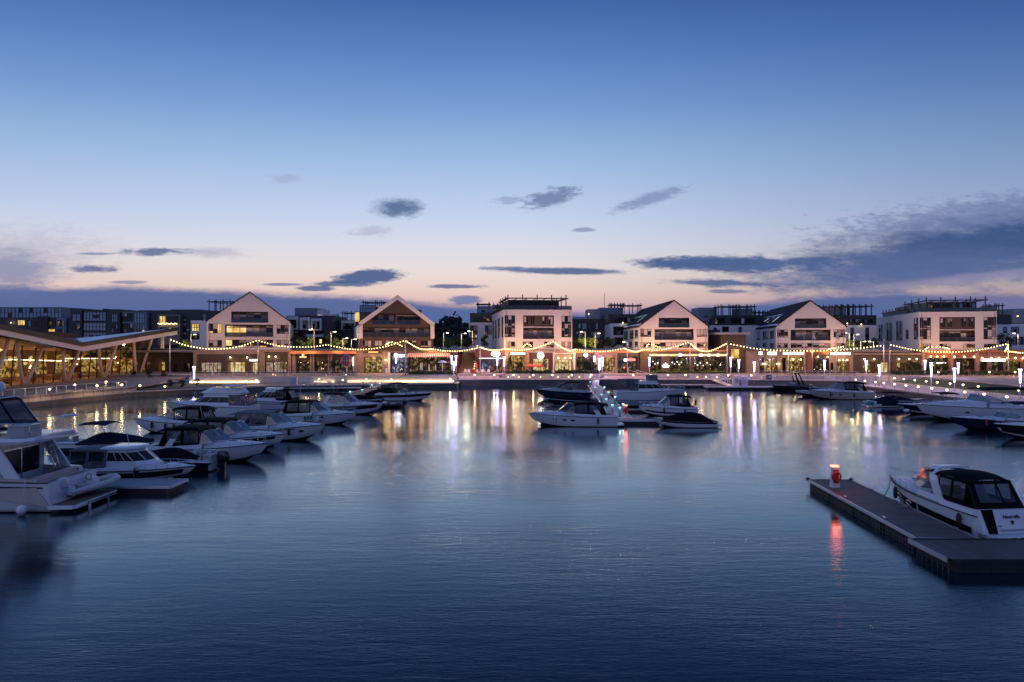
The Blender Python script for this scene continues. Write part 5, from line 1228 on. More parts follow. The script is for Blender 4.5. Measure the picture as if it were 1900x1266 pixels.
    def ports(s, ts, m='night_glass', zf=.62, r=(.26, .10), rim=False, name='porthole'):
        for t in ts:
            for sy in (-1, 1):
                y = sy*(lerp(s.hb(t)*(.90-.42*t**3), s.hb(t), .62+.38*(zf-.52)/.48)+.012); zc = .06+.62*s.fb*max(0, t-.5)**2/.25*.62; z = zc+(s.zs(t)-zc)*zf
                y2 = lambda tt: sy*(lerp(s.hb(tt)*(.90-.42*tt**3), s.hb(tt), .62+.38*(zf-.52)/.48))
                dt = r[0]/s.L; ring = []; 
                for k in range(14):
                    a = 2*math.pi*k/14; tt = t+dt*math.cos(a)
                    ring.append((s.L*tt, y2(tt)+sy*.02+sy*.10*math.sin(a)*r[1], z+r[1]*math.sin(a)))
                mb = MB().add(ring, [list(range(14))]); o = mb.build(name, MAT[m], s.t)
                if rim: MB().tube(ring, .03, 5, 0, True).build('rim', MAT['chrome'], o)
    def stripe(s, t0, t1, z0, z1, m='hull_black'):
        """dark graphic running along both topsides"""
        mb = MB()
        for sy in (-1, 1):
            lo, up = [], []
            for i in range(13):
                t = lerp(t0, t1, i/12); zc = .06+.62*s.fb*max(0, t-.5)**2/.25*.62
                hm = lerp(s.hb(t)*(.90-.42*t**3), s.hb(t), .62); c = s.hb(t)*(.90-.42*t**3); z = s.zs(t)
                def pt(f):
                    zz = zc+(z-zc)*f
                    y = lerp(hm, s.hb(t), (f-.52)/.48) if f > .52 else lerp(lerp(c, s.hb(t), .2), hm, max(0, (f-.12))/.40)
                    return (s.L*(t-.025*t**5*(1-f)*2), sy*(y+.012), zz)
                a, b = z0(i/12) if callable(z0) else z0, z1(i/12) if callable(z1) else z1
                lo.append(pt(a)); up.append(pt(b))
            mid = None; mb.loft([lo, up], 0)
        return mb.build('hull_stripe', MAT[m], s.t)
    def platform(s, d=.8, z=.32, m='gel_deck'):
        w = s.hb(0)*.88; mb = MB().prism([(-d, -w*.8), (-d+.2, -w), (-.01, -w), (-.01, w), (-d+.2, w), (-d, w*.8)], z-.14, z); return mb.build('swim_platform', MAT[m], s.t)
    def outboard(s, x=-.25, y=0., z=.55, m='motor_black', sc=1.0, tilt=0.):
        o = link('outboard_motor', None, s.t, (x, y, z)); o.rotation_euler = (0, R(tilt), 0); o.scale = (sc,)*3
        rings = []
        for zz, w, l, xo in ((.0, .17, .28, 0), (.08, .21, .36, -.03), (.35, .22, .38, -.05), (.55, .19, .32, -.04), (.64, .10, .18, -.02)):
            rings.append([(xo+l*math.copysign(abs(math.cos(a))**.7, math.cos(a)), w*math.copysign(abs(math.sin(a))**.7, math.sin(a)), zz) for a in [2*math.pi*k/14 for k in range(14)]])
        MB().loft(rings, 0, True, True, True).build('cowling', MAT[m], o)
        g = MB(); g.hexa([(-.12, -.07, -.95), (.14, -.07, -.95), (.14, .07, -.95), (-.12, .07, -.95)], [(-.18, -.1, 0), (.2, -.1, 0), (.2, .1, 0), (-.18, .1, 0)]); g.box(.2, -.13, -.35, .34, .13, .05); g.hexa([(-.3, -.02, -1.2), (.1, -.02, -1.2), (.1, .02, -1.2), (-.3, .02, -1.2)], [(-.22, -.06, -.951), (.14, -.06, -.951), (.14, .06, -.951), (-.22, .06, -.951)]); g.build('leg', MAT[m], o)
        return o
    def fender(s, t, side=-1, m='rubber'):
        y = side*(s.hb(t)+.13); z = s.zs(t); mb = MB().lathe([(.01, -.72), (.10, -.66), (.12, -.5), (.12, -.2), (.10, -.06), (.015, 0), (.012, .12)], 8, (s.L*t, y, z-.05)); return mb.build('fender', MAT[m], s.t)
    def house(s, x0, x1, zb, zsill, zhead, zroof, w, rake_f=.9, rake_b=.1, nose=.55, glassm='night_glass', m='gelcoat', over=.25, roofm=None, roof_over_aft=None, in_=.10):
        """deckhouse: white base, dark window band, overhanging roof"""
        def ring(z, f, inset):
            xf_ = x1-rake_f*f; xb_ = x0+rake_b*f; ww = w-inset*f
            return [(xb_, -ww, z), (xf_-nose, -ww, z), (xf_-nose*.25, -ww*.62, z), (xf_, 0, z), (xf_-nose*.25, ww*.62, z), (xf_-nose, ww, z), (xb_, ww, z)]
        H_ = zroof-zb; fr = lambda z: (z-zb)/H_
        c = MB().loft([ring(zb, 0, in_), ring(zsill, fr(zsill), in_)], 0, True).loft([ring(zhead, fr(zhead), in_), ring(zroof, 1, in_)], 0, True).build('cabin', MAT[m], s.t)
        gr = MB(); a = ring(zsill, fr(zsill), in_*1.2); b = ring(zhead, fr(zhead), in_*1.2); gr.loft([a, b], 0, True); wn = gr.build('window', MAT[glassm], c)
        pl = MB()
        for i in range(7):
            if i in (0, 1, 2, 4, 5, 6): pl.tube([a[i], b[i]], .035, 4)
        for f in (.36, .68):
            for sy in (0, 1):
                p = Vector(a[0 if not sy else 6]).lerp(Vector(a[1 if not sy else 5]), f); q = Vector(b[0 if not sy else 6]).lerp(Vector(b[1 if not sy else 5]), f); pl.tube([p, q], .03, 4)
        pl.build('pillar', MAT[m], c)
        r0 = ring(zroof, 1, in_); ro = []
        ra = over if roof_over_aft is None else roof_over_aft
        for i, p in enumerate(r0):
            x = p[0]+(over if i in (1, 2, 3, 4, 5) else -ra); y = p[1]*(1+over*.25/w) if p[1] else 0
            ro.append((x, y))
        rr = [[(x, y, zroof) for x, y in ro], [(x, y, zroof+.10) for x, y in ro], [(lerp(x, (x0+x1)/2, .08), y*.86, zroof+.19) for x, y in ro], [(lerp(x, (x0+x1)/2, .3), y*.5, zroof+.23) for x, y in ro]]
        MB().loft(rr, 0, True, True).build('cabin_roof', MAT[roofm or m], c)
        return c
    def cover(s, t0, t1, peak=.75, m='canvas_navy', tp=.62, skirt=.12, ends=.12):
        """mooring cover: taut cloth from gunwale to a ridge"""
        n = 14; rings = []
        for i in range(n+1):
            t = lerp(t0, t1, i/n); f = i/n
            h = ends+(peak-ends)*(math.sin(math.pi/2*min(1, f/tp)) if f < tp else (1-((f-tp)/(1-tp))**1.4)); h = max(ends*.6, h)
            b = s.hb(t)+.015; z = s.zs(t); x = s.L*t; wob = .03*math.sin(f*23)
            rings.append([(x, -b, z-skirt), (x, -b, z+.03), (x, -b*.66, z+h*.55+wob), (x, -b*.25, z+h*.93), (x, 0, z+h), (x, b*.25, z+h*.93), (x, b*.66, z+h*.55-wob), (x, b, z+.03), (x, b, z-skirt)])
        mb = MB().loft(rings, 0, smooth=True); mb.add(rings[0], [list(range(9))]); mb.add(rings[-1], [list(range(9))])
        return mb.build('mooring_cover', MAT[m], s.t)
    def tower(s, x, z, w, m='motor_black'):
        mb = MB(); zb = s.zs(.4)+.2
        for sy in (-1, 1):
            mb.tube([(x-.5, sy*w, zb), (x+.6, sy*w*.8, z)], .15, 6); mb.tube([(x+.6, sy*w, zb), (x+1.3, sy*w*.8, z)], .13, 6)
        mb.box(x-.3, -w*.95, z-.02, x+1.9, w*.95, z+.10)
        return mb.build('wake_tower', MAT[m], s.t)
    def antenna(s, x, y, z, h=2.0): return MB().tube([(x, y, z), (x-.25, y, z+h)], .02, 4).build('antenna', MAT['white_paint'], s.t)
    def dome(s, x, y, z, r=.35):
        MB().lathe([(r*.35, -.5), (r*.3, -.08), (r*.92, -.05), (r, .12), (r*.98, .4*r+.12), (r*.8, r+.08), (r*.4, r*1.2+.06), (.02, r*1.24+.06)], 14, (x, y, z)).build('radar_dome', MAT['gelcoat'], s.t)

def express(label, x, y, hd, L=9.5, B=3.0, top='bimini', canvas='canvas_black', arch=True, stripe=None, ports=(.62, .72), hull='gelcoat', fs=.95, fb=1.45, screen='screen_glass', archm='gelcoat', rail=True, ztop=None, platform=True, **kw):
    b = Boat(label, x, y, hd, L, B, fs, fb, name=kw.pop('name', 'cabin_cruiser'), hull=hull, **kw)
    b.trunk(.5, .97, .42); b.cockpit(.5, .34, .5)
    b.windshield(.36, .66, .92, w=.88, m=screen, rake=1.2)
    zt = ztop or b.zs(.3)+1.82
    if arch: b.arch(L*.20, zt-.02, B*.40, 1.0, archm)
    if top in ('bimini', 'full'): b.canopy(L*.20, L*.49, zt+.08, B*.41, canvas, zf=zt-.05)
    if top == 'full':
        b.enclosure(L*.18, L*.47, zt-.12, B*.40, b.zs(.2)+.30, canvas)
        b.canopy(L*.10, L*.22, zt-.16, B*.40, canvas, legs=False, name='aft_canopy')
    if ports: b.ports(ports)
    if stripe: b.stripe(*stripe)
    if rail: b.rail()
    rb = random.Random(label); b.antenna(L*.27, B*.33*rb.choice((-1, 1)), zt-.1, rb.uniform(1.2, 2.0))
    for tf in rb.sample((.22, .34, .46, .58, .70), 2):
        for sd in (-1, 1): b.fender(tf, sd, rb.choice(('rubber', 'gelcoat', 'hull_navy')))
    if platform: b.platform()
    return b

def rib(label, x, y, hd, L=4.2, B=1.9, m='hypalon', motor='motor_black', z=0., console=True, motors=1, name='inflatable_boat', tilt=0):
    t = thing(name, label, 'boat', (x, y, z), hd, 'boats moored in the marina')
    r = .24*B/1.9; w = B/2-r
    pts = [(-.25, -w, .32), (L*.3, -w, .32), (L*.6, -w, .36), (L*.8, -w*.82, .44), (L*.93, -w*.45, .52), (L*.97, 0, .55), (L*.93, w*.45, .52), (L*.8, w*.82, .44), (L*.6, w, .36), (L*.3, w, .32), (-.25, w, .32)]
    MB().tube(pts, [r*.55]+[r]*9+[r*.55], 10).build('inflatable_tube', MAT[m], t)
    mb = MB(); mb.loft([[(x_, -w*k, .12), (x_, 0, -.12+q), (x_, w*k, .12)] for x_, k, q in ((0, 1, 0), (L*.5, 1, 0), (L*.8, .8, .15), (L*.93, .2, .4))], 0); mb.box(0, -w, .13, L*.72, w, .2); mb.box(-.02, -w, .1, .08, w, .62); mb.build('hull', MAT['gelcoat'], t)
    if console:
        mb = MB(); mb.hexa([(L*.42, -.32, .2), (L*.58, -.32, .2), (L*.58, .32, .2), (L*.42, .32, .2)], [(L*.44, -.28, .85), (L*.54, -.28, .85), (L*.54, .28, .85), (L*.44, .28, .85)]); c = mb.build('console', MAT['gelcoat'], t)
        wh = MB(); wh.tube([(L*.42+.05*math.sin(a), .2*math.cos(a), .9+.2*math.sin(a)) for a in [2*math.pi*k/14 for k in range(14)]], .02, 5, 0, True); wh.build('steering_wheel', MAT['rubber'], c)
        MB().box(L*.2, -.4, .2, L*.33, .4, .55).build('seat', MAT['vinyl_seat'], t)
    b = Boat.__new__(Boat); b.t = t
    for k in range(motors): b.outboard(-.2, (k-(motors-1)/2)*.6, .55, motor, 1.0 if motors == 1 else .9, tilt)
    return b

# ---- left basin ------------------------------------------------------------
def yacht():
    t0 = (-26.9, 41.9); b = Boat('large white flybridge yacht at the left edge with a tender on its stern platform', t0[0], t0[1], math.pi, 15, 5.0, 1.75, 2.6, name='motor_yacht')
    L, B = b.L, b.B
    # cockpit floor, coamings and sloping stern quarters
    mb = MB()
    for sy in (-1, 1):
        o, i_ = sy*2.33, sy*1.95
        mb.hexa([(-.05, o, .35), (-.05, i_, .35), (5, i_, 1.2), (5, sy*2.46, 1.2)], [(1.0, o, 1.95), (1.0, i_, 1.95), (5, i_, 2.2), (5, sy*2.46, 2.2)])
    mb.box(.62, -1.95, .6, .85, 1.95, 1.75); mb.box(.85, -1.95, .95, 5, 1.95, 1.05); b_ = mb.build('cockpit', MAT['gel_tan'], b.t)
    mb = MB().box(1.05, -1.9, 1.06, 1.7, 1.9, 1.5).box(1.0, -1.9, 1.5, 1.2, 1.9, 2.0); mb.build('seat', MAT['vinyl_seat'], b_)
    mb = MB().prism([(-1.5, -2.0), (-1.35, -2.25), (.0, -2.35), (.0, 2.35), (-1.35, 2.25), (-1.5, 2.0)], .22, .42); mb.build('swim_platform', MAT['gelcoat'], b.t)
    MB().box(-1.38, -2.1, .422, -.05, 2.1, .44).build('platform_planking', MAT['teak'], b.t)
    MB().prism([(-1.53, -2.0), (-1.37, -2.28), (-.1, -2.38), (-.1, -2.353), (-1.36, -2.253), (-1.505, -2.003), (-1.505, 2.003), (-1.53, 2.0)], .27, .36).build('platform_edge', MAT['chrome'], b.t)
    # saloon aft bulkhead with dark glass doors, side cabin
    mb = MB(); mb.box(3.2, -2.0, 1.06, 12, 2.0, 1.9); mb.box(3.2, -2.0, 3.55, 12, 2.0, 3.9); mb.box(3.2, -2.02, 1.9, 3.5, -1.62, 3.55); mb.box(3.2, 1.62, 1.9, 3.5, 2.02, 3.55); c = mb.build('cabin', MAT['gelcoat'], b.t)
    MB().box(3.26, -1.62, 1.08, 3.3, 1.62, 3.55).box(3.5, -2.01, 1.9, 11.5, -1.97, 3.5).box(3.5, 1.97, 1.9, 11.5, 2.01, 3.5).build('saloon_glass', MAT['night_glass'], c)
    MB().box(3.19, -.05, 1.1, 3.25, .05, 3.5).box(3.188, -1.62, 3.42, 3.252, 1.62, 3.52).build('door_frame', MAT['chrome'], c)
    # raked support wings and the ladder
    mb = MB()
    for sy in (-1, 1): mb = MB(); mb.hexa([(1.7, sy*2.35, 2.0), (1.7, sy*2.2, 2.0), (2.5, sy*2.2, 2.0), (2.5, sy*2.35, 2.0)], [(3.0, sy*2.3, 4.0), (3.0, sy*2.15, 4.0), (3.9, sy*2.15, 4.0), (3.9, sy*2.3, 4.0)]); mb.build('side_wing', MAT['gelcoat'], b.t)
    mb = MB()
    for y in (-1.75, -1.3): mb.tube([(1.7, y, 1.06), (2.7, y, 4.0)], .035, 5)
    for k in range(8): f = (k+.7)/8.5; mb.box(1.7+f-.14, -1.75, 1.06+2.94*f-.02, 1.7+f+.14, -1.3, 1.06+2.94*f+.02)
    mb.build('ladder', MAT['chrome'], b.t)
    # flybridge deck sweeping aft
    rings = []
    for x, w, z in ((.9, 1.5, 4.02), (1.05, 2.0, 4.0), (1.6, 2.3, 3.98), (4, 2.42, 3.95), (9, 2.3, 4.0)):
        rings.append([(x, -w, z), (x-.05, -w-.04, z+.16), (x-.05, -w+.1, z+.34), (x, -w+.3, z+.36), (x, w-.3, z+.36), (x-.05, w-.1, z+.34), (x-.05, w+.04, z+.16), (x, w, z)])
    f = MB().loft(rings, 0, True, True).build('flybridge_deck', MAT['gelcoat'], b.t)
    MB().box(1.5, .75, 4.36, 2.5, 2.15, 4.98).box(1.47, .72, 4.982, 2.53, 2.18, 5.04).build('deck_locker', MAT['gel_grey'], f)
    r = MB(); r.tube([(1.3, -2.0, 5.15), (1.3, 2.0, 5.15)], .03, 5); r.tube([(1.3, -2.0, 4.75), (1.3, 2.0, 4.75)], .02, 5)
    for sy in (-1, 1): r.tube([(1.3, sy*2.0, 5.15), (4.6, sy*2.25, 5.15)], .03, 5); r.tube([(1.3, sy*2.0, 4.75), (4.6, sy*2.25, 4.75)], .02, 5)
    for y in (-2, -1, 0, 1, 2): r.tube([(1.3, y, 4.3), (1.3, y, 5.15)], .022, 5)
    for x in (2.4, 3.5, 4.6):
        for sy in (-1, 1): r.tube([(x, sy*(2.0+.25*(x-1.3)/3.3), 4.3), (x, sy*(2.0+.25*(x-1.3)/3.3), 5.15)], .022, 5)
    r.build('flybridge_rail', MAT['chrome'], f)
    # canvas house on the flybridge
    e = MB(); v = MB()
    A0 = [(3.4, -2.05, 4.6), (3.4, 2.05, 4.6)]; A1 = [(4.6, -1.75, 6.35), (4.6, 1.75, 6.35)]
    e.hexa([(4.5, -1.8, 6.3), (9, -1.8, 6.3), (9, 1.8, 6.3), (4.5, 1.8, 6.3)], [(4.7, -1.65, 6.46), (9, -1.65, 6.5), (9, 1.65, 6.5), (4.7, 1.65, 6.46)])
    P_ = lambda u_, f_: (lerp(3.4, 4.55, f_), u_*lerp(2.05, 1.78, f_), lerp(4.6, 6.3, f_))
    for u0, u1, f0, f1 in ((-1, 1, 0, .14), (-1, -.93, .14, 1), (.93, 1, .14, 1), (-.06, .06, .14, 1)): e.add([P_(u0, f0), P_(u1, f0), P_(u1, f1), P_(u0, f1)], [(0, 1, 2, 3)])
    for u0, u1 in ((-.93, -.06), (.06, .93)): v.add([P_(u0, .14), P_(u1, .14), P_(u1, 1), P_(u0, 1)], [(0, 1, 2, 3)])
    for sy in (-1, 1):
        S_ = lambda x, f_: (x+(1.15*f_ if x < 4 else 0), sy*lerp(2.05, 1.78, f_), lerp(4.6, 6.3, f_))
        e.add([S_(3.4, 0), S_(9, 0), S_(9, .2), S_(3.4, .2)], [(0, 1, 2, 3)]); v.add([S_(3.4, .2), S_(9, .2), S_(9, 1), S_(3.4, 1)], [(0, 1, 2, 3)])
        e.add([(3.38, sy*2.06, 4.6), (3.62, sy*2.06, 4.6), (4.75, sy*1.79, 6.3), (4.5, sy*1.79, 6.3)], [(0, 1, 2, 3)])
    cv = e.build('canvas_enclosure', MAT['canvas_black'], f); v.build('clear_panel', MAT['vinyl_clear'], f)
    MB().tube([(3.42, -2.07, 4.62), (4.62, -1.80, 6.34), (4.7, -1.6, 6.47), (4.7, 1.6, 6.47), (4.62, 1.80, 6.34), (3.42, 2.07, 4.62)], .05, 5).build('canvas_frame', MAT['chrome'], f)
    m_ = MB().hexa([(4.0, 0.7, 6.46), (4.6, .7, 6.46), (4.6, 1.1, 6.46), (4.0, 1.1, 6.46)], [(3.85, .8, 7.0), (4.2, .8, 7.0), (4.2, 1.0, 7.0), (3.85, 1.0, 7.0)]); m_.build('mast', MAT['gelcoat'], f)
    b.dome(4.0, .9, 7.02, .40)
    for o in b.t.children:
        if o.name.startswith('radar_dome'): o.parent = f
    MB().tube([(2.0, -2.0, 5.2), (.9, -1.7, 5.32), (.6, -1.1, 5.35), (1.0, -.4, 5.32)], .09, 6).build('boarding_pole', MAT['gelcoat'], f)
    b.stripe(0.02, .5, .80, .86, 'hull_navy')
    mb = MB().sphere((1.2, 2.78, .32), .30, 12, 8, 0, (1, .9, 1)); mb.tube([(1.2, 2.72, .6), (1.2, 2.5, 2.0)], .02, 4); mb.build('round_fender', MAT['gelcoat'], b.t)
    for y in (-1.0, .9): MB().box(-1.58, y-.08, -.1, -1.51, y+.08, .42).build('platform_bracket', MAT['steel'], b.t)
    return b
yacht()
rib('grey inflatable tender with white outboard sitting on the yacht stern platform', -26.9, 41.2, R(74), 3.7, 1.6, 'hypalon', 'motor_white', .62).t['kind'] = 'thing'

b = Boat('white pilothouse cruiser with rounded hardtop and grey canvas back beside the pale floating dock', -32.3, 49.6, R(-2), 9.5, 3.0, .75, 1.0, name='pilothouse_cruiser')
b.trunk(.60, .97, .30); b.cockpit(.6, .25, .4); b.house(3.6, 7.1, .95, 1.5, 2.1, 2.3, 1.22, 1.5, .1, .9, over=.30, roof_over_aft=.5); b.canopy(.9, 3.7, 2.42, 1.2, 'canvas_grey', legs=False); b.enclosure(1.0, 3.6, 2.3, 1.15, 1.0, 'canvas_grey', slope=.1); b.stripe(.05, .93, .28, .80, 'hull_black'); b.rail(.6, .4); b.ports((.62,), zf=.9, r=(.2, .08)); b.antenna(4.2, .6, 2.5, 1.1); b.fender(.5, -1)
b = Boat('blue bowrider under a navy mooring cover with folded navy bimini', -41.2, 62.0, R(-3), 9.0, 2.7, .85, 1.05, name='bowrider', hull='hull_navy', stripe='gelcoat')
b.cover(.28, .99, .85, 'canvas_navy', .32); b.cockpit(.3, .12, .45); b.canopy(2.7, 5.2, 2.75, 1.15, 'canvas_navy'); b.platform(.9); o = MB().sphere((.8, -1.38, .42), .12, 8, 5, 0, (2.2, .4, .6)).build('underwater_light', MAT['cyan'], b.t)
b = Boat('small boat under a charcoal cover with a large black outboard near the pilothouse bow', -22.9, 53.2, R(177), 6.8, 2.4, .7, .95, name='runabout', hull='hull_black', deck='gel_grey')
b.cockpit(.28, .15, .4); b.cover(.26, .98, .9, 'canvas_black', .35); b.outboard(-.35, 0, .62, 'motor_black', 1.35); MB().box(.25, -.8, .5, 1.1, .3, 1.15).build('engine_box', MAT['gel_grey'], b.t); MB().tube([(.1, -1.1, .8), (.0, -1.1, 1.3), (2.6, -1.15, 1.35), (2.9, -1.1, .9)], .04, 5).build('stern_rail', MAT['chrome'], b.t)
express('white cruiser with curved white radar arch and twin dark portholes, left of the open water', -30.2, 57.6, R(-4), 9.9, 3.1, 'full', 'canvas_black', True, None, (.60, .68), fs=1.0, fb=1.5)
b = express('white cruiser with blue tinted windshield and black side graphic behind the twin porthole cruiser', -30.8, 63.4, R(-4), 10.1, 3.1, 'full', 'canvas_black', False, (.45, .92, .62, .88), (), fs=1.0, fb=1.5)
b = express('cruiser with raked grey canvas arch top and one long dark side window', -29.4, 70.0, R(-6), 10.6, 3.3, 'full', 'canvas_grey', True, None, (.80,), fs=1.05, fb=1.6); b.stripe(.55, .75, .82, .9)
b = express('white cruiser with black camper canvas and hanging fenders in the middle left row', -28.6, 83.0, R(-5), 10.0, 3.2, 'full', 'canvas_black', False, None, (), fs=1.0, fb=1.4); b.fender(.5, -1); b.fender(.42, -1); b.fender(.62, -1)
b = express('white cruiser with black hull band towards the far end of the left row', -27.6, 94.6, R(-7), 10.0, 3.1, 'bimini', 'canvas_black', True, (.1, .94, .50, .92), (), fs=1.0, fb=1.45)
rib('black inflatable with raised black outboard near the far left boats', -16.6, 103.5, R(180), 5.6, 2.2, 'rubber', 'motor_black', 0, True, 1, 'inflatable_boat', -18)
b = Boat('dark grey covered runabout behind the black inflatable', -27.6, 106.0, R(-4), 8.0, 2.6, .8, 1.1, name='runabout', hull='hull_black', deck='gel_grey'); b.cover(.05, .97, .8, 'canvas_black', .45)
b = Boat('black hulled bowrider with black bimini at the far end of the left row', -22.8, 115.5, R(-6), 9.3, 2.8, .95, 1.3, name='bowrider', hull='gelcoat', stripe='hull_black')
b.trunk(.55, .97, .2, m='gel_grey'); b.cockpit(.55, .25, .45); b.windshield(.42, .58, .55); b.cover(.05, .5, .7, 'canvas_black', .7); b.canopy(2.2, 5.0, 3.0, 1.15, 'canvas_black'); b.rail(.6, .35)
b = Boat('dark covered jet boat deep in the left row', -25.8, 121.5, R(-5), 7.5, 2.5, .8, 1.1, name='runabout', hull='hull_navy', deck='gel_grey'); b.cover(.05, .97, .85, 'canvas_black', .5)
# flybridge cruiser, bow to the left
b = Boat('white flybridge cruiser with sweeping dark side windows moored bow left', -34.0, 90.0, R(176), 12.0, 3.8, 1.35, 1.9, name='flybridge_cruiser')
b.trunk(.62, .97, .4); b.cockpit(.62, .3, .6); b.house(2.6, 8.6, 1.6, 2.0, 2.7, 3.0, 1.6, 2.2, .15, 1.0, over=.25, roof_over_aft=1.4); b.stripe(.36, .66, .55, .92)
mb = MB(); rings = [[(1.4, -1.5, 3.2), (1.4, 1.5, 3.2), (5.8, 1.45, 3.2), (7.0, .6, 3.2), (7.0, -.6, 3.2), (5.8, -1.45, 3.2)], [(2.0, -1.5, 3.85), (2.0, 1.5, 3.85), (4.6, 1.4, 3.95), (5.4, .6, 3.95), (5.4, -.6, 3.95), (4.6, -1.4, 3.95)]]; mb.loft(rings, 0, True, True); mb.build('flybridge', MAT['gelcoat'], b.t); b.canopy(1.6, 3.8, 4.3, 1.3, 'canvas_white', legs=False, name='flybridge_cover'); b.rail(.62, .55); b.enclosure(.6, 2.6, 3.0, 1.5, 1.65, 'canvas_grey', slope=.3); b.platform(1.0)
b = Boat('white hardtop cruiser with black stern canvas moored behind the flybridge cruiser', -31.6, 100.0, R(178), 9.6, 3.3, 1.15, 1.55, name='hardtop_cruiser')
b.trunk(.58, .97, .35); b.cockpit(.58, .3, .55); b.house(2.4, 6.8, 1.45, 1.8, 2.6, 2.95, 1.4, 2.4, .1, .9, 'tinted_glass', over=.1, roof_over_aft=.2); b.enclosure(.9, 2.5, 2.9, 1.35, 1.4, 'canvas_black', slope=.9, sidewin=1); b.stripe(.1, .9, .70, .76); b.ports((.55,), r=(.2, .1)); b.platform()
b = express('white cruiser with black top moored bow left beyond the blue covered bowrider', -31.8, 74.6, R(177), 9.8, 3.0, 'full', 'canvas_black', False, None, (), fs=1.0, fb=1.5, screen='clear_glass'); b.fender(.55, 1); b.fender(.72, 1); b.fender(.45, 1)
# ---- middle pontoon ----------------------------------------------------------
b = express('white express cruiser with three dark portholes at the end of the middle pontoon', 12.3, 80.6, R(178), 10.4, 3.2, 'full', 'canvas_black', True, None, (.50, .59, .70), fs=1.1, fb=1.5, ztop=2.85, screen='tinted_glass')
b = Boat('low sport boat under black cover with burgundy trim right of the middle pontoon', 23.7, 79.4, R(178.5), 7.2, 2.4, .75, 1.0, name='bowrider', hull='gelcoat', stripe='gelcoat'); b.cover(.08, .86, .95, 'canvas_black', .42); b.trunk(.80, .98, .05, hatch=False); b.stripe(.02, .9, .55, .80, 'hull_black'); b.platform(.6)
b.stripe(.05, .5, .9, .97, 'burgundy')
b = express('small white cuddy cruiser with navy camper top beside the burgundy covered boat', 24.6, 91.5, R(177), 7.6, 2.7, 'full', 'canvas_navy', False, (.1, .9, .3, .5, 'hull_navy'), (), fs=.95, fb=1.35)
o = MB().tube([(-.1, -.45+.33*math.sin(a), 1.75+.33*math.cos(a)) for a in [2*math.pi*k/16 for k in range(16)]], .09, 6, 0, True).build('ring_buoy', MAT['rubber'], b.t)
b = Boat('old white sedan cruiser with low dark windows right of the middle pontoon', 17.5, 115.5, R(2), 12.0, 3.6, 1.35, 1.8, name='sedan_cruiser'); b.trunk(.62, .97, .25); b.cockpit(.62, .3, .7)
b.house(3.6, 9.0, 1.6, 2.05, 2.75, 3.1, 1.45, 2.0, .1, .8, over=.1); MB().box(5.4, -.9, 3.3, 7.0, .9, 4.25).build('flybridge_cover', MAT['canvas_grey'], b.t); b.canopy(.7, 3.9, 3.65, 1.4, 'canvas_grey'); b.enclosure(2.2, 3.6, 3.5, 1.35, 1.7, 'canvas_grey', aft=False, slope=0, sidewin=1); b.rail(.64, .5)
b = express('dark blue cruiser with raked black screen beside the far middle pontoon', 13.8, 118.5, R(177), 9.6, 3.0, 'bimini', 'canvas_black', False, None, (), hull='hull_navy', fs=1.1, fb=1.6, deck='gel_grey', screen='tinted_glass')
rib('large black inflatable with two outboards in the middle left berths', 12.6, 97.5, R(176), 7.2, 2.6, 'rubber', 'motor_black', 0, True, 2)
b = Boat('black covered runabout between the inflatables left of the pontoon', 13.2, 104.5, R(178), 7.8, 2.5, .85, 1.15, name='runabout', hull='hull_black', deck='gel_grey'); b.cover(.06, .97, .85, 'canvas_black', .5)
rib('small dark inflatable with a black motor beside the white express cruiser', 11.6, 89.5, R(178), 5.6, 2.1, 'rubber', 'motor_black', 0, True, 1, 'inflatable_boat')
b = Boat('grey covered personal watercraft on a drive up float right of the pontoon', 16.0, 101.0, R(4), 3.4, 1.3, .55, .7, name='jet_ski', cat='jet ski', hull='hull_black', deck='gel_grey'); b.cover(.05, .95, .6, 'canvas_grey', .6)
# ---- right basin -------------------------------------------------------------
b = Boat('black wakeboard boat with folded black tow tower at the end of the white edged float', 61.0, 138.5, R(178), 8.2, 2.6, .85, 1.1, name='wakeboard_boat', hull='hull_black', deck='charcoal'); b.trunk(.6, .97, .1, hatch=False); b.cockpit(.6, .25, .4); b.windshield(.46, .6, .5); b.tower(2.6, 3.5, 1.1); b.platform()
b = express('tan cruiser with black camper back moored in front of the bollard path', 61.8, 117.6, R(178), 10.6, 3.4, 'full', 'canvas_black', True, None, (.55, .68), hull='gel_tan', fs=1.15, fb=1.5, archm='gel_tan')
b = Boat('small blue bowed runabout peeping out behind the tan cruiser', 58.5, 122.5, R(178), 7.6, 2.5, .85, 1.1, name='runabout', hull='hull_navy', stripe='gelcoat'); b.cover(.06, .72, .7, 'canvas_navy', .5); b.trunk(.72, .98, .08, hatch=False)
b = Boat('navy wakeboard boat with a rolled teal mat on its stern platform', 54.6, 103.6, R(4), 8.4, 2.7, .95, 1.15, name='wakeboard_boat', hull='gelcoat', stripe='hull_navy'); b.cover(.02, .72, .7, 'canvas_navy', .55); b.trunk(.72, .98, .06, hatch=False, m='gel_tan'); b.stripe(.1, .92, .2, .58, 'hull_black'); b.platform(1.1); b.canopy(1.2, 4.4, 2.35, 1.1, 'canvas_black')
MB().tube([(-.55, -1.0, .62), (-.55, 1.0, .62)], .30, 12).build('rolled_mat', MAT['teal_vinyl'], b.t)
b = Boat('black hulled white decked bowrider moored bow left beside the big right hand cruiser', 63.2, 93.6, R(177), 10.0, 2.9, 1.0, 1.35, name='bowrider', hull='gelcoat', stripe='hull_black'); b.trunk(.5, .97, .2); b.cockpit(.5, .25, .5); b.windshield(.38, .54, .5); b.cover(.5, .72, .35, 'canvas_black', .3); b.canopy(2.4, 4.9, 3.0, 1.15, 'canvas_black'); b.rail(.58, .4); b.stripe(.02, .96, .2, .52, 'hull_black')
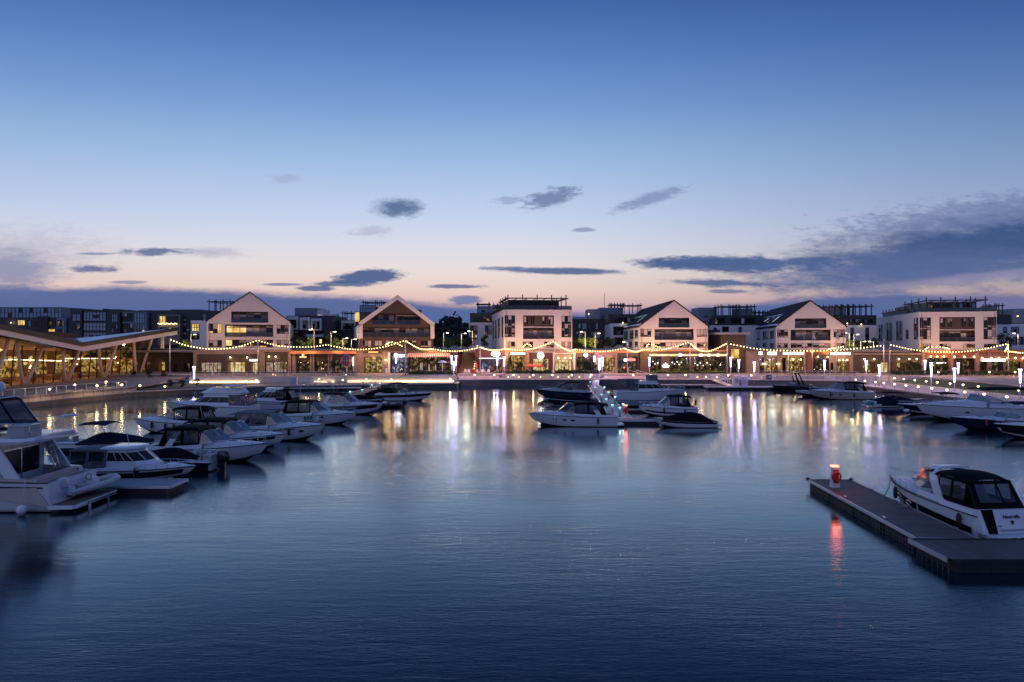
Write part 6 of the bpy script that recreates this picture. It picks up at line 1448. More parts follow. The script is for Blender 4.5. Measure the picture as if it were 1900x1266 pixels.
MB().sphere((9.6, 1.5, .55), .32, 10, 6, 0, (1.3, .8, .8)).build('fender', MAT['gelcoat'], b.t)
b = Boat('largest white cruiser of the right basin with black bimini on tall struts', 66.6, 85.6, R(176.5), 15.4, 4.3, 1.6, 2.0, name='cabin_cruiser'); b.trunk(.5, .97, .75, .68); b.cockpit(.5, .5, .9); b.windshield(.36, .58, .75); b.canopy(2.0, 8.2, 4.22, 1.5, 'canvas_black', curve=.16, th=.12); b.ports((.66,)); b.rail(.6, .45)
b = Boat('navy hulled bowrider with blue canvas and open windshield near the right edge', 60.2, 76.6, R(176), 10.6, 2.9, 1.05, 1.4, name='bowrider', hull='hull_navy', stripe='hull_navy'); b.trunk(.5, .97, .22); b.cockpit(.5, .25, .5); b.windshield(.36, .54, .6); b.canopy(1.4, 4.4, 3.2, 1.2, 'canvas_navy'); b.rail(.6, .35); b.fender(.7, 1, 'red_paint')
b = Boat('white decked black hulled boat nearest the right edge showing only its bow', 60.5, 69.8, R(177), 10.8, 2.9, 1.1, 1.5, name='bowrider', hull='gelcoat', stripe='hull_black'); b.trunk(.45, .97, .28); b.cockpit(.45, .25, .5); b.windshield(.34, .5, .6); b.stripe(.02, .97, .16, .52, 'hull_black'); b.rail(.6, .35)
b = Boat('low white runabout with small hardtop far off at the right quay end', 75.5-9, 128, R(178), 6.5, 2.4, .8, 1.1, name='runabout'); b.cover(.05, .95, .7, 'canvas_black', .5)

# ---- cruiser in the foreground -------------------------------------------------
def nauti():
    b = Boat('white cruiser with black camper canvas and black hull graphic tied to the near pier', 24.75, 34.45, R(96.5), 8.5, 3.0, 1.15, 1.55, name='cabin_cruiser', fine=2.4)
    L, B = b.L, b.B
    b.trunk(.5, .97, .48, .76); b.cockpit(.5, .40, .6)
    b.windshield(.40, .66, .72, rake=1.15, w=.90)
    zt = 3.10
    b.arch(L*.305, zt, 1.22, 1.0, 'gelcoat', deep=.55, zb=1.45)
    b.canopy(L*.10, L*.37, zt-.05, 1.22, 'canvas_black', curve=.22, droop=.16, legs=False, zf=zt)
    b.canopy(L*.40, L*.49, zt-.04, 1.14, 'canvas_black', curve=.2, droop=.02, legs=False, zf=zt-.22, name='front_canopy')
    b.enclosure(L*.10, L*.33, zt-.32, 1.2, 1.5, 'canvas_black', slope=.72, sidewin=2)
    # front side curtain between windshield and arch
    for sy in (-1, 1):
        v = MB().add([(L*.41, sy*1.3, 2.0), (L*.57, sy*1.05, 2.25), (L*.49, sy*1.1, 2.95), (L*.42, sy*1.15, 3.0)], [(0, 1, 2, 3)]); v.build('clear_panel', MAT['vinyl_clear'], b.t)
    # transom: sloping face with a dark canvas walk-through curtain and the name
    P_ = lambda y, f: (-.06-.30*(1-f), y, lerp(.36, 1.5, f))
    MB().hexa([P_(-1.38, 0), P_(1.38, 0), (.3, 1.38, .36), (.3, -1.38, .36)], [P_(-1.38, 1), P_(1.38, 1), (.3, 1.38, 1.5), (.3, -1.38, 1.5)]).build('transom', MAT['gelcoat'], b.t)
    m = MB(); q = lambda y, f: (P_(y, f)[0]-.02, y, P_(y, f)[2]); m.add([q(1.05, .02), q(.55, .02), q(.62, 1.02), q(1.28, 1.02)], [(0, 1, 2, 3)]); m.build('walkthrough_curtain', MAT['canvas_black'], b.t)
    m = MB(); m.box(-.36, -1.0, .50, -.26, .40, .58); m.box(-.37, -1.05, .72, -.30, -.95, .80); m.box(-.37, .36, .72, -.30, .46, .80); m.build('transom_fitting', MAT['gel_grey'], b.t)
    tx = letters(b.t, 'Nauti-tills', (-.23, -.32, 1.12), .17, 'sign_dark', .006, depth=.004, name='boat_name')
    tx.rotation_euler = (R(90-14.7), 0, R(-90)); tx.location = (-.20, -.32, 1.10)
    e = MB(); C0 = Vector((-.255, -.32, .93)); e.add([(C0.x, C0.y-.10*math.cos(a), C0.z+.075*math.sin(a)) for a in [math.pi*k/8 for k in range(9)]]+[(C0.x-.03, C0.y-.02, C0.z-.13), (C0.x-.03, C0.y+.02, C0.z-.13)][::-1], [list(range(11))]); e.build('emblem', MAT['sign_dark'], b.t)
    MB().lathe([(.07, 0), (.07, .03)], 10, (0, 0, 0)).build('shower_cap', MAT['sign_dark'], b.t, (-.22, -1.22, 1.02)).rotation_euler = (0, R(-90), 0)
    b.platform(1.0, .34, 'gel_deck')
    m = MB(); 
    for y in (-.35, .15): m.box(-1.15, y, .22, -1.0, y+.25, .36)
    m.build('ladder_hinge', MAT['rubber'], b.t)
    b.stripe(.05, .99, lambda f: .13, lambda f: .42+.34*min(1, f/.75), 'hull_black'); b.ports((.60, .74), zf=.5, r=(.26, .13), rim=True)
    b.rail(.55, .48)
    m = MB(); m.tube([(L*t, s*(b.hb(t)*.97), b.zs(t)+.06) for t in [0.3+.04*k for k in range(17)] for s in (1,)], .025, 4); m.build('grab_line', MAT['rubber'], b.t)
    for t in (.12, .74): b.fender(t, 1)
    m = MB().tube([(8.2, .2, 1.52), (7.5, .85, .95), (6.7, 1.75, .64)], .025, 5); m.build('mooring_line', MAT['rope'], b.t)
    # the shape of the helm seat with a folded pale cover seen through the canvas
    m = MB(); m.box(1.9, .4, .6, 2.5, 1.0, 1.6); m.sphere((2.2, .7, 2.05), .28, 10, 7, 0, (1, 1, .9)); m.build('covered_helm_seat', MAT['canvas_grey'], b.t)
    return b
nauti()
# ---------------------------------------------------------------- floating docks
def dock(label, a, b, wd, z=.5, deckm='deck_plank', name='floating_dock', edge='dock_edge', floats=True):
    a = Vector(a); b = Vector(b); d = (b-a); L = d.length; ang = math.atan2(d.y, d.x)
    t = thing(name, label, 'dock', (a.x, a.y, 0), ang)
    MB().box(.0, -wd/2+.08, z-.12, L, wd/2-.08, z).build('deck', MAT[deckm], t)
    e = MB(); e.box(-.03, -wd/2-.02, z-.12, L+.03, -wd/2+.078, z+.03); e.box(-.03, wd/2-.078, z-.12, L+.03, wd/2+.02, z+.03); e.box(-.1, -wd/2+.08, z-.12, -.003, wd/2-.08, z+.03); e.box(L+.003, -wd/2+.08, z-.12, L+.1, wd/2-.08, z+.03)
    e.build('edge_beam', MAT[edge], t)
    if floats:
        n = max(1, int(L/3.2)); f = MB()
        for k in range(n):
            x0 = L*k/n+.25; x1 = L*(k+1)/n-.25
            f.box(x0, -wd/2+.1, -.3, x1, wd/2-.1, z-.125)
        f.box(x1, -wd/2+.25, -.05, x1+.5, wd/2-.25, z-.13) if k < n-1 else None
        f.build('float', MAT['float_black'], t)
    return t, L
def cleat(t, x, y, z):
    m = MB(); m.beam((x-.18, y, z+.12), (x+.18, y, z+.12), .05, .05); m.box(x-.07, y-.03, z, x-.03, y+.03, z+.1); m.box(x+.03, y-.03, z, x+.07, y+.03, z+.1); m.build('cleat', MAT['chrome'], t)
# foreground pier: finger + cross walk
t, L = dock('long dark planked finger pier in the right foreground with a silver edge', (20.7, 32.5), (21.5, 46.3), 2.9, .6, edge='steel')
m = MB()
for k in range(46):
    if k % 16 in (13, 14, 15): continue
    x = .25+k*.295; m.box(x, 1.43, -.2, x+.05, 1.46, .46)
for z in (-.02, .2): m.box(.2, 1.43, z, 13.6, 1.455, z+.03)
m.build('float_lattice', MAT['charcoal'], t)
for x, y in ((1.5, -1.3), (6, -1.3), (10.5, -1.3), (13.2, 1.3), (3.4, 1.28), (8.2, 1.28)): cleat(t, x, y, .6)
m = MB()
for k in range(1, 12): m.box(k*1.16-.008, -1.36, .6, k*1.16+.008, 1.36, .6025)
m.build('plank_gap', MAT['rubber'], t)
m = MB()
for k in range(4): m.tube([(6.2+(.13+.05*k)*math.cos(a), -1.05+(.13+.05*k)*math.sin(a), .625) for a in [2*math.pi*j/16 for j in range(16)]], .022, 5, 0, True)
m.build('coiled_line', MAT['rope'], t)
m = MB(); m.lathe([(.12, 0), (.12, .12), (.05, .16)], 10, (13.75, 1.42, .58)); m.lathe([(.12, 0), (.12, .12), (.05, .16)], 10, (13.75, -1.42, .58)); m.build('corner_bumper', MAT['rubber'], t)
t, L = dock('wide cross walk of the pier leaving the picture at the lower right', (18.9, 30.85), (40, 30.85), 3.1, .6, edge='float_black')
MB().box(-.14, -1.4, .44, -.101, 1.5, .66).build('edge_trim', MAT['steel'], t)
m = MB()
for k in range(8): m.box(-.06, -1.4+k*.38, -.2, -.03, -1.34+k*.38, .46)
m.build('float_lattice', MAT['charcoal'], t)
# fire / life-saving post with red light on it
def safety_post(label, loc, h=1.25, ring=True):
    t = thing('safety_post', label, 'safety post', loc)
    m = MB().hexa([(-.26, -.2, 0), (.26, -.2, 0), (.26, .2, 0), (-.26, .2, 0)], [(-.16, -.14, h), (.16, -.14, h), (.16, .14, h), (-.16, .14, h)]); m.build('cabinet', MAT['white_paint'], t)
    MB().box(-.17, -.222, .30, .17, -.165, h-.10).build('red_panel', MAT['red_paint'], t)
    MB().box(-.22, -.18, h, .22, .18, h+.06).build('cap', MAT['white_paint'], t)
    m = MB(); m.box(-.2, -.16, h+.062, .2, .16, h+.16); m.build('beacon', MAT['lamp_red'], t)
    if ring: m = MB(); m.tube([(-.0+.27*math.cos(a), -.27, h*.58+.27*math.sin(a)) for a in [2*math.pi*k/16 for k in range(16)]], .06, 6, 0, True); m.build('life_ring', MAT['red_paint'], t)
    lamp((0, -.1, h+.45), 20, (1, .16, .08), .15, t); lamp((0, -.7, h+.1), 5, (1, .2, .1), .1, t)
    return t
safety_post('white tapered safety post with glowing red top at the end of the near pier', (20.75, 43.9, .6))
# left docks
t, L = dock('pale decked floating finger dock between the yacht and the pilothouse cruiser', (-36, 45.9), (-22.3, 45.7), 2.5, .5, 'pale_grey')
for x in (3, 8, 12.6): cleat(t, x, 1.0, .5)
t, L = dock('main floating dock running away behind the left row of boats', (-32.6, 40), (-28.2, 137), 2.4, .5, 'deck_plank')
lroot = None
for k, y in enumerate((59.8, 66.5, 73, 80, 87, 98, 109, 118)):
    dock('dark finger dock in the left row, %s from the near end' % ORD[k], (-31.0+.045*(y-45), y), (-24.0+.045*(y-45), y-.4), 1.1, .45, floats=True, name='finger_dock')
def pedestal(label, x, y, z=.5, h=1.05):
    t = thing('power_pedestal', label, 'power pedestal', (x, y, z), 0, 'cyan lit power pedestals')
    MB().hexa([(-.14, -.12, 0), (.14, -.12, 0), (.14, .12, 0), (-.14, .12, 0)], [(-.11, -.1, h), (.11, -.1, h), (.11, .1, h), (-.11, .1, h)]).build('post', MAT['grey_post'], t)
    MB().box(-.15, -.11, h+.002, .15, .11, h+.15).build('cyan_light', MAT['cyan'], t); lamp((0, -.3, h+.1), 7, (.55, .9, 1), .06, t); MB().box(-.19, -.15, h+.152, .19, .15, h+.2).build('cap', MAT['white_paint'], t)
    return t
for k, (px, py) in enumerate(((650, 728), (672, 724), (690, 715), (705, 712), (735, 711))):
    p = P(px, py, 1.6); pedestal('%s cyan lit power pedestal counting from the left on the far left dock' % ORD[k], p.x, p.y)
# middle pontoon
A, Bq = (13.5, 83.6), (17.6, 147.5)
t, L = dock('long middle pontoon leading from the quay to the centre berths', A, Bq, 2.6, .5, 'concrete')
# loading flaps (pinkish transition plates)
m = MB()
for k in range(13):
    for s in (-1, 1): m.box(2+k*4.8, s*1.06-.2*(s > 0), .502, 4.6+k*4.8, s*1.06+.2*(s < 0), .515)
m.build('edge_plate', MAT['pink_paver'], t)
dock('cross arm at the near end of the middle pontoon reaching right', (13.2, 82.3), (22.5, 82.0), 1.6, .5, 'pink_paver'); dock('short cross arm at the near end of the middle pontoon reaching left', (3.2, 82.6), (12.9, 82.3), 1.3, .45)
for k, (x, y) in enumerate(((16.0, 95.6), (16.6, 108), (17.2, 124))): dock('finger dock on the right of the middle pontoon, %s from the near end' % ORD[k], (x, y), (x+8.2, y), 1.1, .45, name='finger_dock')
for k, (x, y) in enumerate(((13.0, 93.4), (13.4, 101), (14.0, 113.5))): dock('finger dock on the left of the middle pontoon, %s from the near end' % ORD[k], (x-8.6, y), (x-.4, y), 1.1, .45, name='finger_dock')
for k, (px, py) in enumerate(((1157, 750.5), (1141, 736), (1129, 727), (1121, 718.5), (1107, 707), (1130, 765)) if 0 else ((1095, 709), (1107, 708.5), (1121, 719), (1129, 728), (1141, 736.5), (1156, 750), (1104, 719), (1116, 732), (1125, 741), (1136, 752), (1150, 757))):
    p = P(px, py, 1.65); pedestal('%s cyan topped power pedestal on the middle pontoon, right side counted from the quay' % ORD[k] if k < 6 else '%s cyan topped power pedestal on the middle pontoon, left side counted from the quay' % ORD[k-6], p.x, p.y)
safety_post('white safety post with red light at the near end of the middle pontoon', (P(1161, 772, .5).x, P(1161, 772, .5).y, .5))
# white edged floats and gangways by the quay
t, L = dock('long white edged float lying along the quay right of the sedan cruiser', (27, 147.6), (45, 147.4), 2.2, .6, 'pink_paver', edge='white_paint')
t, L = dock('long white edged float carrying the pale kiosk on the right', (40, 141.2), (56.5, 140.6), 2.6, .6, 'pink_paver', edge='white_paint')
t, L = dock('pale float with a gangway in front of the left boardwalk', (-49, 138.2), (-31, 139.2), 2.2, .55, 'pink_paver', edge='white_paint')
def gangway(label, a, b, w=1.6):
    a = Vector(a); b = Vector(b); d = b-a; t = thing('gangway', label, 'gangway', a, math.atan2(d.y, d.x)); L = math.hypot(d.x, d.y); dz = d.z
    MB().hexa([(0, -w/2, -.15), (L, -w/2, dz-.15), (L, w/2, dz-.15), (0, w/2, -.15)], [(0, -w/2, 0), (L, -w/2, dz), (L, w/2, dz), (0, w/2, 0)]).build('walkway', MAT['galv'], t)
    for s in (-1, 1):
        m = MB(); y = s*w/2
        m.beam((0, y, 1.1), (L, y, dz+1.1), .07, .07); m.beam((0, y, .55), (L, y, dz+.55), .05, .05); n = 7
        for k in range(n+1): x = L*k/n; m.box(x-.04, y-.03, dz*k/n, x+.04, y+.03, dz*k/n+1.08)
        for k in range(n): m.beam((L*k/n, y, dz*k/n+.05), (L*(k+1)/n, y, dz*(k+1)/n+1.05), .04, .04)
        m.build('side_truss', MAT['white_paint'], t)
    return t
p0 = P(521, 716, .6); gangway('white trussed gangway from the left boardwalk down to the pale float', (-44.5, 142.0, 1.05), (-36.5, 140.3, .6))
gangway('grey gangway on the right between the quay and the kiosk float', (44.5, 150.2, 1.55), (45.8, 142.5, .62)); gangway('white gangway from the boardwalk to the far left dock', (-27.6, 143.6, 1.0), (-28.4, 137.6, .55), 1.4)
gangway('gangway at the quay end of the middle pontoon', (18.6, 150.6, 1.5), (17.9, 146.6, .52), 1.5)
def kiosk(label, p, w, h, m):
    t = thing('info_kiosk', label, 'kiosk', p); MB().box(-w/2, -.5, 0, w/2, .5, h).build('body', MAT[m], t); MB().box(-w/2-.06, -.56, h+.002, w/2+.06, .56, h+.1).build('roof', MAT['white_paint'], t); MB().box(-w*.3, -.54, h*.35, w*.3, -.503, h*.8).build('panel', MAT['gel_grey'], t)
kiosk('pale lilac kiosk on the float beside the left gangway', (P(541, 720, .56).x, 139.0, .56), 1.3, 2.0, 'purple_panel')
kiosk('lilac notice kiosk on the float at the right gangway', (XA(1381, 141), 141, .61), 1.1, 1.9, 'purple_panel'); kiosk('cream utility box beside the lilac notice kiosk', (XA(1366, 141.3), 141.4, .61), 1.1, 2.1, 'cream'); kiosk('dark utility box on the right promenade edge', (XA(1427, 150), 150.2, 1.5), .9, 1.1, 'charcoal')

# ---------------------------------------------------------------- lamps
def light_column(label, px, ytop, ybot, base, z):
    """tall post carrying a flaring violet-white light; ytop/ybot lamp, base the foot"""
    y = (EYE-z)*FPX/(base-MID); x = XA(px, y)
    zt, zb = ZA(ytop, y), ZA(ybot, y)
    t = thing('light_column', label, 'street lamp', (x, y, z), 0, 'violet glowing light columns')
    MB().tube([(0, 0, 0), (0, 0, zb-z)], .07, 8).build('post', MAT['galv'], t)
    MB().lathe([(.12, zb-z), (.145, zb-z+.5*(zt-zb)), (.20, zb-z+.88*(zt-zb)), (.29, zt-z-.08), (.26, zt-z)], 12).build('lamp', MAT['violet'], t); lamp((0, -.45, .6*zt+.4*zb-z), 380, (.70, .46, 1.0), .2, t)
    MB().lathe([(.02, zt-z+.002), (.27, zt-z+.002), (.2, zt-z+.06), (.02, zt-z+.08)], 12).build('cap', MAT['galv'], t)
COLS = [(360, 680, 703, 713, 1.0), (838, 660, 676, 701, 1.6), (846, 660, 678, 702, 1.6), (842, 671, 688, 706, 1.5), (922.5, 661, 678, 693, 2.2), (935.5, 662, 680, 697, 2.2), (1103, 661, 676, 693, 2.2), (1112, 665, 687, 697, 2.2), (1118, 663, 680, 696, 2.2), (1184.5, 661.5, 678, 690.5, 2.25), (1205, 663, 680, 697, 2.2), (1356, 663, 681, 704, 1.5), (1371, 667, 684, 706, 1.5), (1399.5, 671.5, 690, 712, 1.3), (1530, 668.5, 687, 706, 1.5), (1607, 669, 687, 704, 2.0), (1631.5, 677, 698, 717, 1.0), (1716.5, 668.5, 686, 699, 2.1), (1728, 677, 699, 722, 1.0), (1771, 683, 709.5, 726, 1.0), (1778, 673.5, 692.5, 705, 1.9), (1893, 685, 711, 737, 1.0)]
for k, (px, a, b, c, z) in enumerate(COLS):
    nm = (ORD+['twenty first', 'twenty second'])[k]
    light_column('%s violet glowing light column from the left along the waterfront' % nm, px, a, b, c, z)
def bollard(label, x, y, z, grp, h=.95, big=1.0):
    t = thing('bollard_light', label, 'bollard light', (x, y, z), 0, grp)
    MB().tube([(0, 0, 0), (0, 0, h-.16)], .055, 8).build('post', MAT['grey_post'], t)
    MB().lathe([(.06, h-.16), (.15*big, h-.12), (.17*big, h), (.12*big, h+.09), (.02, h+.12)], 10).build('lamp', MAT['lamp_warm'], t); lamp((0, -.05, h+.34), 60 if x > -62 else 170, (1, .62, .28), .12, t)
for k, px in enumerate((881, 917, 953, 989.5, 1025, 1061, 1097, 1175, 1207, 1239.5, 1272)):
    y = 152.0; bollard('%s glowing bollard from the left on the middle quay edge' % ORD[k], XA(px, y), y, 1.5, 'bollard lights on the middle quay')
for k, px in enumerate((1351, 1394)): y = 150.6; bollard('%s glowing bollard by the right gangway' % ORD[k], XA(px, y), y, 1.5, 'bollard lights on the middle quay')
for k, (px, py) in enumerate(((1588, 706), (1605, 708), (1624.5, 711.5), (1640, 712.2), (1660, 715.5), (1681, 717), (1703.5, 720), (1729, 722), (1757, 725.5), (1790, 731), (1826, 737), (1868, 744))):
    y = 71.6*FPX/(px-950); bollard('%s glowing bollard from the far end along the right quay edge' % ORD[k], 71.6, y, 1.0, 'bollard lights on the right path')
for k, px in enumerate((1628, 1641.5, 1659.5, 1677, 1697.5, 1718.5, 1739, 1763, 1787, 1815, 1850, 1890)):
    y = 83.2*FPX/(px-950); bollard('%s glowing bollard from the far end along the inner side of the right path' % ORD[k], 83.2, y, 1.0, 'bollard lights on the right path')
for k, (px, py) in enumerate(((1741, 700), (1836, 701.3), (1883.5, 701.3))): y = 151; bollard('%s glowing bollard along the back of the right lawn' % ORD[k], XA(px, y), y, 2.2, 'bollard lights on the right path')
for k, (px, py, z) in enumerate(((92, 722, 1.74), (139, 714, 1.74), (180, 715.5, 1.74), (197, 708.5, 1.74), (226, 714, 1.74), (259.5, 715.5, 1.74), (306, 717, .98), (456, 707, .95), (476, 705.5, .95), (592, 703.5, .95), (636, 705, .95), (680, 704.5, .95), (726, 704.5, .95), (835, 703, .95))):
    y = (EYE-z-.95)*FPX/(py-MID); bollard('%s glowing bollard from the left between pavilion terrace and left boardwalk' % ORD[k], XA(px, y), y, z, 'bollard lights on the left boardwalk')
# small step lights low in the planter walls
def steplight(label, x, y, z, grp):
    o = MB().box(-.12, -.06, -.07, .12, 0, .07).build('step_light', MAT['step_glow'], None, (x, y, z)); tag(o, label, 'step light', grp)
for k, px in enumerate((943, 963, 983, 1003, 1035, 1055, 1075, 1095, 1294, 1310, 1330)): steplight('%s small step light from the left low in the pale planter walls' % ORD[k], XA(px, 155.4), 155.35, 1.80, 'step lights in the planter walls')
# big lamp masts on the upper street
def street_lamp(label, px, ytop, y, arm=1, double=False, hb=7.75):
    x = XA(px, y); zt = ZA(ytop, y); t = thing('street_lamp', label, 'street lamp', (x, y, hb), 0, 'street lamps on the upper street')
    m = MB().tube([(0, 0, 0), (0, 0, zt-hb)], .09, 6); m.tube([(0, 0, zt-hb-.25), (arm*1.0, 0, zt-hb-.1)], .05, 5); m.build('mast', MAT['cream'], t)
    MB().box(arm*.75, -.14, zt-hb-.18, arm*1.3, .14, zt-hb-.06).build('lamp_head', MAT['lamp_white'], t); lamp((arm*1.0, -.1, zt-hb-.5), 170, (1, .76, .42), .2, t)
for k, (px, yt, ar) in enumerate(((354, 620, 1), (583, 611, -1), (614, 615, 1), (636, 627, 1), (652, 629, 1), (823, 617, 1), (856, 618, 1), (877, 614, -1), (1086, 615, -1), (1104, 618, 1), (1165, 634, -1), (1333, 620, -1), (1576, 617, -1), (1584, 620, 1), (1597, 633, 1), (1621, 633, -1), (1889, 618, -1))):
    street_lamp('%s warm street lamp from the left on the raised street behind the shops' % ORD[k], px, yt, 174.0, ar)
t = thing('globe_lamp', 'big white globe lamp on a post by the dark bay', 'street lamp', (XA(1087, 161.5), 161.5, GZ)); MB().tube([(0, 0, 0), (0, 0, ZA(662.5, 161.5)-GZ)], .06, 6).build('post', MAT['charcoal'], t); MB().sphere((0, 0, ZA(659, 161.5)-GZ), .48, 14, 8).build('globe', MAT['sign_white'], t); lamp((0, -.9, ZA(659, 161.5)-GZ), 60, (1, .86, .7), .4, t)
t = thing('globe_lamp', 'large twin glow post lamp standing on the ramp hedge corner', 'street lamp', (XA(1112, 160), 159, GZ)); MB().tube([(0, 0, 0), (0, 0, 1.1)], .05, 6).build('post', MAT['galv'], t); MB().lathe([(.12, 1.1), (.2, 1.6), (.12, 2.3)], 10).build('lamp', MAT['lamp_white'], t)

# ---------------------------------------------------------------- festoon strings and their poles
POLES = [(315, 629, -1), (478.5, 628, 700), (752, 628, 697), (891, 629, 694), (1029, 632, 697), (1164, 642, 690), (1280.5, 632, 696), (1349.5, 634, 690), (1640, 632, 695), (1650.5, 637, 695), (1871, 634, 698)]
PY = 157.6
for k, (px, yt, yb) in enumerate(POLES):
    y = PY; x = XA(px, y); z0 = GZ; zt = ZA(yt, y)
    t = thing('light_pole', '%s tall pale pole from the left carrying the festoon lights' % ORD[k], 'light pole', (x, y, z0), 0, 'festoon light poles')
    MB().tube([(0, 0, 0), (0, 0, zt-z0)], [.13, .10], 8).build('pole', MAT['galv'], t); MB().lathe([(.2, 0), (.2, .1), (.13, .14)], 8).build('base_plate', MAT['grey_post'], t)
    MB().lathe([(.10, 0), (.14, .08), (.02, .2)], 8, (0, 0, zt-z0)).build('cap', MAT['galv'], t)
BULB = MB().lathe([(.03, .13), (.095, .06), (.11, -.02), (.08, -.10), (.015, -.13)], 7); BMESH = None
def festoon(label, pts, n, sagk=None):
    """pts: (px, py, depth) knots followed by a smooth cable; n bulbs"""
    global BMESH
    W3 = [Q(*p) for p in pts]; t = thing('festoon_lights', label, 'string lights', W3[0], 0, 'festoon lights above the promenade')
    W3 = [p-W3[0] for p in W3]
    def cr(f):
        m = len(W3)-1; i = min(m-1, int(f*m)); u_ = f*m-i
        p0, p1, p2, p3 = W3[max(0, i-1)], W3[i], W3[i+1], W3[min(m, i+2)]
        if i == 0: p0 = p1*2-p2
        if i == m-1: p3 = p2*2-p1
        return .5*((2*p1)+(p2-p0)*u_+(2*p0-5*p1+4*p2-p3)*u_**2+(3*p1-p0-3*p2+p3)*u_**3)
    pts2 = [cr(i/60) for i in range(61)]
    MB().tube([(p.x, p.y, p.z+.16) for p in pts2], .022, 4).build('cable', MAT['rubber'], t)
    L = [0]
    for i in range(60): L.append(L[-1]+(pts2[i+1]-pts2[i]).length)
    for k in range(n):
        s = L[-1]*(k+.5)/n; i = max(j for j in range(60) if L[j] <= s); f = (s-L[i])/max(1e-6, L[i+1]-L[i]); p = pts2[i].lerp(pts2[i+1], f)
        if k % 7 == 3: lamp(p+Vector((0, 0, -.25)), 450, (1, .49, .20), .12, t)
        if BMESH is None:
            o = BULB.build('bulb', MAT['bulb'], t, p); BMESH = o.data
        else: o = link('bulb', BMESH, t, p)
    return t
F0, F1 = PY, 165.2
festoon('festoon string dropping from the pavilion corner to the first pale pole', [(315, 629.5, F0), (345, 641, F0), (392, 648, F0), (440, 644, F0), (478, 631.5, F0)], 30)
festoon('festoon string between the first gable pole and the orange fascia', [(478.5, 631.5, F0), (505, 639.5, F0+2), (534, 643.5, F0+4), (578, 643.8, F0+6), (607, 640, F1)], 24)
festoon('festoon string rising past the red globe to the pole before the brick gable', [(607, 640, F1), (630, 645, F1-1), (661, 648.8, F1-3), (704, 645.5, F0+2), (751, 632.5, F0)], 28)
festoon('festoon string from the brick gable pole to the striped awning', [(752, 632.5, F0), (774, 645.3, F0+3), (787, 648.6, F0+5), (801.5, 647.7, F1)], 18)
festoon('festoon string crossing the timber staircase to the pole beside the oval sign', [(801.5, 647.7, F1), (826, 651.3, F1-2), (857, 651.3, F0+3), (892, 644.5, F0)], 20)
festoon('festoon string dipping above the oval sign', [(891, 644.5, F0), (903, 648.3, F0+3), (917, 650, F0+5), (940, 647.7, F1)], 20)
festoon('festoon string above the parasols rising to the pole beside the round sign', [(940, 647.7, F1), (964, 650, F1-2), (991, 646.5, F0+3), (1028.5, 633.5, F0)], 20)
festoon('festoon string falling from the pole right of the round sign', [(1029.5, 636, F0), (1042, 644.5, F0+3), (1056, 650.8, F0+5), (1068.5, 648.6, F1)], 18)
festoon('festoon string above the globe lamp and the ramp', [(1068.5, 648.6, F1), (1095, 651.5, F1-2), (1125, 652, F0+3), (1159, 646.5, F0)], 19)
festoon('festoon string dipping left of the leaf sign restaurant', [(1158, 646.5, F0), (1168, 650.5, F0+3), (1180, 653, F0+5), (1193, 648.8, F1)], 16)
festoon('festoon string along the leaf sign restaurant rising to its right pole', [(1193, 648.8, F1), (1220, 650.2, F1-2), (1246, 645.2, F0+3), (1279, 635, F0)], 19)
festoon('festoon string sagging between the leaf sign pole and the entry tower', [(1281.5, 637.5, F0), (1294, 648.5, F0+2), (1309, 652.3, F0+3), (1325, 649, F0+2), (1349, 637.5, F0)], 26)
festoon('long sagging festoon string above the white lit signs', [(1353, 638, F0), (1392, 645.7, F0), (1428, 649.7, F0), (1462, 651, F0), (1497, 651.2, F0), (1532, 650.8, F0), (1576, 648.3, F0), (1637, 641.5, F0)], 46)
festoon('long sagging festoon string in front of the right flat roofed building', [(1650.5, 639.5, F0), (1674, 645.2, F0), (1709, 651, F0), (1761, 653.6, F0), (1814, 649.8, F0), (1869, 638.5, F0)], 40)
festoon('short bunched festoon string hanging down the far right pole', [(1871, 639, F0), (1869, 645, F0), (1864.5, 653, F0+1)], 9)
festoon('festoon string leaving the picture on the right', [(1872, 652.5, F0), (1900, 655, F0-6), (1940, 652, F0-12)], 14)
festoon('short zigzag festoon behind the brick gable pole', [(714, 640.5, F1), (728, 635, F1-3), (748, 643.5, F1)], 9)
festoon('short zigzag festoon above the glowing strip sign', [(969, 645, F1), (978, 638.5, F1-3), (987, 643.5, F1)], 7)
festoon('short zigzag festoon on the slate roofed block above the leaf sign', [(1199, 644.5, F1), (1205, 639, F1-3), (1226, 645.5, F1)], 9)
festoon('short zigzag festoon above the three wall washers', [(1716, 648.5, F1), (1727, 643.5, F1-3), (1748, 644.5, F1-3), (1762, 647.5, F1)], 11)
festoon('short rising festoon at the right end of the white signs', [(1536, 648.5, F1), (1548, 646, F1-2), (1567, 643, F1-4)], 8)

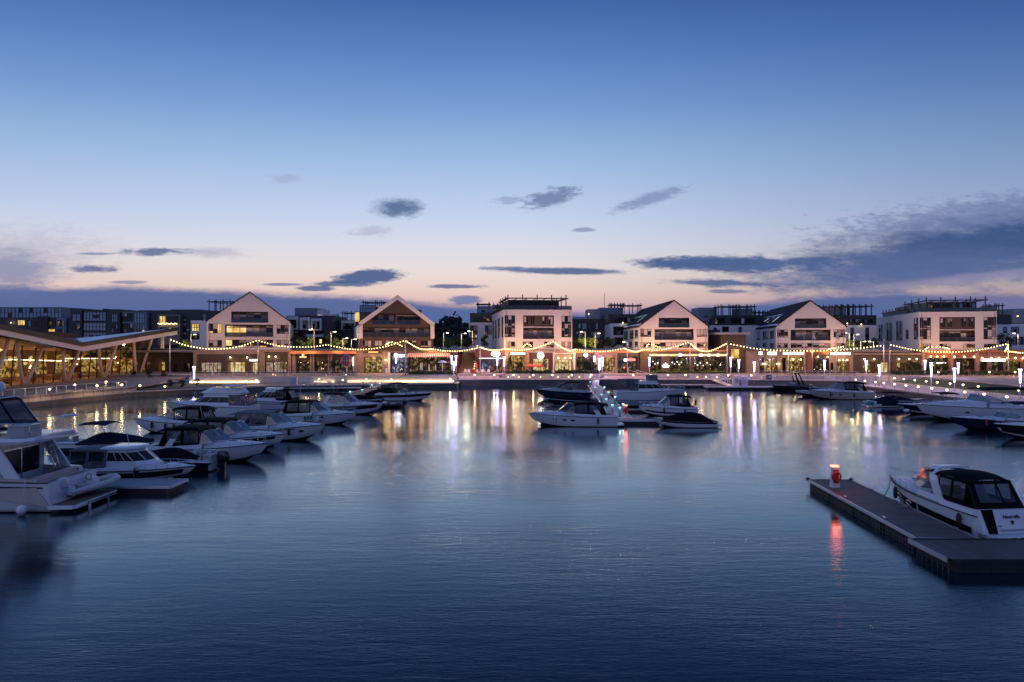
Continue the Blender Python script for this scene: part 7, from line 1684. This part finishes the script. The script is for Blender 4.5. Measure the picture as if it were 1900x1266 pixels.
# ---------------------------------------------------------------- planting
def crown_mesh(seed, r, h, n, leaf, z0, shape='round', mats=(0, 1)):
    rr = random.Random(seed); v = []; f = []; mi = []
    lobes = [(rr.uniform(-.55, .55)*r, rr.uniform(-.55, .55)*r, rr.uniform(.1, .9), rr.uniform(.35, .6)) for _ in range(9)]
    for k in range(n):
        if shape == 'cone':
            t = rr.random()**1.3; a = rr.uniform(0, 6.283); w = r*(1-t)*rr.uniform(.5, 1.08)+.05; p = Vector((w*math.cos(a), w*math.sin(a), z0+h*t)); tone = t
        else:
            lx, ly, lz, lr = rr.choice(lobes); d = Vector((rr.gauss(0, 1), rr.gauss(0, 1), rr.gauss(0, 1))).normalized()*(lr*r*rr.random()**.4)
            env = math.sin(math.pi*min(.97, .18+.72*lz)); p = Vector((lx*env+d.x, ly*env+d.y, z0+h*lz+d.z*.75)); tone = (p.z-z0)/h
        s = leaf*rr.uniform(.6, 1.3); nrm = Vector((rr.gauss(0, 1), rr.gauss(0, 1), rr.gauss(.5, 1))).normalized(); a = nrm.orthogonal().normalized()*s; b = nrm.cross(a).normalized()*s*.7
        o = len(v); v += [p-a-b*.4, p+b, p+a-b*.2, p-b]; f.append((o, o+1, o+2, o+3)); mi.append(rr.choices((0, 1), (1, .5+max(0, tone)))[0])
    me = bpy.data.meshes.new('crown'); me.from_pydata([tuple(p) for p in v], [], f); me.polygons.foreach_set('material_index', mi); me.update(); return me
def trunk_mesh(h, r, seed, branches=5):
    rr = random.Random(seed); m = MB(); m.tube([(0, 0, 0), (rr.uniform(-.05, .05), 0, h*.5), (rr.uniform(-.1, .1), rr.uniform(-.1, .1), h)], [r, r*.75, r*.4], 6)
    for k in range(branches):
        a = rr.uniform(0, 6.28); z = h*rr.uniform(.55, .95); l = h*rr.uniform(.25, .45); m.tube([(0, 0, z), (l*.5*math.cos(a), l*.5*math.sin(a), z+l*.4), (l*.8*math.cos(a), l*.8*math.sin(a), z+l*.8)], [r*.4, r*.25, r*.1], 4)
    return m
CR = {}
def tree(label, x, y, z, h, r, kind='round', tone='mid', group='trees on the waterfront', trunk=.35, n=700, leaf=None, cat='tree', name='tree'):
    t = thing(name, label, cat, (x, y, z), random.Random(label).uniform(0, 6.28), group)
    key = (kind, tone, round(h*2), round(r*4), n)
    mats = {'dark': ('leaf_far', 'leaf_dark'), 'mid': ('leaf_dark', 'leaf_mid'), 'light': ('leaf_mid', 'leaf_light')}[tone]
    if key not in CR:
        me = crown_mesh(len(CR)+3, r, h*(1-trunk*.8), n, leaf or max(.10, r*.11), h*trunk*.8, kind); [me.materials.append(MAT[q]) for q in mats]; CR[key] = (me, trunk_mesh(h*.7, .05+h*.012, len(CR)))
    me, tm = CR[key]
    if tone == 'light': lamp((0, 0, 0), 260 if z > 5 else 60, (1, .80, .36), .3).location = (x-.6, y-r-1.2, z+h*.55)  # added lamp without a fixture, brightens the crown from in front
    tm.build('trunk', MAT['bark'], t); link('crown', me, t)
    return t
def at(px, ybase, ytop, y=None, z=GZ):
    y = y or (EYE-z)*FPX/(ybase-MID); return XA(px, y), y, z, ZA(ytop, y)-z
for (px, yt, y, r, kind, tone, lab) in (
    (525.5, 662, 161, 1.0, 'cone', 'light', 'small lit conical tree in front of the printed window panels'),
    (617, 667, 160, 1.1, 'round', 'dark', 'small dark leafy tree left of the red globe'),
    (759.5, 661, 161, .55, 'cone', 'mid', 'slim upright tree at the left end of the striped awning'),
    (826, 659, 161, .95, 'round', 'dark', 'dark young tree at the right end of the striped awning'),
    (946, 661, 161.5, 1.1, 'cone', 'dark', 'dark conical tree between the violet columns and the parasols'),
    (966, 662, 162, 1.0, 'round', 'dark', 'dark young tree before the glowing strip sign'),
    (1012, 662, 161, .8, 'round', 'mid', 'small tree under the right edge of the round white sign'),
    (1089, 667, 160.5, 2.0, 'round', 'dark', 'dark bushy tree below the globe lamp'),
    (1100, 674, 159.5, 1.3, 'round', 'mid', 'low leafy tree beside the twin glow post lamp'),
    (1271, 664, 162.5, .8, 'cone', 'mid', 'slim planted tree in the middle of the leaf sign restaurant'),
    (1324, 668, 161.5, 1.5, 'round', 'dark', 'dark bushy tree at the right end of the leaf sign restaurant'),
    (1688, 670, 160.5, 1.3, 'round', 'mid', 'small yellowish lit tree left of the three wall washers'),
    (1700, 672, 160, 1.2, 'round', 'dark', 'dark shrubby tree left of the three wall washers'),
    (1752, 674, 161, 1.2, 'round', 'dark', 'dark young tree under the three wall washers'),
    (1879, 668, 158.5, 1.5, 'round', 'light', 'bright green lit tree beside the far right festoon pole')):
    x, y, z, h = at(px, 0, yt, y); tree(lab, x, y, z, max(2.0, h), r, kind, tone)
for k, (px, yt, y, r, z, lab) in enumerate(((276, 686, 152, 1.0, 1.72, 'leafy shrub at the far end of the pavilion terrace'), (303, 688, 153, .9, 1.72, 'round dark shrub beside the last pavilion columns'), (248, 690, 158, .8, 1.72, 'small shrub inside the end of the pavilion balustrade'))):
    x = XA(px, y); tree(lab, x, y, z, max(1.2, ZA(yt, y)-z), r, 'round', 'dark', 'shrubs by the pavilion', .15, 420, cat='shrub', name='shrub')
for k, (px, py, r) in enumerate(((316, 715, .8), (338, 716, .7), (366, 713, .6))):
    y = (EYE-1.2)*FPX/(py-MID); tree('%s low dark shrub on the lower lawn left of the glowing strip' % ORD[k], XA(px, y), y, .98, 1.3, r, 'round', 'dark', 'shrubs on the lower lawn', .1, 300, cat='shrub', name='shrub')
for k, (px, yt, y, r, tone) in enumerate(sorted(((548, 620, 178, 1.6, 'dark'), (562, 630, 176, 1.5, 'mid'), (578, 627, 177, 1.7, 'light'), (611, 618, 178, 2.2, 'dark'), (622, 622, 176, 1.5, 'mid'), (638, 626, 177, 1.3, 'light'), (808, 626, 190, 2.0, 'dark'), (818, 628, 184, 2.2, 'mid'), (832, 629, 180, 2.0, 'mid'), (846, 626, 186, 2.2, 'mid'), (858, 630, 185, 2.0, 'mid'), (868, 627, 186, 2.2, 'dark'), (899, 622, 186, 1.6, 'dark'), (1069, 628, 177, 1.6, 'dark'), (1081, 626.5, 176, 1.4, 'light'), (1098, 627.5, 176, 1.7, 'light'), (1113, 632, 178, 1.8, 'dark'), (1131, 628, 180, 2.2, 'dark'), (1330, 622, 177, 2.0, 'light'), (1322, 634, 176, 1.5, 'mid'), (1592, 630, 178, 1.8, 'dark'), (1606, 634, 179, 1.7, 'dark'), (1620, 629, 178, 1.5, 'dark'), (1576, 636, 177, 1.5, 'light'), (1862, 618, 178, 2.0, 'dark'), (1876, 628, 177, 1.6, 'dark'), (345, 636, 178, 1.6, 'light'), (336, 640, 179, 1.4, 'mid')))):
    x = XA(px, y); h = ZA(yt, y)-7.75; nm = ORD[k % 20] if k < 20 else 'twenty-'+ORD[k-20]
    tree('%s tree on the raised street, %s in the row from the left' % ({'dark': 'dark', 'mid': 'green', 'light': 'lamp lit yellow green'}[tone], nm), x, y, 7.75, max(2.4, h), r, 'round', tone, 'trees on the raised street', .3, 620)
for px, y, e in ((578, 175.5, 60), (638, 175.5, 50), (1084, 174.6, 70), (1098, 174.6, 60), (1330, 175, 80), (1576, 175.4, 40)):
    pass
# far woods
rw = random.Random(8); v = []; f = []
for k in range(5200):
    px = rw.choice((rw.uniform(795, 885), rw.uniform(-40, 1940), rw.uniform(530, 680), rw.uniform(1060, 1130)))
    y = rw.uniform(395, 450); x = XA(px, y); g_ = 12+8*math.exp(-((x+28)/30)**2)+3*math.sin(x*.11)+2*math.sin(x*.31)
    p = Vector((x, y, max(2, g_+rw.uniform(-9, 1.5)+2.5*math.sin(x*.9)*rw.random()))); s = rw.uniform(.7, 1.6); a = Vector((rw.gauss(0, 1), rw.gauss(0, .4), rw.gauss(0, 1))).normalized()*s; b = Vector((rw.gauss(0, 1), rw.gauss(0, .4), rw.gauss(0, 1))).normalized()*s
    o = len(v); v += [tuple(p-a), tuple(p+b), tuple(p+a), tuple(p-b)]; f.append((o, o+1, o+2, o+3))
me = bpy.data.meshes.new('distant_woods'); me.from_pydata(v, [], f); me.materials.append(MAT['leaf_far']); tag(link('distant_woods', me), 'dark wooded ridge behind the buildings', 'woods', None, 'stuff')
def hedge(label, px0, px1, y0, y1, z0, z1, n=2600, tone=('leaf_dark', 'leaf_mid')):
    rr = random.Random(label); v = []; f = []; mi = []; x0, x1 = XA(px0, y0), XA(px1, y0)
    for k in range(n):
        x = rr.uniform(x0, x1); y = rr.uniform(y0, y1); top = z1+.12*math.sin(x*1.7)+.08*math.sin(x*4.1); p = Vector((x, y, z0+(top-z0)*rr.random()**.5)); s = rr.uniform(.10, .22); nr = Vector((rr.gauss(0, 1), rr.gauss(-.6, 1), rr.gauss(.6, 1))).normalized(); a = nr.orthogonal().normalized()*s; b = nr.cross(a)*.7
        o = len(v); v += [tuple(p-a), tuple(p+b), tuple(p+a), tuple(p-b)]; f.append((o, o+1, o+2, o+3)); mi.append(rr.choice((0, 1)))
    me = bpy.data.meshes.new('hedge'); me.from_pydata(v, [], f); [me.materials.append(MAT[q]) for q in tone]; me.polygons.foreach_set('material_index', mi); tag(link('hedge', me), label, 'hedge', 'clipped hedges on the promenade')
hedge('low green hedge in front of the striped awning restaurant', 756, 845, 153.0, 157.5, 2.3, 3.1)
hedge('clipped green hedge in front of the red parasols', 938, 1024, 156.0, 159.5, 2.4, 3.15)
hedge('clipped green hedge before the pale framed store and the globe lamp', 1030, 1116, 156.0, 159.5, 2.4, 3.25)
hedge('long bright green hedge below the leaf sign restaurant', 1210, 1350, 156.0, 158.6, 2.4, 3.1, 3200, ('leaf_mid', 'leaf_light'))
hedge('dark green hedge in front of the dark bay right of the three wall washers', 1780, 1900, 153.5, 156.5, 2.2, 3.1, 2600)
hedge('dark hedge left of the three wall washers beyond the bollard path', 1660, 1770, 155.5, 158, 2.2, 3.1)

# ---------------------------------------------------------------- promenade furniture
t = thing('globe_sculpture', 'dark red openwork globe with pale ribs on a slim post', 'sculpture', (XA(643.3, 155), 155, GZ)); zc = ZA(669, 155)-GZ; r = 1.28
MB().sphere((0, 0, zc), r, 22, 14).build('globe', MAT['red_paint'], t)
m = MB()
for k in range(7): a = math.pi*k/7; m.tube([((r+.03)*math.cos(a)*math.cos(b), (r+.03)*math.sin(a)*math.cos(b), zc+(r+.03)*math.sin(b)) for b in [2*math.pi*j/28 for j in range(28)]], .045, 5, 0, True)
m.tube([((r+.03)*math.cos(b), (r+.03)*math.sin(b), zc) for b in [2*math.pi*j/28 for j in range(28)]], .045, 5, 0, True); m.build('rib', MAT['galv'], t)
MB().tube([(0, 0, 0), (0, 0, zc-r)], .14, 8).build('post', MAT['galv'], t); MB().box(-.95, -.35, 0, -.1, .35, .6).box(.1, -.35, 0, .95, .35, .6).build('plinth', MAT['white_paint'], t)
t = thing('light_stick', 'slim white glowing post beside the red globe', 'street lamp', (XA(655.5, 154), 154, GZ)); MB().tube([(0, 0, 0), (0, 0, 2.2)], .07, 6).build('post', MAT['galv'], t); MB().tube([(0, 0, 2.2), (0, 0, 4.2)], .08, 6).build('lamp', MAT['sign_white'], t)
def parasol(label, px, ytop, y, r, opened=True, m='red_fabric', z=GZ):
    x = XA(px, y); h = ZA(ytop, y)-z; t = thing('parasol', label, 'parasol', (x, y, z), 0, 'restaurant parasols')
    MB().tube([(0, 0, 0), (0, 0, h-.1)], .035, 6).build('pole', MAT['galv'], t); MB().lathe([(.28, 0), (.28, .07), (.05, .1)], 10).build('base', MAT['charcoal'], t)
    if opened:
        n = 8; rings = [[(rr*math.cos(2*math.pi*k/n+.2), rr*math.sin(2*math.pi*k/n+.2), zz) for k in range(n)] for rr, zz in ((r, h-.75), (r*.99, h-.58), (r*.5, h-.22), (.03, h))]; MB().loft(rings, 0, True).build('canopy', MAT[m], t)
    else: MB().lathe([(.10, h-2.0), (.19, h-1.7), (.16, h-.7), (.05, h), (.01, h+.03)], 8).build('canopy', MAT[m], t)
for px, yt, y, r in ((984, 675, 162, 1.25), (995.5, 674.5, 163.5, 1.2), (1005.5, 675.5, 161.5, 1.3)): parasol('open red parasol, %s of the three beside the hedge' % ('left' if px < 990 else 'middle' if px < 1000 else 'right'), px, yt, y, r)
for k, (px, yt) in enumerate(((933, 671), (943, 676), (961.5, 674), (971, 675))): parasol('closed red parasol, %s from the left before the glowing strip sign' % ORD[k], px, yt, 162.5, .2, False)
for k, (px, yt) in enumerate(((762, 676), (780.5, 674), (783, 673), (796, 676), (808, 676))): parasol('closed cream parasol, %s from the left under the striped awning' % ORD[k], px, yt, 161.5, .2, False, 'white_fabric')
parasol('closed red parasol alone beside the timber staircase', 884, 672, 163.5, .2, False)
t = thing('canopy_stand', 'small pale square sunshade on a post before the striped awning', 'sunshade', (XA(820.5, 156), 156, 2.3)); MB().tube([(0, 0, 0), (0, 0, 3.0)], .09, 6).build('post', MAT['cream'], t); MB().hexa([(-1.0, -1, 2.8), (1, -1, 2.8), (1, 1, 2.8), (-1, 1, 2.8)], [(-.2, -.2, 3.3), (.2, -.2, 3.3), (.2, .2, 3.3), (-.2, .2, 3.3)]).build('roof', MAT['cream'], t)
def adirondack(label, px, y, m, rz):
    x = XA(px, y); t = thing('deck_chair', label, 'chair', (x, y, GZ), rz, 'adirondack chairs near the staircase')
    MB().hexa([(-.3, -.4, .38), (.3, -.4, .38), (.3, .25, .26), (-.3, .25, .26)], [(-.3, -.4, .42), (.3, -.4, .42), (.3, .25, .3), (-.3, .25, .3)]).build('seat', MAT[m], t)
    MB().hexa([(-.3, .22, .28), (.3, .22, .28), (.3, .27, .28), (-.3, .27, .28)], [(-.26, .55, 1.05), (.26, .55, 1.05), (.26, .6, 1.05), (-.26, .6, 1.05)]).build('backrest', MAT[m], t)
    for s in (-1, 1):
        MB().box(s*.34-.04, -.42, 0, s*.34+.04, -.34, .58).build('leg', MAT[m], t); MB().box(s*.34-.04, .2, 0, s*.34+.04, .28, .58).build('leg', MAT[m], t); MB().box(s*.36-.07, -.46, .582, s*.36+.07, .35, .62).build('armrest', MAT[m], t)
    return t
for k, (px, y, m) in enumerate(((864, 163, 'white_paint'), (869, 162, 'white_paint'), (876.5, 163.5, 'red_paint'), (880, 162, 'red_paint'), (886, 163, 'white_paint'), (892, 162.5, 'white_paint'), (897.5, 163.2, 'white_paint'), (905.5, 162.8, 'white_paint'))):
    adirondack('%s deck chair, %s from the left between the staircase and the oval sign' % ('red' if 'red' in m else 'white', ORD[k]), px, y, m, (-1)**k*.25)
def table_set(label, px, y, m='white_paint'):
    x = XA(px, y); t = thing('patio_table', label, 'table', (x, y, GZ), 0, 'patio tables'); MB().lathe([(.45, .70), (.46, .74), (.02, .745)], 12).build('tabletop', MAT[m], t); MB().tube([(0, 0, .03), (0, 0, .70)], .05, 6).build('leg', MAT['charcoal'], t); MB().lathe([(.28, 0), (.28, .04), (.05, .06)], 10).build('base', MAT['charcoal'], t)
def patio_chair(label, px, y, rz, m='cream'):
    x = XA(px, y); t = thing('patio_chair', label, 'chair', (x, y, GZ), rz, 'patio chairs'); MB().box(-.23, -.23, .43, .23, .23, .47).build('seat', MAT[m], t); MB().hexa([(-.23, .2, .48), (.23, .2, .48), (.23, .23, .48), (-.23, .23, .48)], [(-.22, .28, .92), (.22, .28, .92), (.22, .31, .92), (-.22, .31, .92)]).build('backrest', MAT[m], t)
    for sx in (-1, 1):
        for sy in (-1, 1): MB().box(sx*.2-.02, sy*.2-.02, 0, sx*.2+.02, sy*.2+.02, .428).build('leg', MAT['galv'], t)
for k, px in enumerate((957, 977, 985, 996, 1008, 1020)):
    table_set('%s round patio table from the left among the red parasols' % ORD[k], px, 161.2); patio_chair('%s pale patio chair from the left among the red parasols' % ORD[k], px+4, 161.0, .6*(-1)**k)
for k, px in enumerate((768, 775, 788, 800, 814, 822)):
    table_set('%s round patio table from the left under the striped awning' % ORD[k], px, 162.0, 'canvas_grey'); patio_chair('%s patio chair from the left under the striped awning' % ORD[k], px+4, 161.6, .5*(-1)**k, 'canvas_grey')
def life_ring(label, px, y, z):
    t = thing('life_ring_post', label, 'life ring', (XA(px, y), y, z)); MB().tube([(0, 0, 0), (0, 0, 1.5)], .05, 6).build('post', MAT['grey_post'], t); MB().tube([(.33*math.cos(a), -.12, 1.25+.33*math.sin(a)) for a in [2*math.pi*k/16 for k in range(16)]], .08, 6, 0, True).build('ring', MAT['red_paint'], t)
life_ring('life ring on a post at the quay edge below the leaf sign restaurant', 1303.5, 151.6, 1.5); life_ring('life ring on a post at the back of the right hand lawn', 1798, 150.9, 2.2)
for k, (px, yt, fl) in enumerate(((1462.5, 646, 0), (1492, 627, 0), (1507.5, 616, 1), (1551.5, 617, 1))):
    y = 158; zt = ZA(yt, y); t = thing('flagpole', '%s slim flagpole from the left before the white lit signs' % ORD[k], 'flagpole', (XA(px, y), y, GZ), 0, 'flagpoles before the white signs'); MB().tube([(0, 0, 0), (0, 0, zt-GZ)], [.08, .05], 6).build('pole', MAT['galv'], t); MB().sphere((0, 0, zt-GZ+.05), .09, 8, 5).build('finial', MAT['galv'], t)
    if fl: n = 5; rings = [[(.06+.12*j*(1+.3*math.sin(j*2+i)), .10*math.sin(j*2.2+i*.8), zt-GZ-.2-i*.32-.05*j*i*.3) for j in range(6)] for i in range(n)]; MB().loft(rings, 0, smooth=True).build('flag', MAT['white_fabric'], t)
for k, (px, y, z, w) in enumerate(((1421, 156, 1.5, 2.2), (1394, 150.9, 1.5, 1.0))):
    t = thing('planter_box', ('white angled planter box on the right promenade edge', 'small pale planter by the right gangway')[k], 'planter', (XA(px, y-4), y-4 if k == 0 else y, z)); MB().hexa([(-w/2+.25, -.4, 0), (w/2-.25, -.4, 0), (w/2-.25, .4, 0), (-w/2+.25, .4, 0)], [(-w/2, -.6, .8), (w/2, -.6, .8), (w/2, .6, .8), (-w/2, .6, .8)]).build('box', MAT['white_paint'], t)
t = thing('bicycle', 'parked bicycle with thin wheels left of the striped awning hedge', 'bicycle', (XA(735, 157), 157, GZ), .15)
for x in (-.52, .52): MB().tube([(x+.33*math.cos(a), 0, .35+.33*math.sin(a)) for a in [2*math.pi*k/18 for k in range(18)]], .025, 5, 0, True).build('wheel', MAT['rubber'], t)
m = MB()
for a, b in (((-.52, .35), (-.05, .32)), ((-.05, .32), (.38, .78)), ((-.18, .82), (.40, .85)), ((-.52, .35), (-.18, .82)), ((-.05, .32), (-.2, .95)), ((.52, .35), (.38, .98))): m.tube([(a[0], 0, a[1]), (b[0], 0, b[1])], .022, 5)
m.build('frame', MAT['galv'], t); MB().box(-.33, -.06, .95, -.08, .06, 1.0).build('saddle', MAT['rubber'], t); MB().tube([(.34, -.25, 1.02), (.38, 0, .98), (.34, .25, 1.02)], .02, 5).build('handlebar', MAT['rubber'], t)
# ---------------------------------------------------------------- a few people by the lit fronts
def person(label, px, y, rz, top, walking=True, h=1.74):
    """one skin-modifier body, clothes as patches of colour along it"""
    o_ = .16 if walking else .05
    J = {'pelvis': (0, 0, .93), 'waist': (0, 0, 1.08), 'chest': (0, 0, 1.32), 'neck': (0, 0, 1.50), 'chin': (0, -.02, 1.56), 'head': (0, -.015, 1.66), 'crown': (0, 0, 1.74),
         'shL': (-.17, 0, 1.43), 'elL': (-.23, .05, 1.16), 'wrL': (-.22, -.04, .92), 'haL': (-.22, -.07, .82), 'shR': (.17, 0, 1.43), 'elR': (.23, .03, 1.16), 'wrR': (.21, -.12, .95), 'haR': (.20, -.17, .87),
         'hiL': (-.09, 0, .88), 'knL': (-.10, -o_*.7, .50), 'anL': (-.10, -o_, .08), 'toL': (-.11, -o_-.17, .03), 'hiR': (.09, 0, .88), 'knR': (.10, o_*.3, .50), 'anR': (.10, o_, .09), 'toR': (.11, o_-.16, .03)}
    rad = {'pelvis': .13, 'waist': .12, 'chest': .145, 'neck': .05, 'chin': .065, 'head': .095, 'crown': .06, 'shL': .065, 'elL': .045, 'wrL': .03, 'haL': .035, 'shR': .065, 'elR': .045, 'wrR': .03, 'haR': .035, 'hiL': .09, 'knL': .06, 'anL': .04, 'toL': .03, 'hiR': .09, 'knR': .06, 'anR': .04, 'toR': .03}
    E = [('pelvis', 'waist'), ('waist', 'chest'), ('chest', 'neck'), ('neck', 'chin'), ('chin', 'head'), ('head', 'crown'), ('chest', 'shL'), ('shL', 'elL'), ('elL', 'wrL'), ('wrL', 'haL'), ('chest', 'shR'), ('shR', 'elR'), ('elR', 'wrR'), ('wrR', 'haR'), ('pelvis', 'hiL'), ('hiL', 'knL'), ('knL', 'anL'), ('anL', 'toL'), ('pelvis', 'hiR'), ('hiR', 'knR'), ('knR', 'anR'), ('anR', 'toR')]
    ks = list(J); me = bpy.data.meshes.new('person'); me.from_pydata([J[k] for k in ks], [(ks.index(a), ks.index(b)) for a, b in E], [])
    tmp = bpy.data.objects.new('tmp', me); SC.collection.objects.link(tmp); md = tmp.modifiers.new('skin', 'SKIN'); sk = me.skin_vertices[0].data
    for i, k in enumerate(ks): sk[i].radius = (rad[k], rad[k]); sk[i].use_root = (k == 'pelvis')
    sub = tmp.modifiers.new('sub', 'SUBSURF'); sub.levels = 1; sub.render_levels = 1
    dg = bpy.context.evaluated_depsgraph_get(); body = bpy.data.meshes.new_from_object(tmp.evaluated_get(dg)); bpy.data.objects.remove(tmp)
    body.materials.clear(); [body.materials.append(MAT[q]) for q in ('skin', top, 'cloth_dark')]
    for p in body.polygons:
        z = p.center.z; x = abs(p.center.x); p.material_index = 0 if z > 1.49 else (1 if z > .95 and not (x > .15 and z < 1.1) else (0 if x > .17 and z > .75 else 2)); p.use_smooth = True
    t = link('person', body, None, (XA(px, y), y, GZ)); t.rotation_euler = (0, 0, rz); tag(t, label, 'person', 'people by the shop fronts')
    MB().sphere((0, .012, 1.69), .108, 10, 6, 0, (.95, 1.0, .85)).build('hair', MAT['cloth_dark'], t)
person('person in dark clothes standing by the doorway of the far right restaurant', 1836, 165.2, .4, 'cloth_dark', False)
person('person in a red top walking past the oval sign front', 913, 163.2, 1.2, 'red_fabric')
person('person in pale top near the doors of the pale framed store', 1052, 164.6, -.6, 'white_fabric')
person('person in dark top by the pale framed store window', 1047, 165.0, 2.4, 'cloth_dark', False)
